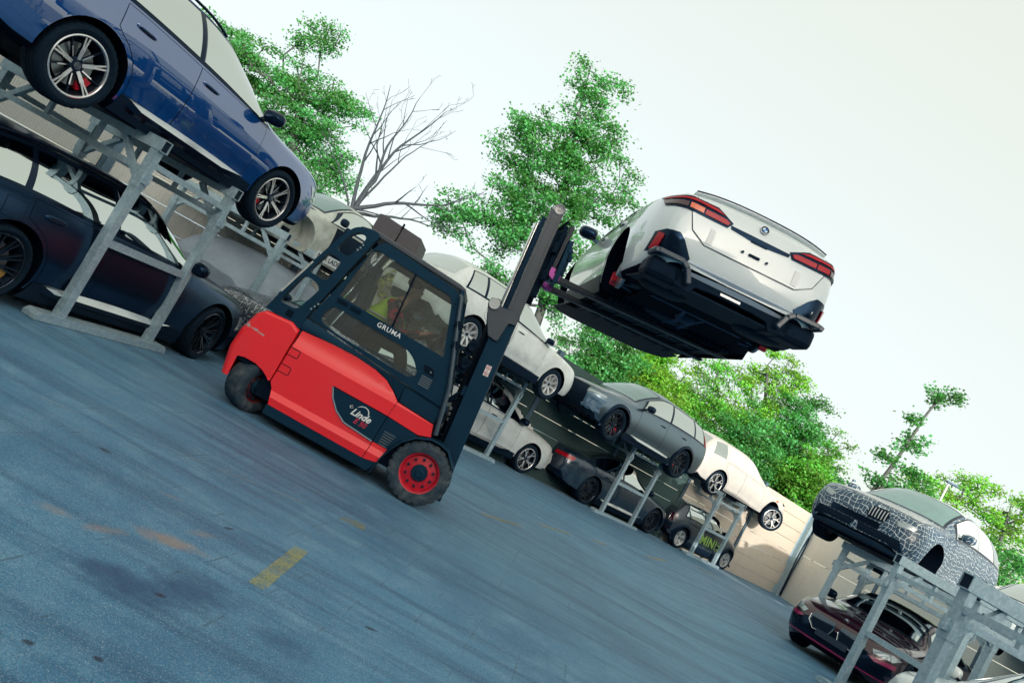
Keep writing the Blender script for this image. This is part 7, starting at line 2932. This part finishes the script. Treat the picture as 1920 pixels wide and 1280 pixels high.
# the dense line of trees behind the far wall
hr = random.Random(12)
for i, (x, y, top, wd, leaf, lab) in enumerate((
        (3.3, 29.5, 6.6, 2.0, 'maple', 'dark green tree in the thicket left of the lifted saloon'),
        (5.8, 31.0, 6.6, 2.0, 'bright', 'sunlit yellow green tree above the satin grey car'),
        (8.6, 33.5, 7.3, 2.3, 'hedge', 'thin-leaved tree with bare limbs showing below the lifted saloon'),
        (11.4, 34.5, 9.9, 2.4, 'bright', 'tall light green tree right of the lifted saloon'),
        (13.0, 33.0, 8.3, 2.3, 'maple', 'dense deep green tree behind the battered white car'),
        (15.4, 35.0, 7.2, 2.0, 'hedge', 'rounded green tree at the end of the thicket'),
        (10.3, 31.5, 5.8, 1.9, 'maple', 'low green tree over the far wall behind the small hatchback'),
        (13.6, 31.2, 5.4, 1.7, 'hedge', 'low bushy tree behind the corner post'))):
    lobes = []
    z0 = 2.2
    for k in range(9):
        zz = z0 + (top - z0) * (k + 0.6) / 9.4
        t_ = (zz - z0) / (top - z0)
        ww = wd * (0.75 + 0.45 * math.sin(PI * min(1, t_ + 0.15))) * (1.0 - 0.45 * max(0, t_ - 0.6) / 0.4)
        lobes.append((x + hr.uniform(-0.6, 0.6), y + hr.uniform(-0.6, 0.6), zz, ww * hr.uniform(0.6, 0.95), ww * hr.uniform(0.5, 0.8), hr.uniform(0.6, 1.0)))
    tree('deciduous_tree', lab, (x, y, -0.3), [(x, y, -0.3), (x + 0.1, y, 1.6), (x - 0.1, y + 0.1, 3.0), (x + hr.uniform(-.5, .5), y, top * 0.6), (x + hr.uniform(-.7, .7), y, top * 0.85)],
         lobes, 240 if leaf != 'hedge' else 170, 110, 0.23, 0.110, leaf, 40 + i, rbase=0.15, shell=0.35, flat=0.45)

# the thin tree leaning right against the sky
tree('slender_tree', 'slender leaning tree with sparse leaves against the sky, right of the thicket', (15.3, 30.2, -0.3),
     [(15.3, 30.2, -0.3), (15.2, 30.1, 2.0), (15.25, 30, 4.8), (15.5, 30, 6.2), (15.7, 30, 7.6), (15.8, 30, 8.8), (16.0, 30, 9.8), (16.1, 30, 10.4)],
     [(15.9, 30, 9.9, 0.45, 0.4, 0.7), (16.5, 30, 10.0, 0.5, 0.4, 0.3), (15.5, 30, 8.5, 0.5, 0.4, 0.5), (15.9, 30, 7.6, 0.6, 0.5, 0.6), (15.1, 30, 6.6, 0.6, 0.5, 0.4), (16.3, 30, 6.6, 0.9, 0.6, 0.5), (15.9, 30, 5.6, 1.3, 0.8, 0.5), (17.3, 30, 6.0, 0.7, 0.5, 0.4)],
     95, 36, 0.16, 0.13, 'maple', 77, rbase=0.10, shell=0.2)
for i, (x, y, top, wd, lab) in enumerate(((19.2, 34.5, 7.6, 2.0, 'hazy light green tree behind the camouflaged white car'), (22.2, 36, 9.2, 2.3, 'tall loose tree at the right edge behind the white roof'), (25.0, 36, 9.6, 2.4, 'loose light green tree cut by the right edge'), (20.8, 30.5, 5.6, 2.0, 'low tree beyond the concrete wall right of the lamp'))):
    lobes = []
    for k in range(8):
        zz = 2.0 + (top - 2.0) * (k + 0.6) / 8.4
        lobes.append((x + hr.uniform(-0.8, 0.8), y + hr.uniform(-0.5, 0.5), zz, wd * hr.uniform(0.5, 0.9), wd * hr.uniform(0.4, 0.7), hr.uniform(0.5, 0.9)))
    tree('deciduous_tree', lab, (x, y, -0.3), [(x, y, -0.3), (x, y, 2.0), (x + 0.2, y, top * 0.5), (x + hr.uniform(-.5, .5), y, top * 0.85)], lobes, 120, 70, 0.25, 0.125, 'bright' if i != 3 else 'maple', 90 + i, rbase=0.13, shell=0.3, flat=0.45)

# the bare tree
t = thing('bare_tree', 'leafless grey tree rising over the forklift cab', 'tree', (-6.0, 22.2, -0.3), (0, 0, 0), 'trees beyond the wall')
br = random.Random(19)
tb = MB()


def limb(p, d, L, r0, depth):
    n = max(3, int(L / 0.28))
    pts, rs = [p.copy()], [r0]
    q = p.copy()
    d = d.normalized()
    for k in range(n):
        d = (d + Vector((br.gauss(0, 0.11), br.gauss(0, 0.11), br.gauss(0.02, 0.10)))).normalized()
        q = q + d * (L / n)
        pts.append(q.copy())
        rs.append(max(0.005, r0 * (1 - 0.86 * (k + 1) / n)))
        if depth > 0 and k >= n * 0.22 and br.random() < 0.62:
            side = Vector((br.gauss(0, 1), br.gauss(0, 0.8), br.gauss(0.3, 0.8)))
            side = (side - d * side.dot(d)).normalized()
            nd = (d + side * br.uniform(0.45, 0.95)).normalized()
            limb(q, nd, L * br.uniform(0.28, 0.55) * (1 - 0.45 * k / n), rs[-1] * 0.62, depth - 1)
    tb.tube(pts, rs, 6 if r0 > 0.03 else 4, cap=False)


tb.tube([(0, 0, 0), (0.03, 0, 1.5), (0.0, 0, 3.2), (0.05, 0, 4.35)], [0.20, 0.17, 0.15, 0.12], 8)
fork_ = Vector((0.05, 0, 4.3))
for dx, dz, L, r0 in ((-0.28, 1.0, 4.0, 0.062), (-0.10, 1.0, 4.3, 0.070), (0.10, 1.0, 4.3, 0.062), (0.24, 1.0, 3.4, 0.045), (-0.45, 1.0, 2.6, 0.035), (0.80, 0.70, 3.4, 0.070), (1.0, 0.42, 3.0, 0.055), (0.9, 0.25, 1.3, 0.030)):
    limb(fork_ + Vector((dx * 0.1, br.uniform(-0.05, 0.05), br.uniform(-0.2, 0.1))), Vector((dx, br.uniform(-0.15, 0.15), dz)), L, r0, 3)
tb.build('trunk', mat('dark_bark', (0.035, 0.048, 0.058), 0.85, var=0.3, vscale=10), t, smooth=70)

# yellow-green climber on the wall behind the shell
t = thing('climbing_plant', 'yellow green climbing plant on the wall behind the forklift pillar', 'plant', (-2.6, 15.7, 0))
pts = lobes_points([(-0.9, 0.05, 2.1, 0.9, 0.20, 0.8), (0.2, 0.7, 2.2, 0.9, 0.20, 0.7), (-0.4, 0.3, 1.5, 1.0, 0.2, 0.6)], 120, 31, 0.1)
tk = [(-0.5, 0.2, 0.0), (-0.5, 0.2, 0.8), (-0.4, 0.2, 1.4)]
sk = skeleton(tk, pts, 0.04, 9, rtip=0.006)
link('stem', branch_mesh('stem', *sk, M['bark'], 5), t)
link('foliage', leaves_mesh('foliage', pts, 46, 0.15, 0.075, LEAF['yellow'], 32, 0.9), t)
# lamp post and pale pole
t = thing('street_lamp', 'thin pale lamp post rising behind the camouflaged white car', 'street lamp', (15.0, 25.2, 0))
b = MB()
b.tube([(0, 0, 0), (0, 0, 6.05)], [0.06, 0.035], 10)
b.build('pole', mat('pale_pole', (0.50, 0.53, 0.52), 0.5), t, smooth=60)
b = MB()
b.box((0.12, 0, 6.10), (0.42, 0.14, 0.07))
b.build('lamp_head', M['galv_dark'], t, bevel=0.02)
t = thing('white_pole', 'white pole standing at the corner of the walls left of the camouflaged car', 'pole', (12.35, 25.6, 0))
b = MB()
b.tube([(0, 0, 0), (0, 0, 4.6)], 0.05, 10)
b.build('pole', MATS['pale_pole'], t, smooth=60)
b = MB()
b.tube([(0, 0, 4.6), (0, 0, 4.68)], 0.055, 10)
b.build('cap', M['galv_dark'], t, smooth=60)
# ------------------------------------------------------------------ the driver
def skin_mesh(name, verts, edges, m, sub_=2, root=0):
    me = bpy.data.meshes.new(name)
    me.from_pydata([v[:3] for v in verts], edges, [])
    o = bpy.data.objects.new(name, me)
    COL.objects.link(o)
    md = o.modifiers.new('skin', 'SKIN')
    md.use_smooth_shade = True
    md.branch_smoothing = 0.4
    sv = me.skin_vertices[0].data
    for i, v in enumerate(verts):
        r_ = v[3]
        sv[i].radius = r_ if isinstance(r_, tuple) else (r_, r_)
        sv[i].use_root = (i == root)
    ss = o.modifiers.new('sub', 'SUBSURF')
    ss.levels = sub_
    ss.render_levels = sub_
    dg = bpy.context.evaluated_depsgraph_get()
    out = bpy.data.meshes.new_from_object(o.evaluated_get(dg))
    bpy.data.objects.remove(o)
    bpy.data.meshes.remove(me)
    out.materials.clear()
    out.materials.append(m)
    out.name = name
    out.shade_smooth()
    return out


def chain(vs, es, pts, start=None):
    """append a chain of (x, y, z, r); returns the index of its last vertex"""
    last = start
    for q in pts:
        vs.append(q)
        if last is not None:
            es.append((last, len(vs) - 1))
        last = len(vs) - 1
    return last


drv = thing('person', 'driver in a yellow safety vest seated in the forklift cab with hands at the wheel', 'person', (0, 0, 0))
drv.matrix_world = Matrix.Translation((-0.19, 8.84, 0)) @ Matrix.Rotation(R(0.8), 4, 'Z') @ Matrix.Translation((0, 0.02, 0))
SKIN = mat('skin', (0.50, 0.27, 0.20), 0.5)
vs, es = [], []
pel = chain(vs, es, [(-1.36, 0.0, 1.40, (0.155, 0.12))])
chest = chain(vs, es, [(-1.31, 0, 1.56, (0.150, 0.115)), (-1.23, 0, 1.72, (0.165, 0.120)), (-1.17, 0, 1.82, (0.130, 0.090))], pel)
neck = chain(vs, es, [(-1.12, 0, 1.905, 0.056), (-1.10, 0, 1.955, 0.056)], chest)
head = chain(vs, es, [(-1.07, 0, 2.01, (0.072, 0.080)), (-1.065, 0, 2.08, (0.078, 0.095)), (-1.075, 0, 2.14, (0.066, 0.080))], neck)
chain(vs, es, [(-0.978, 0, 2.045, 0.016)], head - 1)
hands = []
for sg in (1, -1):
    sh = chain(vs, es, [(-1.19, sg * 0.19, 1.80, 0.060), (-1.10, sg * 0.245, 1.63, 0.052), (-1.02, sg * 0.26, 1.52, 0.044), (-0.86, sg * 0.215, 1.58, 0.036), (-0.745, sg * 0.165, 1.655, (0.030, 0.026)), (-0.700, sg * 0.150, 1.680, (0.038, 0.020))], chest)
    hip = chain(vs, es, [(-1.30, sg * 0.10, 1.37, 0.085), (-1.05, sg * 0.13, 1.37, 0.078), (-0.88, sg * 0.14, 1.36, 0.060), (-0.80, sg * 0.14, 1.22, 0.052), (-0.76, sg * 0.14, 1.08, 0.042), (-0.66, sg * 0.14, 1.055, 0.036)], pel)
    hands.append(sh)
    for k in range(4):
        dz = (0.026 - 0.017 * k)
        ln = (0.9, 1.0, 0.95, 0.75)[k]
        chain(vs, es, [(-0.672, sg * (0.150 - 0.004 * k), 1.692 + dz, 0.0095), (-0.648, sg * (0.140 - 0.020 * ln), 1.700 + dz * 1.2, 0.0088), (-0.660, sg * (0.128 - 0.030 * ln), 1.688 + dz * 1.1, 0.0080)], sh)
    chain(vs, es, [(-0.712, sg * 0.128, 1.702, 0.011), (-0.694, sg * 0.106, 1.716, 0.0095)], sh)
link('body', skin_mesh('body', vs, es, SKIN, 2, pel), drv)
# jacket with sleeves
vs, es = [], []
p0 = chain(vs, es, [(-1.36, 0, 1.40, (0.170, 0.135))])
c0 = chain(vs, es, [(-1.31, 0, 1.56, (0.166, 0.130)), (-1.23, 0, 1.72, (0.180, 0.136)), (-1.17, 0, 1.82, (0.142, 0.104)), (-1.135, 0, 1.875, 0.072)], p0)
for sg in (1, -1):
    chain(vs, es, [(-1.19, sg * 0.195, 1.80, 0.078), (-1.10, sg * 0.25, 1.63, 0.068), (-1.02, sg * 0.265, 1.52, 0.060), (-0.86, sg * 0.218, 1.58, 0.048), (-0.765, sg * 0.172, 1.645, 0.038)], c0 - 1)
link('jacket', skin_mesh('jacket', vs, es, mat('red_black_jacket', (0.36, 0.010, 0.030), 0.8, var=0.2, vscale=12, col2=(0.010, 0.012, 0.022), c2scale=5.0, c2thr=(0.47, 0.50)), 2, p0), drv)
# safety vest: sleeveless, open neck
vs, es = [], []
p0 = chain(vs, es, [(-1.365, 0, 1.44, (0.185, 0.150))])
c0 = chain(vs, es, [(-1.315, 0, 1.57, (0.182, 0.146)), (-1.235, 0, 1.72, (0.194, 0.150)), (-1.175, 0, 1.815, (0.160, 0.112))], p0)
for sg in (1, -1):
    chain(vs, es, [(-1.19, sg * 0.165, 1.815, 0.070)], c0)
link('safety_vest', skin_mesh('safety_vest', vs, es, mat('hi_vis_yellow', (0.52, 0.80, 0.05), 0.7, var=0.08, vscale=8), 2, p0), drv)
b = MB()
for z, x, rx in ((1.60, -1.298, 0.190), (1.50, -1.338, 0.190)):
    ring = [(x + 0.150 * math.cos(a), (rx + 0.004) * math.sin(a), z) for a in np.linspace(0, 2 * PI, 33)[:-1]]
    b.tube(ring, 0.012, 6, closed=True)
kind(b.build('reflective_band', mat('reflective_tape', (0.62, 0.64, 0.62), 0.35), drv, smooth=60), 'stuff')
vs, es = [], []
p0 = chain(vs, es, [(-1.36, 0, 1.39, (0.172, 0.135))])
for sg in (1, -1):
    chain(vs, es, [(-1.28, sg * 0.10, 1.37, 0.100), (-1.05, sg * 0.13, 1.375, 0.092), (-0.88, sg * 0.14, 1.36, 0.076), (-0.80, sg * 0.14, 1.22, 0.066), (-0.77, sg * 0.14, 1.10, 0.056)], p0)
link('trousers', skin_mesh('trousers', vs, es, mat('dark_trousers', (0.015, 0.022, 0.035), 0.85), 2, p0), drv)
b = MB()
b.ellipsoid((-1.105, 0, 2.125), (0.098, 0.092, 0.072), e=0.95)
b.build('hair', mat('dark_hair', (0.020, 0.016, 0.014), 0.7), drv, smooth=60)
for sg in (1, -1):
    b = MB()
    b.ellipsoid((-0.985, sg * 0.034, 2.062), (0.010, 0.013, 0.009))
    b.build('eye', mat('eye_dark', (0.02, 0.02, 0.02), 0.3), drv, smooth=60)
    b = MB()
    b.ellipsoid((-1.085, sg * 0.084, 2.045), (0.020, 0.010, 0.032))
    b.build('ear', SKIN, drv, smooth=60)
b = MB()
b.ellipsoid((-0.990, 0, 2.005), (0.008, 0.024, 0.006))
b.build('mouth', mat('lips', (0.32, 0.10, 0.09), 0.5), drv, smooth=60)
